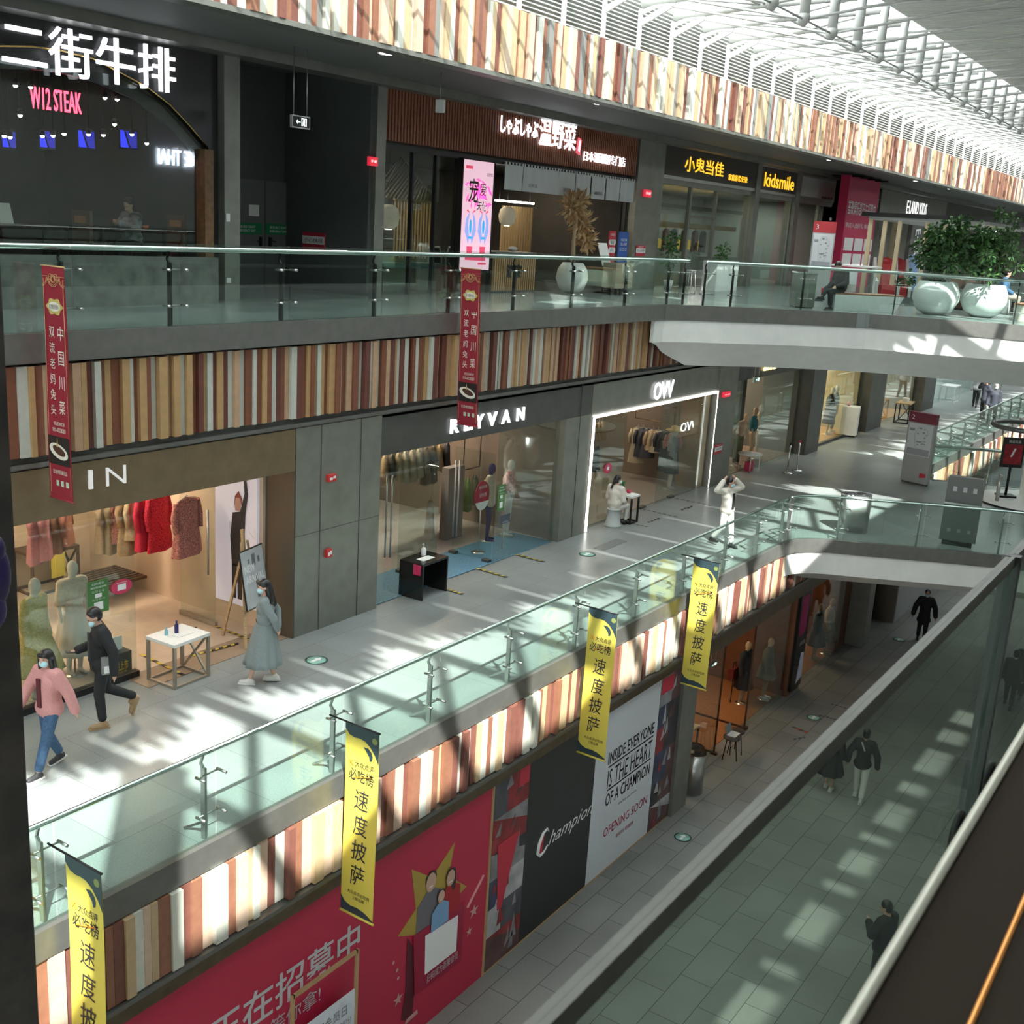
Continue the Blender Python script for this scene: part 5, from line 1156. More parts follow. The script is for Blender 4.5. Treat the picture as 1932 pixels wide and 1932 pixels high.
mannequin('mannequin with white head and pink printed shirt', V((21.25, 14.2, Z2 + .016)), -1.0, mat('mannequin_pale', (.72, .70, .66), .45), top=(mat('pink_shirt', (.75, .32, .30), .8, 0, .5, 14), .95, .015), sleeve=.1, bottom=mat('ivory_trousers', (.60, .56, .50), .8))
e = empty('round_sign_stand', 'round red sign on a slim stand before the blue-headed mannequin', 'sign'); p = FY(910, 935, 13.8)
m = MB(); n = 28; m.prism([(p.x + .27 * math.cos(6.283 * i / n), 13.8, p.z + .33 * math.sin(6.283 * i / n)) for i in range(n)], (0, .02, 0)); m.build('disc', mat('sign_crimson', (.52, .01, .06), .5), e)
m = MB(); m.prism([(p.x + .27 * math.cos(a), 13.795, p.z + .33 * math.sin(a)) for a in [math.radians(205 + i * 13) for i in range(11)]], (0, .004, 0)); textxz(m, '欢迎光临', 13.79, p.x - .15, p.x + .15, p.z + .16, p.z + .23); textxz(m, '全场优惠', 13.79, p.x - .12, p.x + .14, p.z - .03, p.z + .06); m.build('print', wprint, e)
MB().tube([(p.x, 13.83, Z2 + .03), (p.x, 13.83, p.z - .3)], .012, 6).build('pole', steel, e); MB().lathe((p.x, 13.83, Z2 + .016), [(.16, 0), (.16, .015), (.02, .03)], 16).build('base', steel, e)
sticker(938, 913, 954, 965, 13.14, green, 'narrow green registration poster beside the pink-shirted mannequin', False, gt)
sticker(944, 968, 963, 990, 13.6, mat('navy_poster', (.03, .04, .14), .5), 'small navy price card on a stand below the green poster', False, (('NEW', .2, .8, .1, .25),)).name = 'price_card'
MB().box(FY(950, 980, 13.62).x - .01, FY(950, 980, 13.62).x + .01, 13.61, 13.63, Z2 + .016, FY(950, 988, 13.62).z).build('pole', steel, bpy.data.objects['price_card'])
# dark mirrored table at the entrance
e = empty('entrance_table', 'dark mirrored box table with sanitiser and paper outside the second shop', 'table', None, V((16.62, 12.98, Z2)), .04); dm = mat('dark_mirror', (.06, .065, .065), .08, .8)
MB().box(-.42, .42, -.28, .28, .68, .72).build('tabletop', mat('black_glass_top', (.012, .012, .013), .1), e)
for x in (-.42, .38): MB().box(x, x + .04, -.28, .28, 0, .68).build('side_panel', dm, e)
MB().box(-.38, .38, .22, .26, .02, .68).build('back_panel', dm, e)
c = V((16.72, 13.08, Z2 + .72)); e = empty('pump_bottle', 'white pump bottle of sanitiser on the dark mirrored table', 'bottle')
MB().lathe(c, [(.045, 0), (.05, .02), (.05, .14), (.02, .17)], 16).build('bottle', white, e); m = MB(); m.tube([c + V((0, 0, .17)), c + V((0, 0, .24)), c + V((-.05, 0, .235))], .009, 6); m.build('pump', white, e)
MB().box(16.42, 16.78, 12.84, 13.02, Z2 + .72, Z2 + .724).build('paper_sheet', white); tag(bpy.data.objects['paper_sheet'], 'white printed sheet on the dark mirrored table', 'paper')
m = MB(); m.box(16.19, 16.197, 12.72, 12.9, Z2 + .5, Z2 + .7); tag(m.build('pink_sticker', pinkr), 'pink sticker on the side of the dark mirrored table', 'sticker')
# ---- third shop: light framed opening
shopbox(22.9, 29.9, 13.3, 18.4, Z2, -3.6, mat('brown_grey_wall', (.20, .155, .115), .6), mat('warm_grey_floor', (.30, .26, .215), .35), ceilw, 70, (1, .86, .68), 3)
led = mat('led_strip', (1, .97, .92), .5, emit=2.6)
e = empty('opening_light', 'thin white light strip outlining the third shop opening', 'light'); MB().box(22.92, 29.95, 13.01, 13.05, -4.31, -4.25).build('top_strip', led, e); MB().box(22.92, 22.975, 13.01, 13.05, Z2 + .02, -4.31).build('side_strip', led, e); MB().box(29.9, 29.95, 13.01, 13.015, Z2 + .02, -4.31).build('side_strip', led, e)
m = MB(); p = FY(1231, 754, 13.04); q = FY(1270, 722, 13.04); textxz(m, 'OVV', 13.03, p.x, q.x, -4.16, -3.70, 0, .03, .01); tag(m.build('shop_sign', lit), 'glowing white three-letter sign above the light-framed opening', 'sign')
m = MB(); p = FY(1283, 816, 13.5); q = FY(1312, 806, 13.5); textxz(m, 'OVV', 13.5, p.x, q.x, p.z, p.z + .26, 0, .02, .0); tag(m.build('window_lettering', lit), 'smaller white three-letter sign inside the light-framed window', 'sign')
struct(MB().box(26.9, 29.85, 13.2, 13.215, Z2, -4.3).build('window_11', shop_glass)); struct(MB().box(23.0, 24.9, 13.2, 13.215, Z2, -4.3).build('window_12', shop_glass))
struct(MB().box(29.5, 29.88, 13.22, 13.9, Z2 + .012, -4.3).build('wall_side.101', mat('wood_jamb', (.34, .20, .10), .5, 0, .1, 6)))
m = MB(); m.box(26.05, 26.35, 13.18, 13.3, Z2, Z2 + .06); m.box(27.8, 28.05, 13.18, 13.3, Z2, Z2 + .06); struct(m.build('door_patch.001', panel_d))
cc2 = [(.48, .40, .27), (.05, .055, .07), (.06, .06, .075), (.45, .33, .20), (.48, .38, .25), (.04, .045, .055), (.03, .03, .035), (.45, .22, .18)]
lb2 = ['long cream dress', 'navy skirt', 'dark blue top', 'tan blouse', 'beige blouse', 'black jacket', 'black long coat', 'striped scarf top']
hang([(1205 + i * 9.5, 800 + i * 1.5, 16.2, .4, [1.15, .95, .95, .7, .75, .7, 1.25, .5][i], cc2[i], .4, lb2[i] + ' on the rail of the light-framed shop') for i in range(8)], (.5, -.85, 0), 'clothes on the rail of the light-framed shop', 29.3)
hang([(1124 + i * 7, 790 - i, 15.4, .4, .62, (.45, .28, .13), .4, ['first', 'second', 'third'][i] + ' tan blouse at the window end of the light-framed shop') for i in range(3)] + [(1128, 836, 15.5, .42, .8, (.05, .07, .10), 0, 'dark blue skirt hanging below the tan blouses'), (1172, 790, 16.6, .4, .8, (.10, .09, .08), .4, 'charcoal coat hanging between the two rails'), (1186, 788, 16.6, .4, .8, (.22, .20, .17), .4, 'grey coat hanging between the two rails')], (.9, .4, 0), None)
p = FX(1198, 795, 29.3); q = FX(1280, 802, 29.3); p.z = q.z = max(p.z, q.z) + .01; m = MB(); m.tube([p, q], .014, 8); m.tube([p, V((p.x, p.y, -3.66))], .01, 6); m.tube([q, V((q.x, q.y, -3.66))], .01, 6); tag(m.build('clothes_rail', MATS['dark_brass']), 'brass rail with dark and cream clothes in the light-framed shop', 'rail')
p = FY(1118, 792, 15.4); q = FY(1192, 786, 16.6); p.z = q.z = max(p.z, q.z); m = MB(); m.tube([p, q], .012, 8); m.tube([p, V((p.x, p.y, -3.66))], .01, 6); m.tube([q, V((q.x, q.y, -3.66))], .01, 6); tag(m.build('clothes_rail', MATS['dark_brass']), 'brass rail with tan blouses by the window end of the light-framed shop', 'rail')
e = mannequin('mannequin in straw hat, grey shirt and black skirt behind the light-framed window', V((28.85, 13.75, Z2 + .012)), -.9, manq, top=(mat('grey_blue_shirt', (.20, .23, .25), .85), .85, .02), skirt=(mat('black_skirt', (.02, .02, .022), .85), 1.05, .45, .15, .22, 8))
MB().lathe((.02, 0, 1.62), [(.25, -.01), (.26, .0), (.12, .02), (.11, .10), (.03, .13)], 22).build('straw_hat', mat('straw', (.52, .36, .16), .8), e)
sticker(1139, 872, 1155, 895, 13.18, pinkr, 'oval red sticker on the window over the seated woman', True, (('#', .35, .65, .3, .65), ('欢迎', .3, .7, .74, .86)))
notice(1348, 836, 1363, 858, 12.98, 'red and white safety notice on the dark pillar past the light-framed shop')
firelight(1363, 738, 1376, 750, 13.0, 'small lit red alarm sign high on the pillar past the light-framed shop')
def alarm(px0, py0, px1, py1, y, label):
    p = FY(px0, py1, y); q = FY(px1, py0, y); e = empty('alarm_box', label, 'alarm', 'red alarm boxes'); MB().box(p.x, q.x, y - .05, y + .02, p.z, q.z).build('case', mat('alarm_red', (.55, .03, .03), .4), e); MB().box(p.x + .03, p.x + (q.x - p.x) * .5, y - .056, y - .05, p.z + .03, q.z - .05).build('white_plate', wprint, e); MB().box(p.x + (q.x - p.x) * .6, q.x - .02, y - .056, y - .05, p.z + .05, q.z - .03).build('pictogram', wprint, e)
alarm(616, 893, 631, 909, 13.03, 'red alarm box high on the grey pillar between the first two shops'); alarm(613, 1034, 623, 1052, 13.03, 'red call point low on the grey pillar between the first two shops')
# stool, small table
e = empty('step_stool', 'grey round step stool under the seated woman in cream', 'stool', None, V((23.98, 12.86, Z2))); gp = mat('grey_plastic', (.42, .45, .44), .5)
MB().lathe((0, 0, 0), [(.21, 0), (.22, .03), (.19, .05), (.15, .40), (.16, .42)], 24).build('body', gp, e); MB().lathe((0, 0, .42), [(.17, 0), (.18, .02), (.16, .04)], 24).build('top_pad', gp, e)
T2 = V((24.62, 12.80, Z2)); frametable(T2, .42, .40, .72, white, blackm, 'small white topped table on thin black frame in front of the seated woman', 0, 'side_table', braces=False)
m = MB(); m.prism([T2 + V((-.18, .1, .72)), T2 + V((-.02, .14, .72)), T2 + V((-.02, .14, 1.04)), T2 + V((-.18, .10, 1.04))], (.02, .06, 0)); tag(m.build('green_card', green), 'green registration card standing on the small white table', 'card')
m = MB(); m.lathe(T2 + V((.1, .08, .72)), [(.05, 0), (.055, .05), (.05, .09)], 12); tag(m.build('red_pot', pinkr), 'small red pot on the small white table', 'pot')
m = MB(); m.box(T2.x - .1, T2.x + .12, T2.y - .16, T2.y, Z2 + .72, Z2 + .735); tag(m.build('papers', white), 'white papers on the small white table', 'paper')
# ---- shops under the bridge
shopbox(31.4, 37.4, 13.35, 19, Z2, -3.6, mat('shop_grey', (.12, .12, .11), .6), mat('rug_floor', (.24, .17, .13), .5, 0, .5, 8), ceilw, 150, (1, .85, .6), 2)
struct(MB().box(33.8, 37.3, 13.2, 13.215, Z2, -4.1).build('window_13', shop_glass)); struct(MB().box(31.35, 32.2, 13.2, 13.215, Z2, -4.1).build('window_14', shop_glass))
struct(MB().box(33.4, 33.9, 14.4, 14.6, Z2 + .012, -3.7).build('wall_plinth.001', mat('cream_plinth', (.55, .46, .28), .6))); struct(MB().box(34.9, 35.4, 14.4, 14.6, Z2 + .012, -4.0).build('wall_plinth.002', panel_d))  # one even cream colour on the first plinth
m = MB(); p = FY(1440, 700, 13.05); q = FY(1467, 690, 13.05); textxz(m, 'aimer', 13.05, p.x, q.x, p.z, p.z + .3, 0, .02, .0); tag(m.build('shop_sign', mat('sign_gold_light', (1, .75, .3), .5, emit=2, ecol=(1, .75, .3))), 'golden glowing letters just under the white bridge', 'sign')
exitsign(1421, 710, 1433, 722, 12.6, -2.7, 'small green exit sign hung under the white bridge corner', mats=mat('exit_green', (.0, .12, .06), .4, emit=.3))
nude = mat('mannequin_nude', (.55, .40, .28), .5)
mannequin('bare tan mannequin in teal swimwear at the shop under the bridge', V((34.6, 13.7, Z2 + .012)), -1.3, nude, grp=None, top=(mat('teal_swim', (.02, .16, .20), .6), .95, .0), sleeve=0)
mannequin('pale bust mannequin next to the teal swimwear one', V((35.3, 13.8, Z2 + .012)), -1.2, manq, top=(mat('nude_swim', (.55, .44, .32), .6), .95, .0), sleeve=0)
e = mannequin('mannequin in green shorts leaning on a tan board', V((33.6, 13.75, Z2 + .012)), -1.9, nude, bottom=mat('olive_shorts', (.16, .15, .08), .8), pose=dict(che=(.1, 0, 1.25), nek=(.18, 0, 1.42), hed=(.22, 0, 1.54), sL=(.14, .165, 1.37), sR=(.14, -.165, 1.37)))
m = MB(); c = FY(1425, 790, 13.95); m.ball((33.1, 14.0, -5.95), (.24, .03, 1.1), 0, 16, 12); tag(m.build('surfboard', mat('tan_board', (.50, .36, .17), .4)), 'tall tan surfboard leaning in the shop window under the bridge', 'board')
e = empty('round_table', 'low round white table with red bag, outside the shop under the bridge', 'table'); c = FZ(1412, 888, Z2)
MB().lathe(c, [(.36, .52), (.38, .53), (.38, .56), (.0, .565)], 24).build('tabletop', white, e)
for a in range(4): q = V((math.cos(a * 1.57 + .5), math.sin(a * 1.57 + .5), 0)); MB().tube([c + q * .3 + V((0, 0, .53)), c + q * .32], .015, 6).build('leg', white, e)
tag(MB().box(c.x - .12, c.x + .12, c.y - .1, c.y + .1, Z2, Z2 + .3).build('red_box', pinkr), 'red box under the low round white table', 'box')
for i, (px, py) in enumerate(((1485, 893), (1503, 888))):
    c = FZ(px, py, Z2); e = empty('queue_post', ['steel queue post with black base nearer the pillared shop window', 'second steel queue post with red top'][i], 'post', 'queue posts')
    MB().lathe(c, [(.17, 0), (.17, .02), (.03, .05)], 20).build('base', chrome, e); MB().tube([c + V((0, 0, .03)), c + V((0, 0, .92))], .025, 10).build('pole', chrome, e); MB().lathe(c + V((0, 0, .92)), [(.032, 0), (.035, .06), (.0, .08)], 12).build('head', blackm if i == 0 else red, e)
shopbox(38.8, 44.2, 13.35, 19, Z2, -3.6, mat('olive_wall', (.36, .32, .2), .6), mat('orange_wood_floor', (.42, .24, .09), .4, 0, .15, 6), ceilw, 300, (1, .85, .55), 2)
struct(MB().box(38.75, 44.25, 13.2, 13.215, Z2 + .08, -4.1).build('window_15', shop_glass)); struct(MB().box(38.75, 44.25, 13.15, 13.26, Z2, Z2 + .08).build('trim_14', panel_d))
mannequin('mannequin in long black coat behind the white pedestal', V((42.4, 13.8, Z2 + .012)), -1.3, manq, top=(mat('black_coat', (.025, .023, .022), .8), .55, .04), skirt=(mat('black_coat', (.025, .023, .022)), 1.0, .4, .18, .24, 7))
mannequin('mannequin in grey coat behind the black-coated one', V((43.2, 13.9, Z2 + .012)), -1.3, manq, top=(mat('grey_coat', (.3, .28, .26), .8), .6, .03), bottom=mat('grey_tr', (.12, .12, .12), .8))
c = FZ(1600, 822, Z2); e = empty('pedestal', 'white square pedestal on a dark foot in the middle gallery', 'pedestal', None, c, .2); MB().box(-.3, .3, -.3, .3, .06, 1.15).build('body', white, e); MB().box(-.25, .25, -.25, .25, 0, .06).build('foot', blackm, e)
m = MB(); m.lathe(c + V((-.1, .1, 1.15)), [(.05, 0), (.05, .12), (.02, .16), (.02, .2)], 12); tag(m.build('bottle', mat('pink_bottle', (.7, .35, .45), .4)), 'pink bottle standing on the white pedestal', 'bottle')
shopbox(46.4, 52.3, 13.35, 19, Z2, -3.6, mat('mall_grey', (.2, .21, .2), .6), mat('orange_wood_floor', (.42, .24, .09)), ceilw, 260, (1, .8, .55), 2)
struct(MB().box(46.35, 52.35, 13.2, 13.215, Z2, -4.1).build('window_16', shop_glass))
shopbox(54.4, 64, 13.35, 19, Z2, -3.6, mat('mall_teal_grey', (.2, .25, .25), .6), mat('mall_floor_grey', (.3, .32, .31), .4), ceilw, 300, (.9, 1, 1), 3)
struct(MB().box(54.4, 64, 13.2, 13.215, Z2, -4.1).build('window_17', shop_glass)); struct(MB().box(64, 100, 13.1, 13.3, Z2, -3.4).build('wall_north.017', mat('far_wall', (.22, .22, .2), .6, 0, .4, .5)))
c = FZ(1703, 796, Z2); frametable(c, 1.1, .6, .85, mat('oak_top', (.42, .30, .14), .5), blackm, 'light oak table with papers outside the shop beyond the pedestal', .1)
tag(MB().box(c.x - .1, c.x + .2, c.y - .1, c.y + .12, Z2 + .85, Z2 + 1.02).build('paper_box', white), 'white paper box on the light oak table', 'box')
c = FZ(1790, 757, Z2); frametable(c, 1.2, .7, .8, white, white, 'white open-framed table far along the gallery', 0, braces=False)
# ---- map totems
def totem(px0, py0, px1, py1, z, num, top_y, label, headc, stripe=False):
    a = FZ(px0, py0, z); b = FZ(px1, py1, z); d = (b - a); w = d.length; yaw = math.atan2(d.y, d.x); c = (a + b) / 2
    r_ = ray((px0 + px1) / 2, top_y); k = math.hypot(c.x, c.y) / math.hypot(r_.x, r_.y); h = r_.z * k - z
    e = empty('map_totem', label, 'sign', 'mall map totems', V((c.x, c.y, z)), yaw)
    MB().box(-w / 2, w / 2, -.08, .08, .05, h * .86).build('body', mat('totem_grey', (.40, .40, .39), .45, .2), e); MB().box(-w / 2 + .04, w / 2 - .04, -.06, .06, 0, .05).build('foot', panel_d, e)
    MB().box(-w / 2, w / 2, -.085, .085, h * .86, h).build('header', headc, e); MB().box(-w * .44, w * .44, -.095, -.08, h * .40, h * .845).build('map_panel', mat('map_white', (.62, .63, .64), .5), e)
    m = MB(); text(m, num, (-w * .38, -.09, h * .90), XR, ZU, None, h * .06); m.build('numeral', wprint, e)
    m = MB(); r = random.Random(5)
    out = [(-.05, .82), (.18, .80), (.30, .72), (.12, .62), (.22, .56), (.05, .50), (-.12, .52), (-.16, .60), (-.20, .70)]
    for p, q in zip(out, out[1:] + out[:1]): m.bar((p[0] * w, -.098, p[1] * h), (q[0] * w, -.098, q[1] * h), .002, .012, (0, 1, 0))
    for i in range(14): x, zz = r.uniform(-.12, .2) * w, r.uniform(.53, .79) * h; m.box(x, x + w * r.uniform(.04, .1), -.098, -.096, zz, zz + h * r.uniform(.008, .02))
    m.box(-w * .40, -w * .22, -.098, -.096, h * .74, h * .775); m.build('map_drawing', mat('map_grey', (.25, .26, .28), .5), e)
    MB().box(-w * .41, w * .41, -.098, -.095, h * .41, h * .50).build('shop_list', mat('map_list', (.33, .33, .36) if not stripe else (.30, .32, .48), .5, 0, .3, 60), e)
    m = MB(); m.prism([(w * .18, -.085, h * .10), (w * .42, -.085, h * .12), (w * .40, -.085, h * .17), (w * .18, -.085, h * .17)], (0, .003, 0)); m.build('tag', red, e)
    return e
totem(1700, 907, 1750, 918, Z2, '2', 777, 'grey map stand with dark red header and numeral two', mat('totem_maroon', (.20, .03, .05), .5))
totem(1518, 566, 1560, 569, Z3, '3', 417, 'grey map stand with bright red header and numeral three on the upper gallery', mat('totem_red', (.45, .03, .04), .5), True)
# ---- grey standing kiosk on the bridge
a = FZ(1775, 1030, Z2) + V((.32, .1, 0)); b = FZ(1838, 1040, Z2) + V((.32, .1, 0)); c = (a + b) / 2; d = b - a; w = d.length; yaw = math.atan2(d.y, d.x); r_ = ray(1820, 900); k = math.hypot(c.x, c.y) / math.hypot(r_.x, r_.y); h = r_.z * k - Z2
e = empty('standing_kiosk', 'dark grey upright kiosk with three small displays on the lower bridge', 'kiosk', None, V((c.x, c.y, Z2)), yaw); kg = mat('kiosk_grey', (.115, .12, .115), .45, .3)
m = MB(); n = 5
pr = [(-w * .55, .12), (w * .55, .12), (w * .55, h - .05), (w * .5, h), (-w * .5, h), (-w * .55, h - .05)]; m.prism([(x, -.1, z) for x, z in pr], (0, .2, 0)); m.build('body', kg, e); MB().box(-w * .45, w * .45, -.09, .09, 0, .12).build('foot', blackm, e)
for x in (-.3, 0, .3): MB().box(w * x - .045, w * x + .045, -.106, -.1, h * .79, h * .86).build('display', mat('display_grey', (.40, .42, .42), .4), e); MB().box(w * x - .04, w * x + .04, -.106, -.1, h * .20, h * .25).build('outlet', mat('outlet_grey', (.22, .23, .23), .4), e)
MB().box(-w * .55, w * .55, -.13, -.1, h * .60, h * .625).build('ledge', steel, e)
# ---- bins
def bin2(px, py, z, r, h, label, yaw=0.4):
    c = FZ(px, py, z); e = empty('litter_bin', label, 'bin', 'steel litter bins', c, yaw); n = 40
    def ov(rr, sep): return [((sep if math.cos(6.283 * i / n) > 0 else -sep) + rr * math.cos(6.283 * i / n), rr * math.sin(6.283 * i / n)) for i in range(n)]
    m = MB(); m.prism([(x, y, .03) for x, y in ov(r, r * .62)], (0, 0, h - .03), 0, True); m.prism([(x, y, 0) for x, y in ov(r * .95, r * .62)], (0, 0, .03)); m.build('body', chrome if False else steel, e)
    m = MB(); m.prism([(x, y, h) for x, y in ov(r * 1.02, r * .62)], (0, 0, .02), 0, True); m.build('rim', chrome, e)
    for k in (-1, 1): MB().lathe((k * r * .62, 0, h + .02), [(r * .62, 0), (r * .55, .012), (0, .006)], 18).build('opening', black, e)
bin2(1607, 1003, Z2, .24, .98, 'oval steel twin bin on the lower bridge behind the curved glass', -.9)
bin2(1303, 1488, Z1, .24, .98, 'oval steel twin bin on the ground floor beside the white hoarding', .6)
# ---- refreshment island at the frame edge
c0 = FZ(1945, 950, Z2); e = empty('round_platform', 'low round white platform with dark rim by the refreshment stand', 'platform'); MB().lathe(c0, [(1.55, 0), (1.55, .06), (0, .06)], 40).build('deck', white, e); MB().lathe(c0, [(1.57, 0.0), (1.57, .05), (1.55, .05)], 40).build('rim', blackm, e)
c = FZ(1874, 948, Z2) ; c = c0 + (c - c0) * .92; e = empty('bollard', 'grey steel bollard on the edge of the round platform', 'bollard', None, c + V((0, 0, .06))); MB().tube([(0, 0, 0), (0, 0, .75)], .055, 14).build('post', steel, e); MB().lathe((0, 0, .75), [(.06, 0), (.06, .03), (0, .05)], 14).build('cap', chrome, e)
c = c0 + V((.1, .75, .06)); dv = V((.56, -.82, 0)); fv = V((-.82, -.56, 0)); e = empty('advert_stand', 'black advert stand with red drink poster on a dark pole', 'sign'); MB().obox(c + V((0, 0, .03)), dv * .25, fv * .2, (0, 0, .03)).build('base', blackm, e); MB().tube([c + V((0, 0, .05)), c + V((0, 0, .9))], .04, 8).build('pole', blackm, e)
MB().obox(c + V((0, 0, 1.35)), dv * .33, fv * .03, (0, 0, .45)).build('frame', black, e); m = MB(); m.obox(c + fv * .032 + V((0, 0, 1.3)), dv * .27, fv * .004, (0, 0, .30)); m.build('poster', mat('deep_red_poster', (.30, .01, .02), .4, 0, .5, 6), e); m = MB(); text(m, '精选饮品', c + fv * .04 - dv * .18 + V((0, 0, 1.64)), dv, ZU, .36, .09); m.obox(c + fv * .038 + V((0, 0, 1.35)), dv * .03, fv * .002, V((0, 0, .13)) + dv * .05); m.build('print', wprint, e)
c = c0 + V((.75, .0, .06)); e = empty('drink_cabinet', 'white drinks cabinet with pink and white sign above', 'cabinet'); MB().obox(c + V((0, 0, .5)), dv * .4, fv * .3, (0, 0, .5)).build('body', white, e); MB().obox(c + fv * .1 + V((0, 0, 1.45)), dv * .4, fv * .04, (0, 0, .42)).build('sign_panel', mat('pink_red_panel', (.55, .03, .10), .5), e)
MB().obox(c + V((0, 0, 1.03)), dv * .04, fv * .04, (0, 0, .1)).build('sign_post', blackm, e)
m = MB(); [m.obox(c + fv * .303 + V((0, 0, .25 + .25 * i)), dv * .3, fv * .003, (0, 0, .09)) for i in range(3)]; m.build('shelf_front', mat('shelf_grey', (.35, .36, .36), .5), e); m = MB(); [m.obox(c + fv * .145 + V((0, 0, 1.6 - .28 * i)), dv * .36, fv * .003, (0, 0, .06)) for i in range(2)]; m.build('sign_print', wprint, e)
rc = FX(1940, 806, 35.2); e = empty('hung_ring', 'large dark grey ring hung below the white bridge', 'lamp'); m = MB(); m.tube([rc + V((.95 * math.cos(i * .2618), .95 * math.sin(i * .2618), 0)) for i in range(24)], .07, 8, closed=True); m.build('ring', mat('ring_grey', (.16, .16, .155), .4, .4), e)  # ring gives no light; hanging it from cables is made up
for a in (0, 2.09, 4.19): q = rc + V((.95 * math.cos(a), .95 * math.sin(a), 0)); MB().tube([q, V((q.x, q.y, -3.1))], .008, 6).build('cable', steel, e)
# ---- floor tape and floor emblems
def tape(px0, py0, px1, py1, z, label, cols, w=.06, n=14, gap=False):
    a = FZ(px0, py0, z) + V((0, 0, .02 if z == Z2 else .003)); b = FZ(px1, py1, z); b.z = a.z; m = MB(); d = (b - a); s = V((-d.y, d.x, 0)).normalized() * w / 2
    for i in range(n):
        if gap and i % 2: continue
        p = a + d * (i / n); q = a + d * ((i + 1) / n); sh = d.normalized() * w * .5; m.prism([p - s, q - s, q + s + sh, p + s + sh], (0, 0, .003), i % 2)
    tag(m.build('floor_tape', cols), label, 'floor tape', 'floor tapes')
yb = [mat('tape_yellow', (.62, .50, .06), .6), black]
tape(405, 1183, 480, 1212, Z2, 'yellow and black floor tape from the glass door to the easel', yb); tape(360, 1240, 448, 1216, Z2, 'yellow and black floor tape across the first shop entrance front', yb, n=12); tape(334, 1195, 370, 1186, Z2, 'short yellow and black floor tape inside the first shop entrance', yb, n=8); tape(265, 1236, 345, 1275, Z2, 'yellow and black floor tape under the white crossed-frame table', yb, n=10)
tape(838, 1112, 872, 1122, Z2, 'yellow and black floor tape beside the dark mirrored table', yb, n=8); tape(898, 1073, 955, 1090, Z2, 'yellow and black floor tape in front of the blue terrazzo', yb, n=10); tape(972, 1047, 1025, 1061, Z2, 'yellow and black floor tape near the corner of the second shop', yb, n=10)
bk = [black, black]
tape(1185, 988, 1220, 995, Z2, 'dashed black floor tape beside the small white table', bk, .05, 9, True); tape(1222, 987, 1243, 979, Z2, 'short dashed black floor tape beyond the small white table', bk, .05, 7, True); tape(1212, 962, 1275, 976, Z2, 'long dashed black floor tape in front of the light-framed door', bk, .05, 13, True); tape(1285, 963, 1305, 956, Z2, 'short dashed black floor tape before the hat mannequin', bk, .05, 7, True); tape(1275, 941, 1340, 955, Z2, 'dashed black floor tape at the end of the light-framed window', bk, .05, 13, True)
def emblem(px, py, z, label):
    c = FZ(px, py, z) + V((0, 0, .004)); e = empty('floor_emblem', label, 'floor sticker', 'round floor stickers'); MB().lathe(c, [(.19, 0), (.19, .004), (0, .004)], 24).build('ring', mat('emblem_dark', (.03, .07, .06), .5), e); MB().lathe(c, [(.155, .0035), (.155, .006), (0, .006)], 24).build('disc', mat('emblem_green', (.28, .52, .44), .5), e)
    m = MB(); m.prism([c + V((x, y, .007)) for x, y in ((-.11, -.03), (.02, -.03), (.02, -.07), (.11, .0), (.02, .07), (.02, .03), (-.11, .03))], (0, 0, .002)); m.build('arrow', wprint, e)
emblem(597, 1246, Z2, 'round green floor sticker between the first pillar and the railing'); emblem(1108, 1046, Z2, 'round green floor sticker near the second shop corner pillar'); emblem(1288, 1580, Z1, 'round green floor sticker on the ground floor in front of the white hoarding'); emblem(1535, 1354, Z1, 'round green floor sticker among the black tape dashes'); emblem(1696, 1207, Z1, 'round floor sticker near the man in the dark coat')
a = FZ(1105, 1025, Z2); tag(MB().box(21.9, 23.0, 11.9, 12.2, Z2, Z2 + .006).build('floor_hatch', mat('hatch_grey', (.16, .165, .16), .4)), 'dark rectangular hatch plate in the gallery floor by the light-framed shop', 'hatch')
for a, b, c in ((1428, 870, 12.95),): pass
m = MB()
for px, py in ((842, 735), (870, 730), (938, 735), (1250, 690), (1262, 688), (1275, 686)): pass
# ================================================================ GROUND FLOOR
YH = 9.28
def H(px, py): return FY(px, py, YH)
red_h = mat('hoarding_red', (.50, .022, .065), .45); blk_h = mat('hoarding_black', (.022, .024, .025), .4); wht_h = mat('hoarding_white', (.66, .70, .75), .45)
topz = -8.86
# red recruitment hoarding
e = empty('red_hoarding', 'long red hoarding with white recruitment lettering and a family in a gold star', 'hoarding')
MB().box(3.5, 13.95, YH, YH + .12, Z1, topz).build('panel', red_h, e); MB().box(3.5, 13.98, YH - .02, YH + .14, topz, topz + .06).build('top_rail', mat('pine_batten', (.45, .30, .15), .6), e); MB().box(13.95, 14.0, YH - .02, YH + .14, Z1, topz).build('edge_batten', MATS['pine_batten'], e)
y = YH - .006; silver = mat('silver_print', (.55, .54, .55), .4)
m = MB(); p = H(445, 1932); q = H(678, 1765); cw = (q.x - H(520, 1932).x)
x1 = H(678, 1790).x; x0 = x1 - 10 * .565; textxz(m, '荟聚俱乐部正在招募中', y, x0, x1, -10.22, -9.68, 0, 0, .012); x1b = H(604, 1880).x; textxz(m, '更多重好礼等你拿!', y, x1b - 2.45, x1b, -10.58, -10.30); m.build('lettering', silver, e)
def star(c, R, r, rot=.2): return [V((c.x + (R if i % 2 == 0 else r) * math.cos(math.pi / 2 + rot + i * math.pi / 5), y, c.z + (R if i % 2 == 0 else r) * math.sin(math.pi / 2 + rot + i * math.pi / 5))) for i in range(10)]
c = H(822, 1705); m = MB(); o = [H(858, 1588), H(846, 1652), H(880, 1672), H(840, 1715), H(830, 1760), H(750, 1767), H(784, 1715), H(776, 1640), H(815, 1655)]
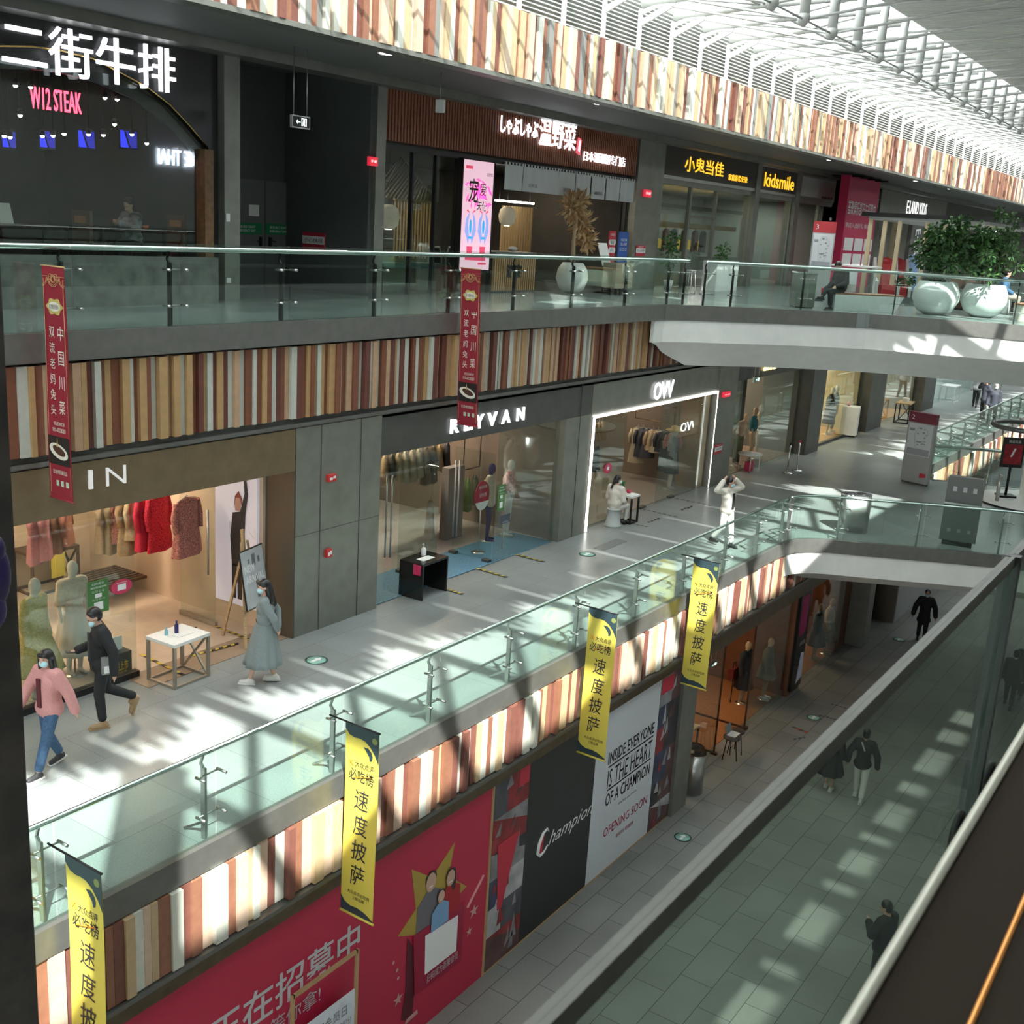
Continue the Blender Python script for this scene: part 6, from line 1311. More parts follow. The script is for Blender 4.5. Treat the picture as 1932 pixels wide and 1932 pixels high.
m.prism([V((p.x, y, p.z)) for p in o], (0, .004, 0)); m.build('gold_star', mat('gold_star', (.50, .36, .07), .4, .3), e)
def disc(m, p, rx, rz, yy): m.prism([(p.x + rx * math.cos(a * .3927), yy, p.z + rz * math.sin(a * .3927)) for a in range(16)], (0, .003, 0))
pf = mat('print_skin', (.60, .38, .28), .5); ph = mat('print_hair', (.03, .02, .02), .5)
def pposter(px, py, s, shirt, hair_long, nm):
    y = YH - .006 - {'man': 0, 'woman': .012, 'boy': .024}[nm]; c = H(px, py); m = MB(); disc(m, c, .105 * s, .14 * s, y - .012); m.build('printed_face', pf, e)
    m = MB(); disc(m, c + V((0, 0, .06 * s)), .12 * s, .11 * s, y - .009)
    if hair_long: disc(m, c + V((.09 * s, 0, -.06 * s)), .06 * s, .2 * s, y - .008)
    m.build('printed_hair', ph, e); m = MB(); b = c - V((0, 0, .12 * s)); m.prism([(b.x - .28 * s, y - .007, b.z - .55 * s), (b.x + .28 * s, y - .007, b.z - .55 * s), (b.x + .27 * s, y - .007, b.z - .12 * s), (b.x + .08 * s, y - .007, b.z), (b.x - .08 * s, y - .007, b.z), (b.x - .27 * s, y - .007, b.z - .14 * s)], (0, .003, 0)); m.build('printed_shirt', shirt, e)
    m = MB(); m.box(c.x - .04 * s, c.x + .04 * s, y - .014, y - .012, c.z - .075 * s, c.z - .055 * s); m.build('printed_smile', wprint, e)
pposter(812, 1664, 1.15, mat('print_grey_shirt', (.16, .15, .17), .6), False, 'man'); pposter(848, 1655, 1.0, mat('print_red_shirt', (.40, .02, .03), .6), True, 'woman'); pposter(829, 1690, .8, mat('print_blue_shirt', (.20, .36, .58), .6), False, 'boy')
m = MB(); a = [H(778, 1765), H(874, 1700), H(868, 1812), H(780, 1878)]; m.prism([V((p.x, y - .018, p.z)) for p in a][::-1], (0, .006, 0)); m.build('printed_box', mat('print_dark_red', (.34, .008, .045), .45), e)
m = MB(); a = [H(800, 1765), H(862, 1725), H(858, 1792), H(799, 1838)]; m.prism([V((p.x, y - .022, p.z)) for p in a][::-1], (0, .003, 0)); m.build('white_panel', wprint, e)
m = MB(); p = H(798, 1852); q = H(858, 1808); ww = q.x - p.x; textxz(m, '扫码成为荟聚会员', y - .054, p.x + .02, q.x, p.z - .02, p.z + .13); m.build('small_lettering', silver, e)
m = MB(); a = [H(768, 1770), H(782, 1790), H(780, 1880), H(776, 1925), H(756, 1925), H(764, 1870)]; m.prism([V((p.x, y - .003, p.z)) for p in a][::-1], (0, .003, 0)); m.build('printed_shadow_stroke', mat('print_maroon', (.10, .008, .02), .5), e)  # shadow drawn into the hoarding's print as a dark shape
m = MB(); p = H(775, 1918); m.prism([(p.x - .16, y - .008, p.z - .05), (p.x + .16, y - .008, p.z - .03), (p.x + .14, y - .008, p.z + .05), (p.x - .12, y - .008, p.z + .03)], (0, .003, 0)); p = H(911, 1650); q = H(880, 1712); m.bar(V((p.x, y - .008, p.z)), V((q.x, y - .008, q.z)), .003, .05, (0, 1, 0))
for px, py, s in ((893, 1718, .13), (884, 1757, .09), (750, 1885, .12)):
    c = H(px, py); m.prism([(c.x + (s if i % 2 == 0 else s * .4) * math.cos(i * .628 + .3), y - .008, c.z + (s if i % 2 == 0 else s * .4) * math.sin(i * .628 + .3)) for i in range(10)], (0, .003, 0))
for px, py in ((741, 1816), (748, 1830), (750, 1845)): disc(m, H(px, py), .03, .03, y - .008)
m.build('printed_sparkle', mat('print_pink', (.62, .34, .32), .5), e)
# framed notice standing in front of the red hoarding
e = empty('framed_notice', 'thin wooden frame with white members day card standing before the red hoarding', 'sign'); yf = 9.05; bt = MATS['pine_batten']
p = FY(555, 1835, yf); q = FY(676, 1792, yf); xl, xr, zt = p.x, q.x, q.z
for x in (xl, xr): MB().box(x - .025, x + .025, yf, yf + .04, Z1, zt).build('upright', bt, e)
MB().box(xl, xr, yf, yf + .04, zt - .05, zt).build('top_bar', bt, e); MB().box(xl, xr, yf, yf + .04, Z1 + .3, Z1 + .35).build('bottom_bar', bt, e)
MB().box(xl + .05, xr - .03, yf + .01, yf + .03, Z1 + .5, zt - .62).build('card', wht_h, e)
m = MB(); textxz(m, '周五会员日', yf + .005, xl + .3, xr - .2, zt - .93, zt - .76, 0, 0, .01); textxz(m, '会员优惠日 双倍积分', yf + .005, xl + .3, xr - .1, zt - 1.12, zt - 1.0); m.build('lettering', mat('grey_ink', (.2, .2, .22), .5), e)
# sportswear hoarding: collage, black, white, collage
e = empty('sport_hoarding', 'black and white sports shop hoarding with photo collages at both ends', 'hoarding')
MB().box(15.08, 17.42, YH, YH + .12, Z1 + .03, topz).build('black_panel', blk_h, e); MB().box(17.42, 20.02, YH, YH + .12, Z1 + .03, topz).build('white_panel', wht_h, e)
MB().box(14.02, 21.0, YH - .01, YH + .13, Z1, Z1 + .03).build('base_batten', bt, e); MB().box(14.02, 21.0, YH - .02, YH + .13, topz, topz + .05).build('top_rail', bronze, e)
COLG = [mat('collage_%d' % i, c, .5, 0, .3, 3) for i, c in enumerate([(.04, .037, .045), (.24, .24, .25), (.26, .03, .035), (.08, .08, .095), (.42, .42, .43), (.11, .055, .055), (.05, .06, .11)])]
def collage(x0, x1, seed, nm, rows):
    m = MB(); r = random.Random(seed); z = Z1 + .03
    m.box(x0, x1, YH, YH + .12, Z1 + .03, topz)
    zs = [Z1 + .03 + (topz - Z1 - .03) * t for t in rows]
    for a, b in zip(zs[:-1], zs[1:]):
        s = r.uniform(.35, .65); k = x0 + (x1 - x0) * s; i, j = r.sample(range(7), 2)
        if r.random() < .6: m.box(x0 + .01, k, y, YH, a, b, i); m.box(k, x1 - .01, y, YH, a, b, j)
        else: m.prism([(x0 + .01, y, a), (x1 - .01, y, a), (x1 - .01, y, (a + b) / 2), (x0 + .01, y, b)], (0, .005, 0), i); m.prism([(x0 + .01, y, b), (x1 - .01, y, (a + b) / 2), (x1 - .01, y, b)], (0, .005, 0), j)
        for q in range(3):
            xx = r.uniform(x0 + .08, x1 - .3); zz = a + (b - a) * r.uniform(.1, .6); m.prism([(xx, y - .004, zz), (xx + r.uniform(.1, .22), y - .004, zz + r.uniform(-.05, .1)), (xx + r.uniform(.05, .2), y - .004, zz + r.uniform(.2, .45))], (0, .003, 0), r.choice([1, 2, 4, 5]))
    return m.build(nm, COLG, e)
o1 = collage(14.02, 15.08, 5, 'photo_collage', [0, .18, .33, .48, .62, .8, 1]); o2 = collage(20.02, 21.0, 12, 'photo_collage', [0, .16, .30, .5, .66, .8, 1])
m = MB(); m.prism([(14.3, y - .008, -11.4), (14.42, y - .008, -11.4), (14.85, y - .008, -10.1), (14.2, y - .008, -10.1)], (0, .003, 0)); m.box(14.75, 15.06, y - .006, y - .003, -9.25, -8.9); m.box(20.05, 20.6, y - .006, y - .003, -9.3, -8.95); m.build('red_cutout', red, e)
m = MB(); p = H(1010, 1612); q = H(1118, 1522); zb = -10.97
textxz(m, 'hampion', y, p.x + .42, q.x + .02, zb + .0, zb + .36, 0, 0, .0, .45)
m.tube([(p.x + .40 * 1, y, zb + .40), (p.x + .34, y, zb + .48), (p.x + .2, y, zb + .44), (p.x + .09, y, zb + .28), (p.x + .06, y, zb + .10), (p.x + .14, y, zb + .02), (p.x + .28, y, zb + .04), (p.x + .40, y, zb + .12)], [.012, .02, .03, .038, .038, .032, .022, .012], 6); m.build('script_lettering', wprint, e)
m = MB(); m.prism([(p.x + .10, y - .002, zb + .10), (p.x + .20, y - .002, zb + .04), (p.x + .24, y - .002, zb + .2), (p.x + .26, y - .002, zb + .40), (p.x + .16, y - .002, zb + .32)], (0, .003, 0)); m.build('red_mark', red, e)
m = MB()
def trow(s, a, b, hh, b_=.02): p, q = H(*a), H(*b); textxz(m, s, y, p.x, q.x, (p.z + q.z) / 2 - hh / 2, (p.z + q.z) / 2 + hh / 2, 0, 0, b_)
trow('INSIDE EVERYONE', (1148, 1430), (1234, 1374), .26, .015); trow('IS THE HEART', (1146, 1468), (1229, 1414), .40, .0); trow('OF A CHAMPION', (1142, 1508), (1225, 1452), .28, .015)
for a, b in (((1148, 1445), (1232, 1390)), ((1145, 1490), (1227, 1432))): p, q = H(*a), H(*b); z = (p.z + q.z) / 2; m.box(p.x, q.x, y - .003, y, z - .015, z + .015)
trow('We help you find it', (1166, 1516), (1200, 1492), .07, 0); m.build('slogan', bprint, e)
m = MB(); trow('OPENING SOON', (1138, 1572), (1220, 1508), .20, .0); trow('即将开业 敬请期待', (1162, 1576), (1194, 1552), .09, 0); m.build('opening_notice', mat('crimson_ink', (.40, .01, .05), .5), e)
# pillar and brown fashion shop
m = MB(); m.box(21.0, 21.75, 9.2, 10.4, Z1, -8.6); m.box(34.9, 35.5, 9.3, 10.6, Z1, -8.6); struct(m.build('wall_north.018', panel))
brown = mat('brown_shop_wall', (.15, .062, .032), .5, 0, .12, 4); owood = mat('orange_wood', (.34, .145, .055), .35, 0, .3, 10, stretch=(1, 6, 1))
shopbox(21.75, 34.9, 9.95, 15, Z1, -8.75, brown, owood, brown, 175, (1, .72, .45), 4)
struct(MB().box(21.75, 34.9, 9.6, 9.95, -9.15, -8.6).build('wall_north.019', panel))
for a_, b_, c_, d_ in ((29.3, 30.25, 9.72, 14), (33.9, 34.9, 9.9, 10.4), (27.2, 29.3, 12.6, 12.8)): struct(MB().box(a_, b_, c_, d_, Z1, -8.75).build('wall_pier', brown))
for a, b in ((21.8, 24.55), (26.5, 29.25), (30.35, 33.85)): struct(MB().box(a, b, 9.78, 9.795, Z1 + .03, -9.15).build('window_18', shop_glass))
bm = mat('brown_metal', (.10, .06, .04), .4, .5)
m = MB(); m.box(24.5, 24.6, 9.7, 9.85, Z1, Z1 + .06); m.box(24.55, 24.57, 9.76, 9.8, Z1, -9.15); m.box(26.45, 26.48, 9.76, 9.8, Z1, -9.15); m.box(26.4, 26.55, 9.7, 9.86, Z1, Z1 + .07); m.box(26.46, 26.50, 9.8, 12.4, Z1 + .014, Z1 + .06); m.box(24.55, 24.6, 9.8, 12, Z1 + .014, Z1 + .06); struct(m.build('trim_15', bm))
m = MB(); p = FY(1398, 1180, 9.57); q = FY(1432, 1160, 9.57); w = q.x - p.x; m.box(p.x, p.x + w * .3, 9.56, 9.59, -8.98, -8.8); m.box(p.x + w * .33, p.x + w * .42, 9.56, 9.59, -8.98, -8.85); m.box(p.x + w * .62, p.x + w * .72, 9.56, 9.59, -8.98, -8.72); m.box(p.x - .1, q.x + .25, 9.56, 9.59, -9.08, -9.03)
tag(m.build('shop_sign', lit), 'small glowing white sign on the ground floor shop fascia, past the second yellow banner', 'sign')
e = empty('screen_poster', 'tall dark advertising screen with magenta curtain and small capitals on the brown pier', 'screen'); xs0, xs1 = 29.38, 30.18
MB().box(xs0, xs1, 9.64, 9.72, Z1 + .15, -9.45).build('case', black, e); m = MB()
for i in range(6): m.box(xs0 + .12 + i * .09, xs0 + .18 + i * .09, 9.635, 9.64, -10.75 + .05 * (i % 3), -9.55)
m.build('curtain_picture', mat('screen_crimson', (.34, .02, .11), .5, emit=.04), e); m = MB(); textxz(m, 'NEW TASTING', 9.632, xs0 + .28, xs1 - .1, -11.05, -10.93); m.build('lettering', wprint, e)
m = MB(); m.prism([(xs0 + .35, 9.635, Z1 + .3), (xs0 + .8, 9.635, Z1 + .4), (xs0 + .75, 9.635, Z1 + 1.15), (xs0 + .5, 9.635, Z1 + 1.2)], (0, .004, 0)); m.build('figure_picture', mat('screen_greyblue', (.28, .30, .36), .5, emit=.1), e)
dk = mat('dark_navy_coat', (.03, .032, .038), .85); gs = mat('grey_green_dress', (.20, .20, .16), .85, 0, .1, 30); blk2 = mat('cream_jacket', (.52, .40, .27), .85)
W = dict(skin_m=manq2)
mannequin('wood-headed mannequin in dark coat by the doorway of the brown shop', FZ(1398, 1326, Z1 + .014), -1.7, manq2, top=(dk, .8, .03), skirt=(dk, 1.0, .45, .17, .26, 7))
mannequin('wood-headed mannequin in grey-green shirt dress with hand on hip', FZ(1440, 1318, Z1 + .014), -1.5, manq2, pose=dict(eL=(-.1, .38, 1.14), wL=(.02, .22, .98)), top=(gs, .75, .035), skirt=(gs, 1.0, .62, .18, .30, 9), shoes=(white, white))
mannequin('dark dressed mannequin beside the one in a cream jacket in the far window', FZ(1535, 1243, Z1 + .014), -1.6, manq2, top=(mat('slate_coat', (.09, .10, .11), .85), .8, .03), skirt=(mat('slate_coat', (.09, .10, .11)), 1.0, .45, .17, .28, 8))
mannequin('mannequin in cream jacket and patterned skirt in the far window of the brown shop', FZ(1556, 1232, Z1 + .014), -1.4, manq2, top=(blk2, .95, .03), skirt=(mat('patterned_skirt', (.24, .17, .10), .85, 0, .5, 30), 1.0, .45, .16, .28, 9))
e = empty('handbag', 'dark red and black handbag on a slim stand by the dark-coated mannequin', 'bag'); c = FZ(1378, 1325, Z1 + .014); MB().box(c.x - .22, c.x + .22, c.y - .08, c.y + .08, c.z + .75, c.z + 1.05).build('bag_body', mat('bag_oxblood', (.14, .02, .02), .4), e); MB().tube([(c.x - .1, c.y, c.z + 1.05), (c.x - .08, c.y, c.z + 1.2), (c.x + .08, c.y, c.z + 1.2), (c.x + .1, c.y, c.z + 1.05)], .012, 6).build('handle', black, e); MB().tube([(c.x, c.y, c.z), (c.x, c.y, c.z + .75)], .015, 6).build('stand_pole', blackm, e)
c = FZ(1308, 1412, Z1 + .014); frametable(V((23.6, 10.5, Z1 + .014)), 1.3, .8, .78, mat('pale_table', (.55, .45, .34), .5), bm, 'pale wooden table with a pink tray behind the glass near the grey pillar', 0, braces=False)
tag(MB().box(23.5, 24.0, 10.3, 10.6, Z1 + .794, Z1 + .84).build('tray', mat('pink_tray', (.48, .22, .19), .5)), 'pink tray on the pale wooden table', 'tray')
m = FZ(1300, 1285, Z1); e = empty('display_shelf', 'low brown display unit deep inside the brown shop', 'shelf'); MB().box(24.9, 26.3, 12.9, 13.5, Z1 + .014, Z1 + .5).build('body', brown, e); MB().box(24.85, 26.35, 12.85, 13.55, Z1 + .5, Z1 + .55).build('top_board', bm, e)
for i, (px, py, hh) in enumerate(((1358, 1408, .58), (1374, 1425, .52))):
    c = V((25.0 - i * .42, 9.42 - i * .05, Z1)); e = empty('round_stool', ['dark round stool closer to the shop glass under the laptop', 'dark round stool further from the glass under the laptop'][i], 'stool', 'dark stools with the laptop'); MB().lathe(c, [(.20, .56), (.21, .57), (.21, .60), (0, .60)], 22).build('seat', mat('dark_stool', (.05, .035, .03), .45), e)
    for a in range(3): q = V((math.cos(a * 2.09 + .4), math.sin(a * 2.09 + .4), 0)); MB().tube([c + q * .12 + V((0, 0, .57)), c + q * .2], .013, 6).build('leg', blackm, e)
e = empty('laptop', 'silver grey laptop open on the dark round stools', 'laptop'); c = V((24.72, 9.40, Z1 + .60)); MB().box(c.x - .16, c.x + .16, c.y - .12, c.y + .10, c.z, c.z + .015).build('keyboard', white, e); m = MB(); m.prism([(c.x - .16, c.y + .10, c.z + .015), (c.x + .16, c.y + .10, c.z + .015), (c.x + .16, c.y + .16, c.z + .23), (c.x - .16, c.y + .16, c.z + .23)], (0, .01, 0)); m.build('lid', mat('laptop_grey', (.20, .23, .23), .4), e)
exitsign(1338, 1246, 1352, 1260, 9.2, -8.6, 'white framed green exit sign hung on wires beside the last yellow banner', mats=mat('exit_green', (.0, .12, .06)))
# end of the passage: service door, brown and white walls
m = MB(); m.box(35.5, 38.1, 10.5, 10.7, Z1, -8.4, 0); m.box(38.0, 38.2, 9.85, 10.7, Z1, -8.4, 1); m.box(38.1, 38.25, 9.25, 9.9, Z1, -8.4, 2); m.box(38.2, 90, 9.24, 9.4, Z1, -8.4, 3); struct(m.build('wall_north.021', [panel_d, panel_d, mat('taupe_panel', (.20, .16, .13), .6), mat('pale_wall', (.42, .43, .45), .6)]))
a = FZ(1611, 1165, Z1); struct(MB().box(37.95, 38.0, 9.9, 10.5, Z1, Z1 + 2.9).build('door_6', mat('near_black_door', (.018, .022, .024), .5)))
bk2 = [black, mat('tape_red', (.4, .06, .04), .6)]
tape(1494, 1371, 1522, 1382, Z1, 'dark red and black floor tape nearest the laptop stools', bk2, .08, 4); tape(1520, 1391, 1498, 1395, Z1, 'faint black floor tape near the railing line on the ground floor', bk, .04, 5, True)
tape(1545, 1349, 1575, 1358, Z1, 'dashed black floor tape beside the round green floor sticker', bk, .06, 9, True); tape(1568, 1328, 1595, 1336, Z1, 'short dashed black floor tape further along the ground floor', bk, .06, 7, True)

# ================================================================ HANGING BANNERS
def yellow_banner(x, label):
    e = empty('yellow_banner', label, 'banner', 'yellow pizza banners'); y1, y0, zt, zb = 8.93, 8.37, -6.26, -8.95
    yel = mat('banner_yellow', (.60, .51, .08), .6); nv = mat('banner_navy', (.022, .045, .055), .5); gy = mat('banner_dot_green', (.18, .22, .06), .5)
    n = 10; m = MB(); X = lambda t: x + .012 * math.sin(t * 5)
    vs = []
    for i in range(n + 1): t = i / n; vs += [(X(t), y1, zt + (zb - zt) * t), (X(t), y0, zt + (zb - zt) * t)]
    f = [(2 * i, 2 * i + 2, 2 * i + 3, 2 * i + 1) for i in range(n)]
    m.add(vs, f); m.add([(a + .004, b, c) for a, b, c in vs], [q[::-1] for q in f]); m.build('cloth', yel, e)
    def P(u, v, k=1): t = v; return V((X(t) - .003 * k, y1 + (y0 - y1) * u, zt + (zb - zt) * v))
    m = MB(); cur = [(0, .03), (.12, .055), (.28, .062), (.42, .058), (.58, .062), (.74, .082), (.88, .115), (1, .16)]
    m.prism([P(u, v) for u, v in cur] + [P(1, 0), P(0, 0)], (-.001, 0, 0)); m.build('top_wave', nv, e); m = MB()
    m.prism([P(.55, .095), P(.68, .092), P(.78, .108), (P(.82, .13)), P(.80, .152), P(.74, .158), P(.72, .135), P(.64, .115)], (-.001, 0, 0)); m.build('drop_mark', nv, e); m = MB()
    cur2 = [(0, .915), (.12, .945), (.3, .958), (.5, .955), (.72, .962), (.9, .978), (1, .99)]
    m.prism([P(u, v) for u, v in cur2][::-1] + [P(0, .995), P(1, .995)], (-.001, 0, 0)); m.build('bottom_wave', nv, e)
    m = MB(); c = P(.88, .045, 2); m.prism([c + V((0, .045 * math.cos(i * .524), .045 * math.sin(i * .524))) for i in range(12)], (-.001, 0, 0)); m.build('green_dot', gy, e)
    R_, U_ = V((0, -1, 0)), ZU; W_ = y1 - y0; Hh = zt - zb
    def T(m, s, u0, u1, v0, v1, b=0, sh=0): o = P(u0, v1, 1.6); text(m, s, o, R_, U_, W_ * (u1 - u0), Hh * (v1 - v0), 0, 0, b, sh)
    m = MB(); T(m, '大众点评', .30, .86, .178, .212, .005); T(m, '必吃榜', .12, .86, .222, .285, .005); T(m, '速', .30, .74, .32, .43, .0, .1)
    T(m, '度', .30, .74, .455, .565, .0, .1); T(m, '披', .28, .74, .59, .70, .0, .1); T(m, '萨', .28, .72, .725, .835, .0, .1); T(m, '大众点评必吃榜', .20, .88, .868, .890); T(m, '上榜品牌', .36, .72, .896, .916); m.build('lettering', mat('banner_ink', (.02, .022, .03), .5), e)
    m = MB(); m.bar(P(.24, .272, 3), P(.80, .238, 3), .002, .016, (1, 0, 0)); c = P(.20, .195, 3); m.bar(c + V((0, .03, -.03)), c + V((0, -.02, .04)), .002, .012, (1, 0, 0)); m.bar(c + V((0, -.035, -.03)), c + V((0, .03, .03)), .002, .012, (1, 0, 0)); m.build('orange_stroke', mat('orange_ink', (.75, .22, .02), .5), e)
    m = MB(); m.tube([(x, y1 + .28, zt + .01), (x, y0 - .015, zt + .01)], .012, 8); m.build('top_rod', blackm, e); m = MB(); m.tube([(X(1), y1 + .01, zb - .012), (X(1), y0 - .015, zb - .012)], .016, 8); m.build('bottom_rod', yel, e)
for x, l in ((5.91, 'yellow pizza banner cut by the bottom edge, next to the black pillar'), (9.96, 'yellow pizza banner hanging over the long red hoarding'), (16.06, 'yellow pizza banner between the black and white sports hoarding panels'), (20.2, 'yellow pizza banner in front of the striped band near the exit sign')): yellow_banner(x, l)
def red_banner(x, label, dx=0.0):
    e = empty('red_banner', label, 'banner', 'red rabbit-head banners'); y1, y0, zt, zb = 12.89, 12.44, -.845, -3.80; n = 10
    rd = mat('banner_red', (.26, .016, .03), .6); gd = mat('banner_gold', (.50, .33, .14), .5); ivory = mat('banner_ivory', (.72, .68, .58), .5)
    X = lambda t: x + dx * t + .012 * math.sin(t * 6)
    m = MB(); vs = []
    for i in range(n + 1): t = i / n; vs += [(X(t), y1, zt + (zb - zt) * t), (X(t), y0 - .03 * t, zt + (zb - zt) * t)]
    f = [(2 * i, 2 * i + 2, 2 * i + 3, 2 * i + 1) for i in range(n)]; m.add(vs, f); m.add([(a + .004, b, c) for a, b, c in vs], [q[::-1] for q in f]); m.build('cloth', rd, e)
    def P(u, v, k=1): return V((X(v) - .003 * k, y1 + (y0 - .03 * v - y1) * u, zt + (zb - zt) * v))
    def ring(m, u, v, r, k=2, a0=0, a1=6.2832, w=.004): c = P(u, v, k); q = [c + V((0, r * math.cos(a0 + (a1 - a0) * i / 14), r * math.sin(a0 + (a1 - a0) * i / 14))) for i in range(15)]; m.tube(q, w, 4)
    m = MB()
    for u in (.0, .5, 1.0):
        for r in (.11, .09): ring(m, u, .045, r, 2, (3.3 if u == .5 else 3.14 if u == 0 else 4.71), (6.12 if u == .5 else 4.71 if u == 0 else 6.28))
    for r in (.05, .035): ring(m, .5, .05, r)
    for u in (.38, .62): ring(m, u, .042, .035)
    m.tube([P(0, .04, 2), P(1, .04, 2)], .003, 4); m.tube([P(.06, .05, 2), P(.06, .975, 2), P(.94, .975, 2), P(.94, .05, 2)], .0035, 4); m.build('gold_pattern', gd, e)
    m = MB(); c = P(.5, .165, 2); pl = [c + V((0, (.155 + .02 * math.cos(6 * a)) * math.cos(a), (.10 + .015 * math.cos(6 * a)) * math.sin(a))) for a in [i * .2618 for i in range(24)]]; m.prism(pl, (-.001, 0, 0)); m.build('emblem_rim', mat('emblem_gold', (.50, .42, .12), .5), e)
    m = MB(); pl = [c + V((-.003, .12 * math.cos(a), .06 * math.sin(a))) for a in [i * .2618 for i in range(24)]]; m.prism(pl, (-.001, 0, 0)); m.build('emblem_plate', ivory, e)
    R_, U_ = V((0, -1, 0)), ZU; W_ = y1 - y0; Hh = zt - zb
    def T(m, s, u0, u1, v0, v1, k=1.6, b=0): text(m, s, P(u0, v1, k), R_, U_, W_ * (u1 - u0), Hh * (v1 - v0), 0, 0, b)
    m = MB(); T(m, '双流老妈兔头', .28, .72, .155, .175, 5); m.build('emblem_lettering', bprint, e)
    m = MB()
    for i, s in enumerate('双流老妈兔头'): T(m, s, .20, .44, .25 + i * .0665, .295 + i * .0665)
    for i, s in enumerate('中国川菜'): T(m, s, .58, .84, .245 + i * .105, .305 + i * .105)
    T(m, '3层北区扶梯口旁', .30, .80, .655, .672); T(m, '010-60228283', .25, .84, .682, .70); T(m, '四川眉州餐饮集团出品', .20, .84, .868, .888); m.build('lettering', ivory, e)
    m = MB(); m.prism([P(.04, .72, 1.2), P(.04, .845, 1.2), P(.96, .845, 1.2), P(.96, .72, 1.2)], (-.001, 0, 0)); m.build('dark_photo', mat('photo_black', (.02, .017, .015), .5), e)
    m = MB(); c = P(.5, .785, 3); m.prism([c + V((0, .19 * math.cos(i * .2618), .095 * math.sin(i * .2618) - .04 * math.cos(i * .2618) * -1)) for i in range(24)], (-.001, 0, 0)); m.build('dish', ivory, e)
    m = MB(); m.prism([c + V((-.003, .13 * math.cos(i * .2618) - .01, .055 * math.sin(i * .2618) + .035 * math.cos(i * .2618) + .01)) for i in range(24)], (-.001, 0, 0)); m.build('dish_food', mat('dark_food', (.07, .03, .02), .5), e)
    m = MB(); m.prism([P(.42, .765, 5), P(.50, .765, 5), P(.47, .725, 5)], (-.001, 0, 0)); m.build('garnish', gd, e)
    m = MB(); [m.prism([P(u, .915, 2), P(u + .12, .915, 2), P(u + .12, .94, 2), P(u, .94, 2)], (-.001, 0, 0)) for u in (.32, .52, .74)]; m.build('partner_marks', mat('mark_pale', (.45, .55, .42), .5), e)
    MB().tube([(x, y1 + .02, zt + .005), (x, y0 - .02, zt + .005)], .01, 6).build('top_rod', gd, e); MB().tube([(X(1), y1 + .01, zb), (X(1), y0 - .05, zb)], .012, 6).build('bottom_rod', rd, e)
red_banner(8.55, 'red upright banner with ivory brush characters over the bronze-fronted shop'); red_banner(17.24, 'red upright banner below the pink screen poster, crossing the glowing capitals', .12)
# ================================================================ PEOPLE
denim = mat('blue_denim', (.045, .10, .19), .8, 0, .2, 30); pink = mat('pink_fleece', (.58, .27, .26), .95, 0, .08, 60, bump=.2); blk = mat('black_cloth', (.014, .015, .017), .8); blk_t = mat('black_trousers', (.016, .018, .02), .8)
whiteshoe = mat('white_shoe', (.65, .64, .60), .6); tanb = mat('tan_boot', (.36, .24, .13), .7); greyd = mat('grey_dress', (.20, .235, .24), .85, 0, .06, 40); creamj = mat('cream_jacket_cloth', (.66, .62, .54), .8); whitet = mat('white_trousers', (.68, .66, .62), .8); charcoal = mat('charcoal_cloth', (.05, .05, .052), .85)
def yawto(dx, dy): return math.atan2(dy, dx)
walkL = dict(kL=(.16, .09, .50), aL=(.26, .09, .12), kR=(-.02, -.09, .50), aR=(-.27, -.09, .14), hL=(.02, .085, .90), hR=(0, -.085, .90))
# woman in the pink jacket, striding towards the camera side
p = dict(walkL); p.update(aL=(.30, .08, .09), aR=(-.22, -.09, .12), wL=(-.12, .33, .92), eL=(-.08, .27, 1.14), eR=(.06, -.30, 1.15), wR=(.16, -.36, .93), face=(.97, .22, -.05), tR=(.9, -.1, -.25))
o = figure('person', 'woman in pink jacket, blue jeans and mask walking beside the man in black', 'person', V((7.78, 11.95, Z2)), yawto(-1, -.12), p, top=(pink, .80, .035), bottom=denim, shoes=(mat('black_sneaker', (.03, .03, .032), .6), whiteshoe), hair=('front', hairm), mask=True, hgt=1.62, sleeve=1.08, collar=mat('dark_red_knit', (.10, .015, .02), .8))
# man in black looking at his phone
p = dict(kL=(.06, .09, .50), aL=(.02, .09, .085), kR=(-.08, -.09, .50), aR=(-.48, -.09, .30), tR=(.35, 0, -1), hR=(-.01, -.085, .91), hed=(.07, 0, 1.57), face=(.80, .0, -.60), eR=(-.02, -.23, 1.13), wR=(.26, -.16, 1.08), eL=(-.10, .26, 1.14), wL=(-.10, .28, .86), nek=(.02, 0, 1.46))
pm_ = V((8.98, 12.55, Z2)); o = figure('person', 'man in black jacket and tan boots reading a phone, wearing a mask', 'person', pm_, yawto(-.98, .42), p, top=(blk, .80, .025), bottom=blk_t, shoes=(tanb, tanb), hair=('short', hairm), mask=True, hgt=1.74, collar=charcoal)
MB().obox((.36, -.13, 1.10), (.07, .0, .01), (0, .035, .0), (-.002, 0, .006)).build('phone', mat('phone_dark', (.03, .03, .035), .2)); ph = bpy.data.objects['phone']; tag(ph, 'dark phone held by the man in black', 'phone'); ph.location = pm_; ph.rotation_euler.z = yawto(-.98, .42)
sb = MB(); sb.obox((-.02, .24, .98), (.07, .0, 0), (0, .03, 0), (0, 0, .12)); sb = sb.build('shoulder_bag', mat('clear_grey_bag', (.25, .25, .25), .3)); tag(sb, 'small grey shoulder bag at the hip of the man in black', 'bag'); sb.location = pm_; sb.rotation_euler.z = yawto(-.98, .42)
MB().obox((-.02, .272, .93), (.045, 0, 0), (0, .003, 0), (0, 0, .05)).build('white_label', wprint, sb); MB().tube([(-.02, .24, 1.1), (.05, .19, 1.3), (.06, .05, 1.44), (0, -.13, 1.46)], .006, 6).build('strap', black, sb)
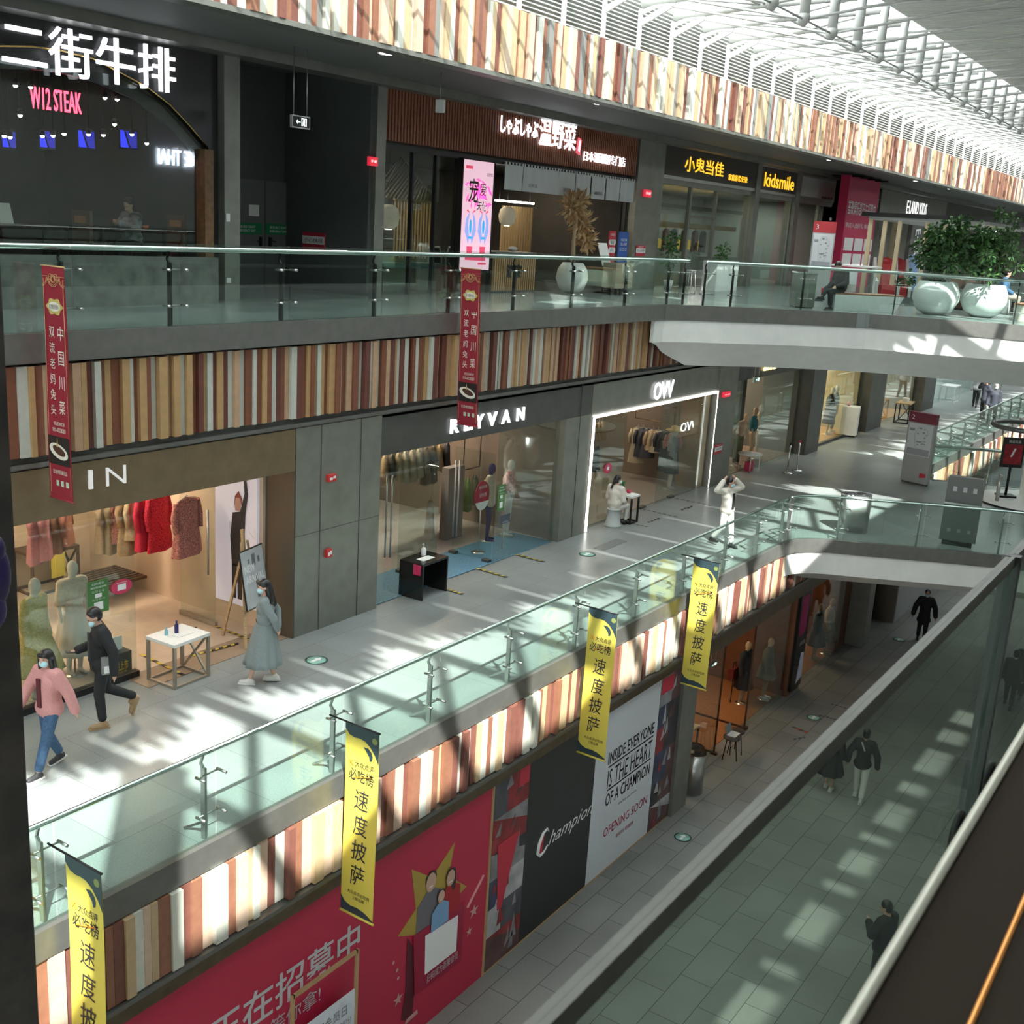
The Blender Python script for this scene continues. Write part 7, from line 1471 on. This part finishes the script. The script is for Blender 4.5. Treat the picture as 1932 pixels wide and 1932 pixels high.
tag(sb, 'small grey shoulder bag at the hip of the man in black', 'bag')
# woman in the grey dress
p = dict(kL=(.12, .08, .50), aL=(.22, .08, .09), aR=(-.14, -.09, .10), eL=(-.16, .22, 1.15), wL=(-.20, .08, .93), eR=(-.16, -.22, 1.15), wR=(-.20, -.06, .93), face=(.93, .36, -.08))
o = figure('person', 'woman with long black hair in a grey belted dress facing the arrivals board', 'person', V((11.5, 12.0, Z2)), yawto(-.62, .78), p, top=(greyd, .98, .012), skirt=(greyd, 1.06, .33, .135, .31, 11), shoes=(whiteshoe, whiteshoe), hair=('long', hairm), mask=True, hgt=1.66, sleeve=.95)
m = MB(); m.tube([(.14 * math.cos(i * .5236), .145 * math.sin(i * .5236), 1.06) for i in range(12)], .012, 6, closed=True); m.build('belt', black, o)
# woman in white holding her hair
p = dict(walkL); p.update(eL=(.06, .40, 1.45), wL=(.0, .16, 1.67), eR=(-.04, -.42, 1.43), wR=(-.06, -.15, 1.66), face=(.9, .3, -.1), aL=(.16, .09, .085), aR=(-.3, -.09, .16), kL=(.10, .09, .5))
o = figure('person', 'woman in white jacket and trousers with both hands on her head', 'person', V((24.35, 10.05, Z2)), yawto(-.25, -.95), p, top=(creamj, .82, .03), bottom=whitet, shoes=(black, black), hair=('short', hairm), mask=True, hgt=1.66, collar=blk, sleeve=.85)
# seated woman in cream
seatp = dict(pel=(0, 0, .52), che=(.02, 0, .86), nek=(.05, 0, 1.05), hed=(.08, 0, 1.18), sL=(.03, .165, .99), sR=(.03, -.165, .99), eL=(.04, .23, .72), eR=(.04, -.23, .72), wL=(.26, .14, .62), wR=(.26, -.14, .62), hL=(.06, .09, .50), hR=(.06, -.09, .50), kL=(.46, .10, .49), kR=(.46, -.10, .49), aL=(.40, .10, .085), aR=(.42, -.10, .085))
p = dict(seatp); p.update(face=(.85, -.5, -.05))
figure('person', 'woman in cream suit and mask sitting on the grey step stool', 'person', V((23.98, 12.86, Z2)), yawto(1, -.05), p, top=(creamj, .50, .025), bottom=whitet, shoes=(black, black), hair=('pony', hairm), mask=True, hgt=1.66)
# diner behind the restaurant glass
p = dict(seatp); p.update(face=(.8, 0, -.6), wL=(.34, .06, .86), wR=(.34, -.06, .86), eL=(.12, .24, .76), eR=(.12, -.24, .76))
c = FY(252, 420, 17.75); figure('person', 'customer in black and white jacket sitting behind the steak restaurant glass', 'person', V((c.x, 17.78, Z3 + .432)), yawto(-1, -.1), p, top=(mat('black_white_jacket', (.20, .24, .25), .8, 0, 1.0, 6), .5, .03), bottom=blk_t, hair=('short', hairm), shoes=(black, black), hgt=1.7)
sx = c.x; e = empty('dining_chair', 'dark chair under the seated restaurant customer', 'chair'); MB().box(sx - .22, sx + .22, 17.56, 18.0, Z3 + .78, Z3 + .84).build('seat', dtop, e); MB().box(sx - .5, sx - .3, 17.6, 17.96, Z3 + .38, Z3 + .43).build('foot_rest', blackm, e)
for a in (-.19, .19):
    for b in (17.6, 17.96): MB().box(sx + a - .02, sx + a + .02, b - .02, b + .02, Z3 + .012, Z3 + .78).build('leg', blackm, e)
# person on the bench of the upper bridge
p = dict(seatp); p.update(kR=(.44, -.05, .56), aR=(.66, .02, .34), face=(.7, .4, -.55), hed=(.16, 0, 1.14), tR=(1, 0, .1))
pb = V((29.98, 9.55, Z3)); figure('person', 'dark-clad person with crossed legs sitting on the white bench of the upper bridge', 'person', pb, yawto(-.5, .86), p, top=(blk, .5, .03), bottom=blk_t, shoes=(black, black), hair=('short', hairm), hgt=1.7, vox=.018)
e = empty('white_bench', 'tapered white bench with wooden seat on the upper bridge', 'bench'); a = FZ(1600, 590, Z3) + V((.5, .55, 0)); b = FZ(1705, 594, Z3) + V((.55, .4, 0)); d = (b - a).normalized(); nn = V((-d.y, d.x, 0)); nn = nn if nn.x > 0 else -nn
q = [a, b, b + nn * .55, a + nn * .55]; t = [a - d * .02, b + d * .22, b + d * .22 + nn * .62, a - d * .02 + nn * .62]; m = MB(); m.hexa([v for v in q] + [v - nn * .03 + V((0, 0, .42)) for v in t]); m.build('body', white, e); m = MB(); m.hexa([v - nn * .03 + V((0, 0, .42)) for v in t] + [v - nn * .03 + V((0, 0, .46)) for v in t]); m.build('seat_board', mat('teak', (.30, .13, .06), .5), e)
bc = a.lerp(b, .28); MB().obox(bc + nn * .2 + V((0, 0, .60)), d * .15, nn * .05, (0, 0, .10)).build('handbag', mat('white_bag', (.6, .58, .55), .5)); hb = bpy.data.objects['handbag.001'] if 'handbag.001' in bpy.data.objects else bpy.data.objects['handbag']; tag(hb, 'white handbag on the bench beside the dark-clad seated person', 'bag')
dirb = math.atan2((a - b).y, (a - b).x)
prs = bpy.data.objects[[o.name for o in SC.objects if o.get('label', '').startswith('dark-clad person with crossed')][0]]; prs.location = a + d * .25 + nn * .22; prs.rotation_euler.z = dirb + .25; prs.scale = (1, 1, 1)
# ground floor walkers
p = dict(walkL); p.update(aL=(.14, .09, .085), kL=(.10, .09, .5), aR=(-.16, -.09, .11), eL=(-.05, .29, 1.13), eR=(-.05, -.29, 1.13), wL=(-.02, .33, .88), wR=(-.02, -.33, .88))
figure('person', 'man in long dark coat and mask walking towards us on the ground floor', 'person', V((36.9, 8.0, Z1)), yawto(-1, -.25), p, top=(blk, .62, .045), bottom=blk_t, shoes=(black, black), hair=('short', hairm), mask=True, hgt=1.78)
p = dict(walkL); p.update(aR=(-.12, -.09, .09), aL=(.2, .09, .1), kL=(.14, .09, .5), wL=(.0, .32, .90), wR=(-.02, -.32, .90), eL=(-.04, .30, 1.14), eR=(-.04, -.30, 1.14))
c = FZ(1617, 1510, Z1); figure('person', 'man in black sweater and white trousers walking away on the ground floor', 'person', c, yawto(1, .12), p, top=(blk, .80, .03), bottom=whitet, shoes=(whiteshoe, whiteshoe), hair=('short', hairm), hgt=1.78)
m = MB(); m.bar((-.155, .06, 1.46), (-.165, -.03, 1.27), .03, .01, (1, 0, 0)); m.build('bag_strap', mat('pale_strap', (.5, .47, .42), .6), [o for o in SC.objects if o.get('label', '').startswith('man in black sweater')][0])
c = FZ(1562, 1488, Z1); figure('person', 'woman in dark long skirt walking beside the man in white trousers', 'person', c, yawto(1, .05), dict(walkL, aL=(.08, .08, .085), kL=(.05, .08, .5), aR=(-.1, -.08, .09)), top=(blk, .8, .035), skirt=(blk, 1.0, .42, .18, .32, 9), shoes=(whiteshoe, whiteshoe), hair=('long', hairm), hgt=1.64)
p = dict(eL=(.06, .28, 1.16), wL=(.26, .10, 1.22), eR=(.04, -.26, 1.14), wR=(.2, -.12, 1.1), face=(.85, .3, -.45), hed=(.05, 0, 1.57))
c = FZ(1652, 1872, Z1); figure('person', 'dark-clad man standing with bent head, half hidden by the near bronze rail', 'person', c, yawto(.35, .94), p, top=(blk, .78, .035), bottom=blk_t, shoes=(black, black), hair=('short', hairm), hgt=1.76)
for (px, py, l, dx) in ((1900, 1335, 'person in dark coat seen dimly through the outer glass panel', .1), (1922, 1318, 'second dim person beyond the glass seam, closest to the frame edge', -.1)):
    figure('person', l, 'person', FZ(px, py, Z1), yawto(1, dx), walkL, top=(charcoal, .7, .035), bottom=blk_t, shoes=(black, black), hair=('short', hairm), hgt=1.72, vox=.022)
# far figures on the gallery
figure('person', 'grey-haired man in dark suit and white mask by the far gallery railing', 'person', FZ(1868, 803, Z2), yawto(-1, -.3), walkL, top=(mat('navy_suit', (.03, .035, .05), .8), .72, .03), bottom=blk_t, hair=('short', mat('grey_hair', (.4, .4, .4), .6)), mask=True, shoes=(black, black), vox=.025, hgt=1.78)
figure('person', 'dark-haired person raising a hand to the forehead beside the grey-haired man', 'person', FZ(1852, 790, Z2), yawto(-.8, .6), dict(eR=(.15, -.26, 1.32), wR=(.16, -.1, 1.56)), top=(mat('navy_suit', (.03, .035, .05)), .72, .03), bottom=blk_t, hair=('short', hairm), shoes=(black, black), vox=.025, hgt=1.75)
figure('person', 'person in pale grey top and dark trousers walking away further along the gallery', 'person', FZ(1838, 769, Z2), yawto(1, .1), walkL, top=(mat('pale_grey_top', (.45, .46, .46), .8), .85, .03), bottom=blk_t, hair=('short', hairm), shoes=(black, black), vox=.025)

# ================================================================ UPPER BRIDGE FURNITURE
def planter(px, py, off, label, seed, R=.62):
    c = FZ(px, py, Z3) + V((.45, .25, 0)); e = empty('round_planter', label, 'planter', 'white round planters on the upper bridge')
    m = MB(); m.lathe(c, [(.25, 0), (.47, .12), (R, .42), (R * .98, .62), (.50, .88), (.44, .90), (.44, .84), (0, .84)], 36); m.build('pot', mat('gloss_white', (.72, .75, .73), .15), e)
    e = empty('bushy_tree', 'dense leafy tree growing in the ' + label.split(' planter')[0] + ' planter', 'tree', 'trees in the round planters'); r = random.Random(seed)
    m = MB()
    for i in range(4): a = i * 1.57 + seed; b = V((c.x + .08 * math.cos(a), c.y + .08 * math.sin(a), c.z + .8)); t = V((c.x + .35 * math.cos(a), c.y + .35 * math.sin(a), c.z + 1.9)); m.tube([b, b.lerp(t, .5) + V((0, 0, .15)), t], [.035, .025, .015], 6)
    m.build('trunk', mat('branch_brown', (.10, .07, .045), .8), e)
    m = MB(); cc = c + V((off, 0, 1.72)); clumps = [cc + V((r.gauss(0, .36), r.gauss(0, .36), r.gauss(0, .34))) for _ in range(60)]
    for q in clumps:
        for i in range(52):
            d = V((r.gauss(0, 1), r.gauss(0, 1), r.gauss(.1, .8))).normalized(); b = q + d * r.uniform(.02, .2); l = r.uniform(.10, .17); t = d.cross(V((r.random(), r.random(), r.random() + .1))).normalized() * l * .32
            m.face([b, b + d * l * .5 + t, b + d * l - V((0, 0, l * .25)), b + d * l * .5 - t], r.choice([0, 0, 1]))
    m.build('foliage', [mat('tree_leaf', (.03, .085, .025), .4), mat('tree_leaf_light', (.07, .16, .04), .4)], e)
planter(1770, 596, .1, 'first round white planter next to the bench', 3); planter(1862, 601, .05, 'second round white planter further along the bridge rail', 8)
e = empty('white_bench', 'pale low bench block at the frame edge past the second planter', 'bench'); c = FZ(1925, 607, Z3) + V((.6, -.1, 0)); MB().box(c.x - .4, c.x + .8, c.y - .9, c.y + .35, Z3, Z3 + .42).build('body', mat('pale_stone', (.55, .54, .46), .6), e); MB().box(c.x - .42, c.x + .82, c.y - .92, c.y + .37, Z3 + .42, Z3 + .46).build('seat_board', MATS['teak'], e)
# steel perforated bin
c = FZ(1524, 582, Z3) + V((.3, .3, 0)); e = empty('litter_bin', 'square ribbed steel bin on the upper bridge below the map stand', 'bin', None, V((c.x, c.y, Z3)), .55)
MB().box(-.38, .38, -.25, .25, .03, .90).build('body', panel, e); m = MB(); [m.box(-.38 + i * .038, -.38 + i * .038 + .02, -.262, -.25, .06, .86) for i in range(20)]; m.build('rib', steel, e); MB().box(-.40, .40, -.27, .27, .90, .94).build('lid', chrome, e); MB().box(-.36, .36, -.23, .23, 0, .03).build('foot', blackm, e)
# pavilion with slim wooden posts, dark roof, two red massage chairs
e = empty('pavilion', 'open pavilion with pale wooden posts and thin dark roof behind the bench', 'pavilion'); x0, x1, y0, y1 = 40.2, 49, 8.6, 12.6; zt = FX(1700, 411, 40.2).z
MB().box(x0 - .2, x1 + .2, y0 - .2, y1 + .2, zt, zt + .14).build('roof', blackm, e); MB().box(x0, x1, y0, y1, zt - .10, zt).build('ceiling_board', white, e)
for x, y in [(x0, y1 - .1), (x0, 12.0), (x0, 11.5), (x0 + .05, 10.6), (x0 + .05, 10.0), (x0, y0), (x1, y0), (x1, y1 - .1), (43, y1 - .1)]: MB().box(x - .05, x + .05, y - .07, y + .07, Z3, zt - .1).build('post', mat('pale_ash', (.55, .45, .29), .5), e)
m = MB(); m.box(x0 + .3, x0 + .34, 11.9, 12.5, Z3 + 1.0, Z3 + 1.04)
for i, (px, l) in enumerate(((1668, 'red and white massage chair under the pavilion, nearer the map stand'), (1690, 'second red massage chair under the pavilion'))):
    c = FX(px, 560, 40.2 + i * 1.1); c.z = Z3; e = empty('massage_chair', l, 'chair', 'massage chairs', c, 3.6); rl = mat('red_leather', (.42, .02, .025), .35)
    MB().box(-.35, .35, -.28, .28, .12, .45).build('seat', rl, e); m = MB(); m.prism([(-.42, -.27, .4), (-.25, -.27, .4), (-.50, -.27, 1.3), (-.68, -.27, 1.25)], (0, .54, 0)); m.build('backrest', rl, e); m = MB(); m.ball((-.58, 0, 1.2), (.14, .26, .17)); m.build('headrest', rl, e)
    for s in (-.36, .36): m = MB(); m.prism([(-.5, s - .05, .05), (.4, s - .05, .05), (.42, s - .05, .55), (-.2, s - .05, .70), (-.68, s - .05, 1.35), (-.75, s - .05, 1.2)], (0, .1, 0)); m.build('side_shell', mat('gloss_shell', (.62, .61, .60), .2), e)
    MB().box(.35, .6, -.22, .22, .05, .42).build('leg_rest', rl, e)
e = empty('counter_table', 'white topped high table beside the pavilion, behind the seated person', 'table'); c = FX(1600, 520, 37.5); MB().box(37.2, 38.1, c.y - .9, c.y + .5, Z3 + 1.02, Z3 + 1.07).build('tabletop', white, e)
for y in (c.y - .85, c.y + .45): MB().box(37.6, 37.66, y - .03, y + .03, Z3, Z3 + 1.02).build('leg', white, e)
# seated customers behind the planters
p = dict(seatp)
c = FX(1890, 560, 36.3); figure('person', 'person in blue denim jacket sitting behind the second round planter', 'person', V((c.x, c.y, Z3)), yawto(.2, -1), p, top=(denim, .5, .03), bottom=mat('tan_tr', (.3, .25, .2), .8), hair=('short', hairm), shoes=(black, black), vox=.022)
m = MB(); tag(MB().box(c.x - .25, c.x + .25, c.y - .25, c.y + .25, Z3, Z3 + .42).build('cafe_stool', white), 'plain white block seat under the person in denim', 'seat')
e = empty('armchair', 'brown rounded armchair seen between the two planters', 'chair'); c = FX(1830, 540, 37.5); c.z = Z3; MB().lathe(c, [(.4, 0), (.45, .4), (.1, .42)], 20).build('seat', mat('brown_leather', (.16, .075, .045), .45), e); m = MB(); m.tube([c + V((.42 * math.cos(a), .42 * math.sin(a), .75)) for a in [i * .35 - 1.6 for i in range(10)]], .2, 8); m.build('backrest', MATS['brown_leather'], e)
# ================================================================ lift the scene so the ground floor is z = 0, and give every thing an origin at its base
bpy.context.view_layer.update()
for o in list(SC.objects):
    if o.parent is None and o.type not in ('CAMERA',) and o is not sun:
        if o.type in ('MESH', 'EMPTY') and o.location.length < 1e-6 and (o.type == 'MESH' or o.children) and o.get('kind') != 'structure':
            ms = [q for q in ([o] + list(o.children_recursive)) if q.type == 'MESH']
            if ms and all(q.data.users == 1 and q.location.length < 1e-6 for q in ms):
                co = [v.co for q in ms for v in q.data.vertices]
                if co:
                    b0 = V(((min(c.x for c in co) + max(c.x for c in co)) / 2, (min(c.y for c in co) + max(c.y for c in co)) / 2, min(c.z for c in co)))
                    for q in ms: q.data.transform(Matrix.Translation(-b0))
                    o.location = b0
        o.location.z += EYE
bpy.context.view_layer.update()
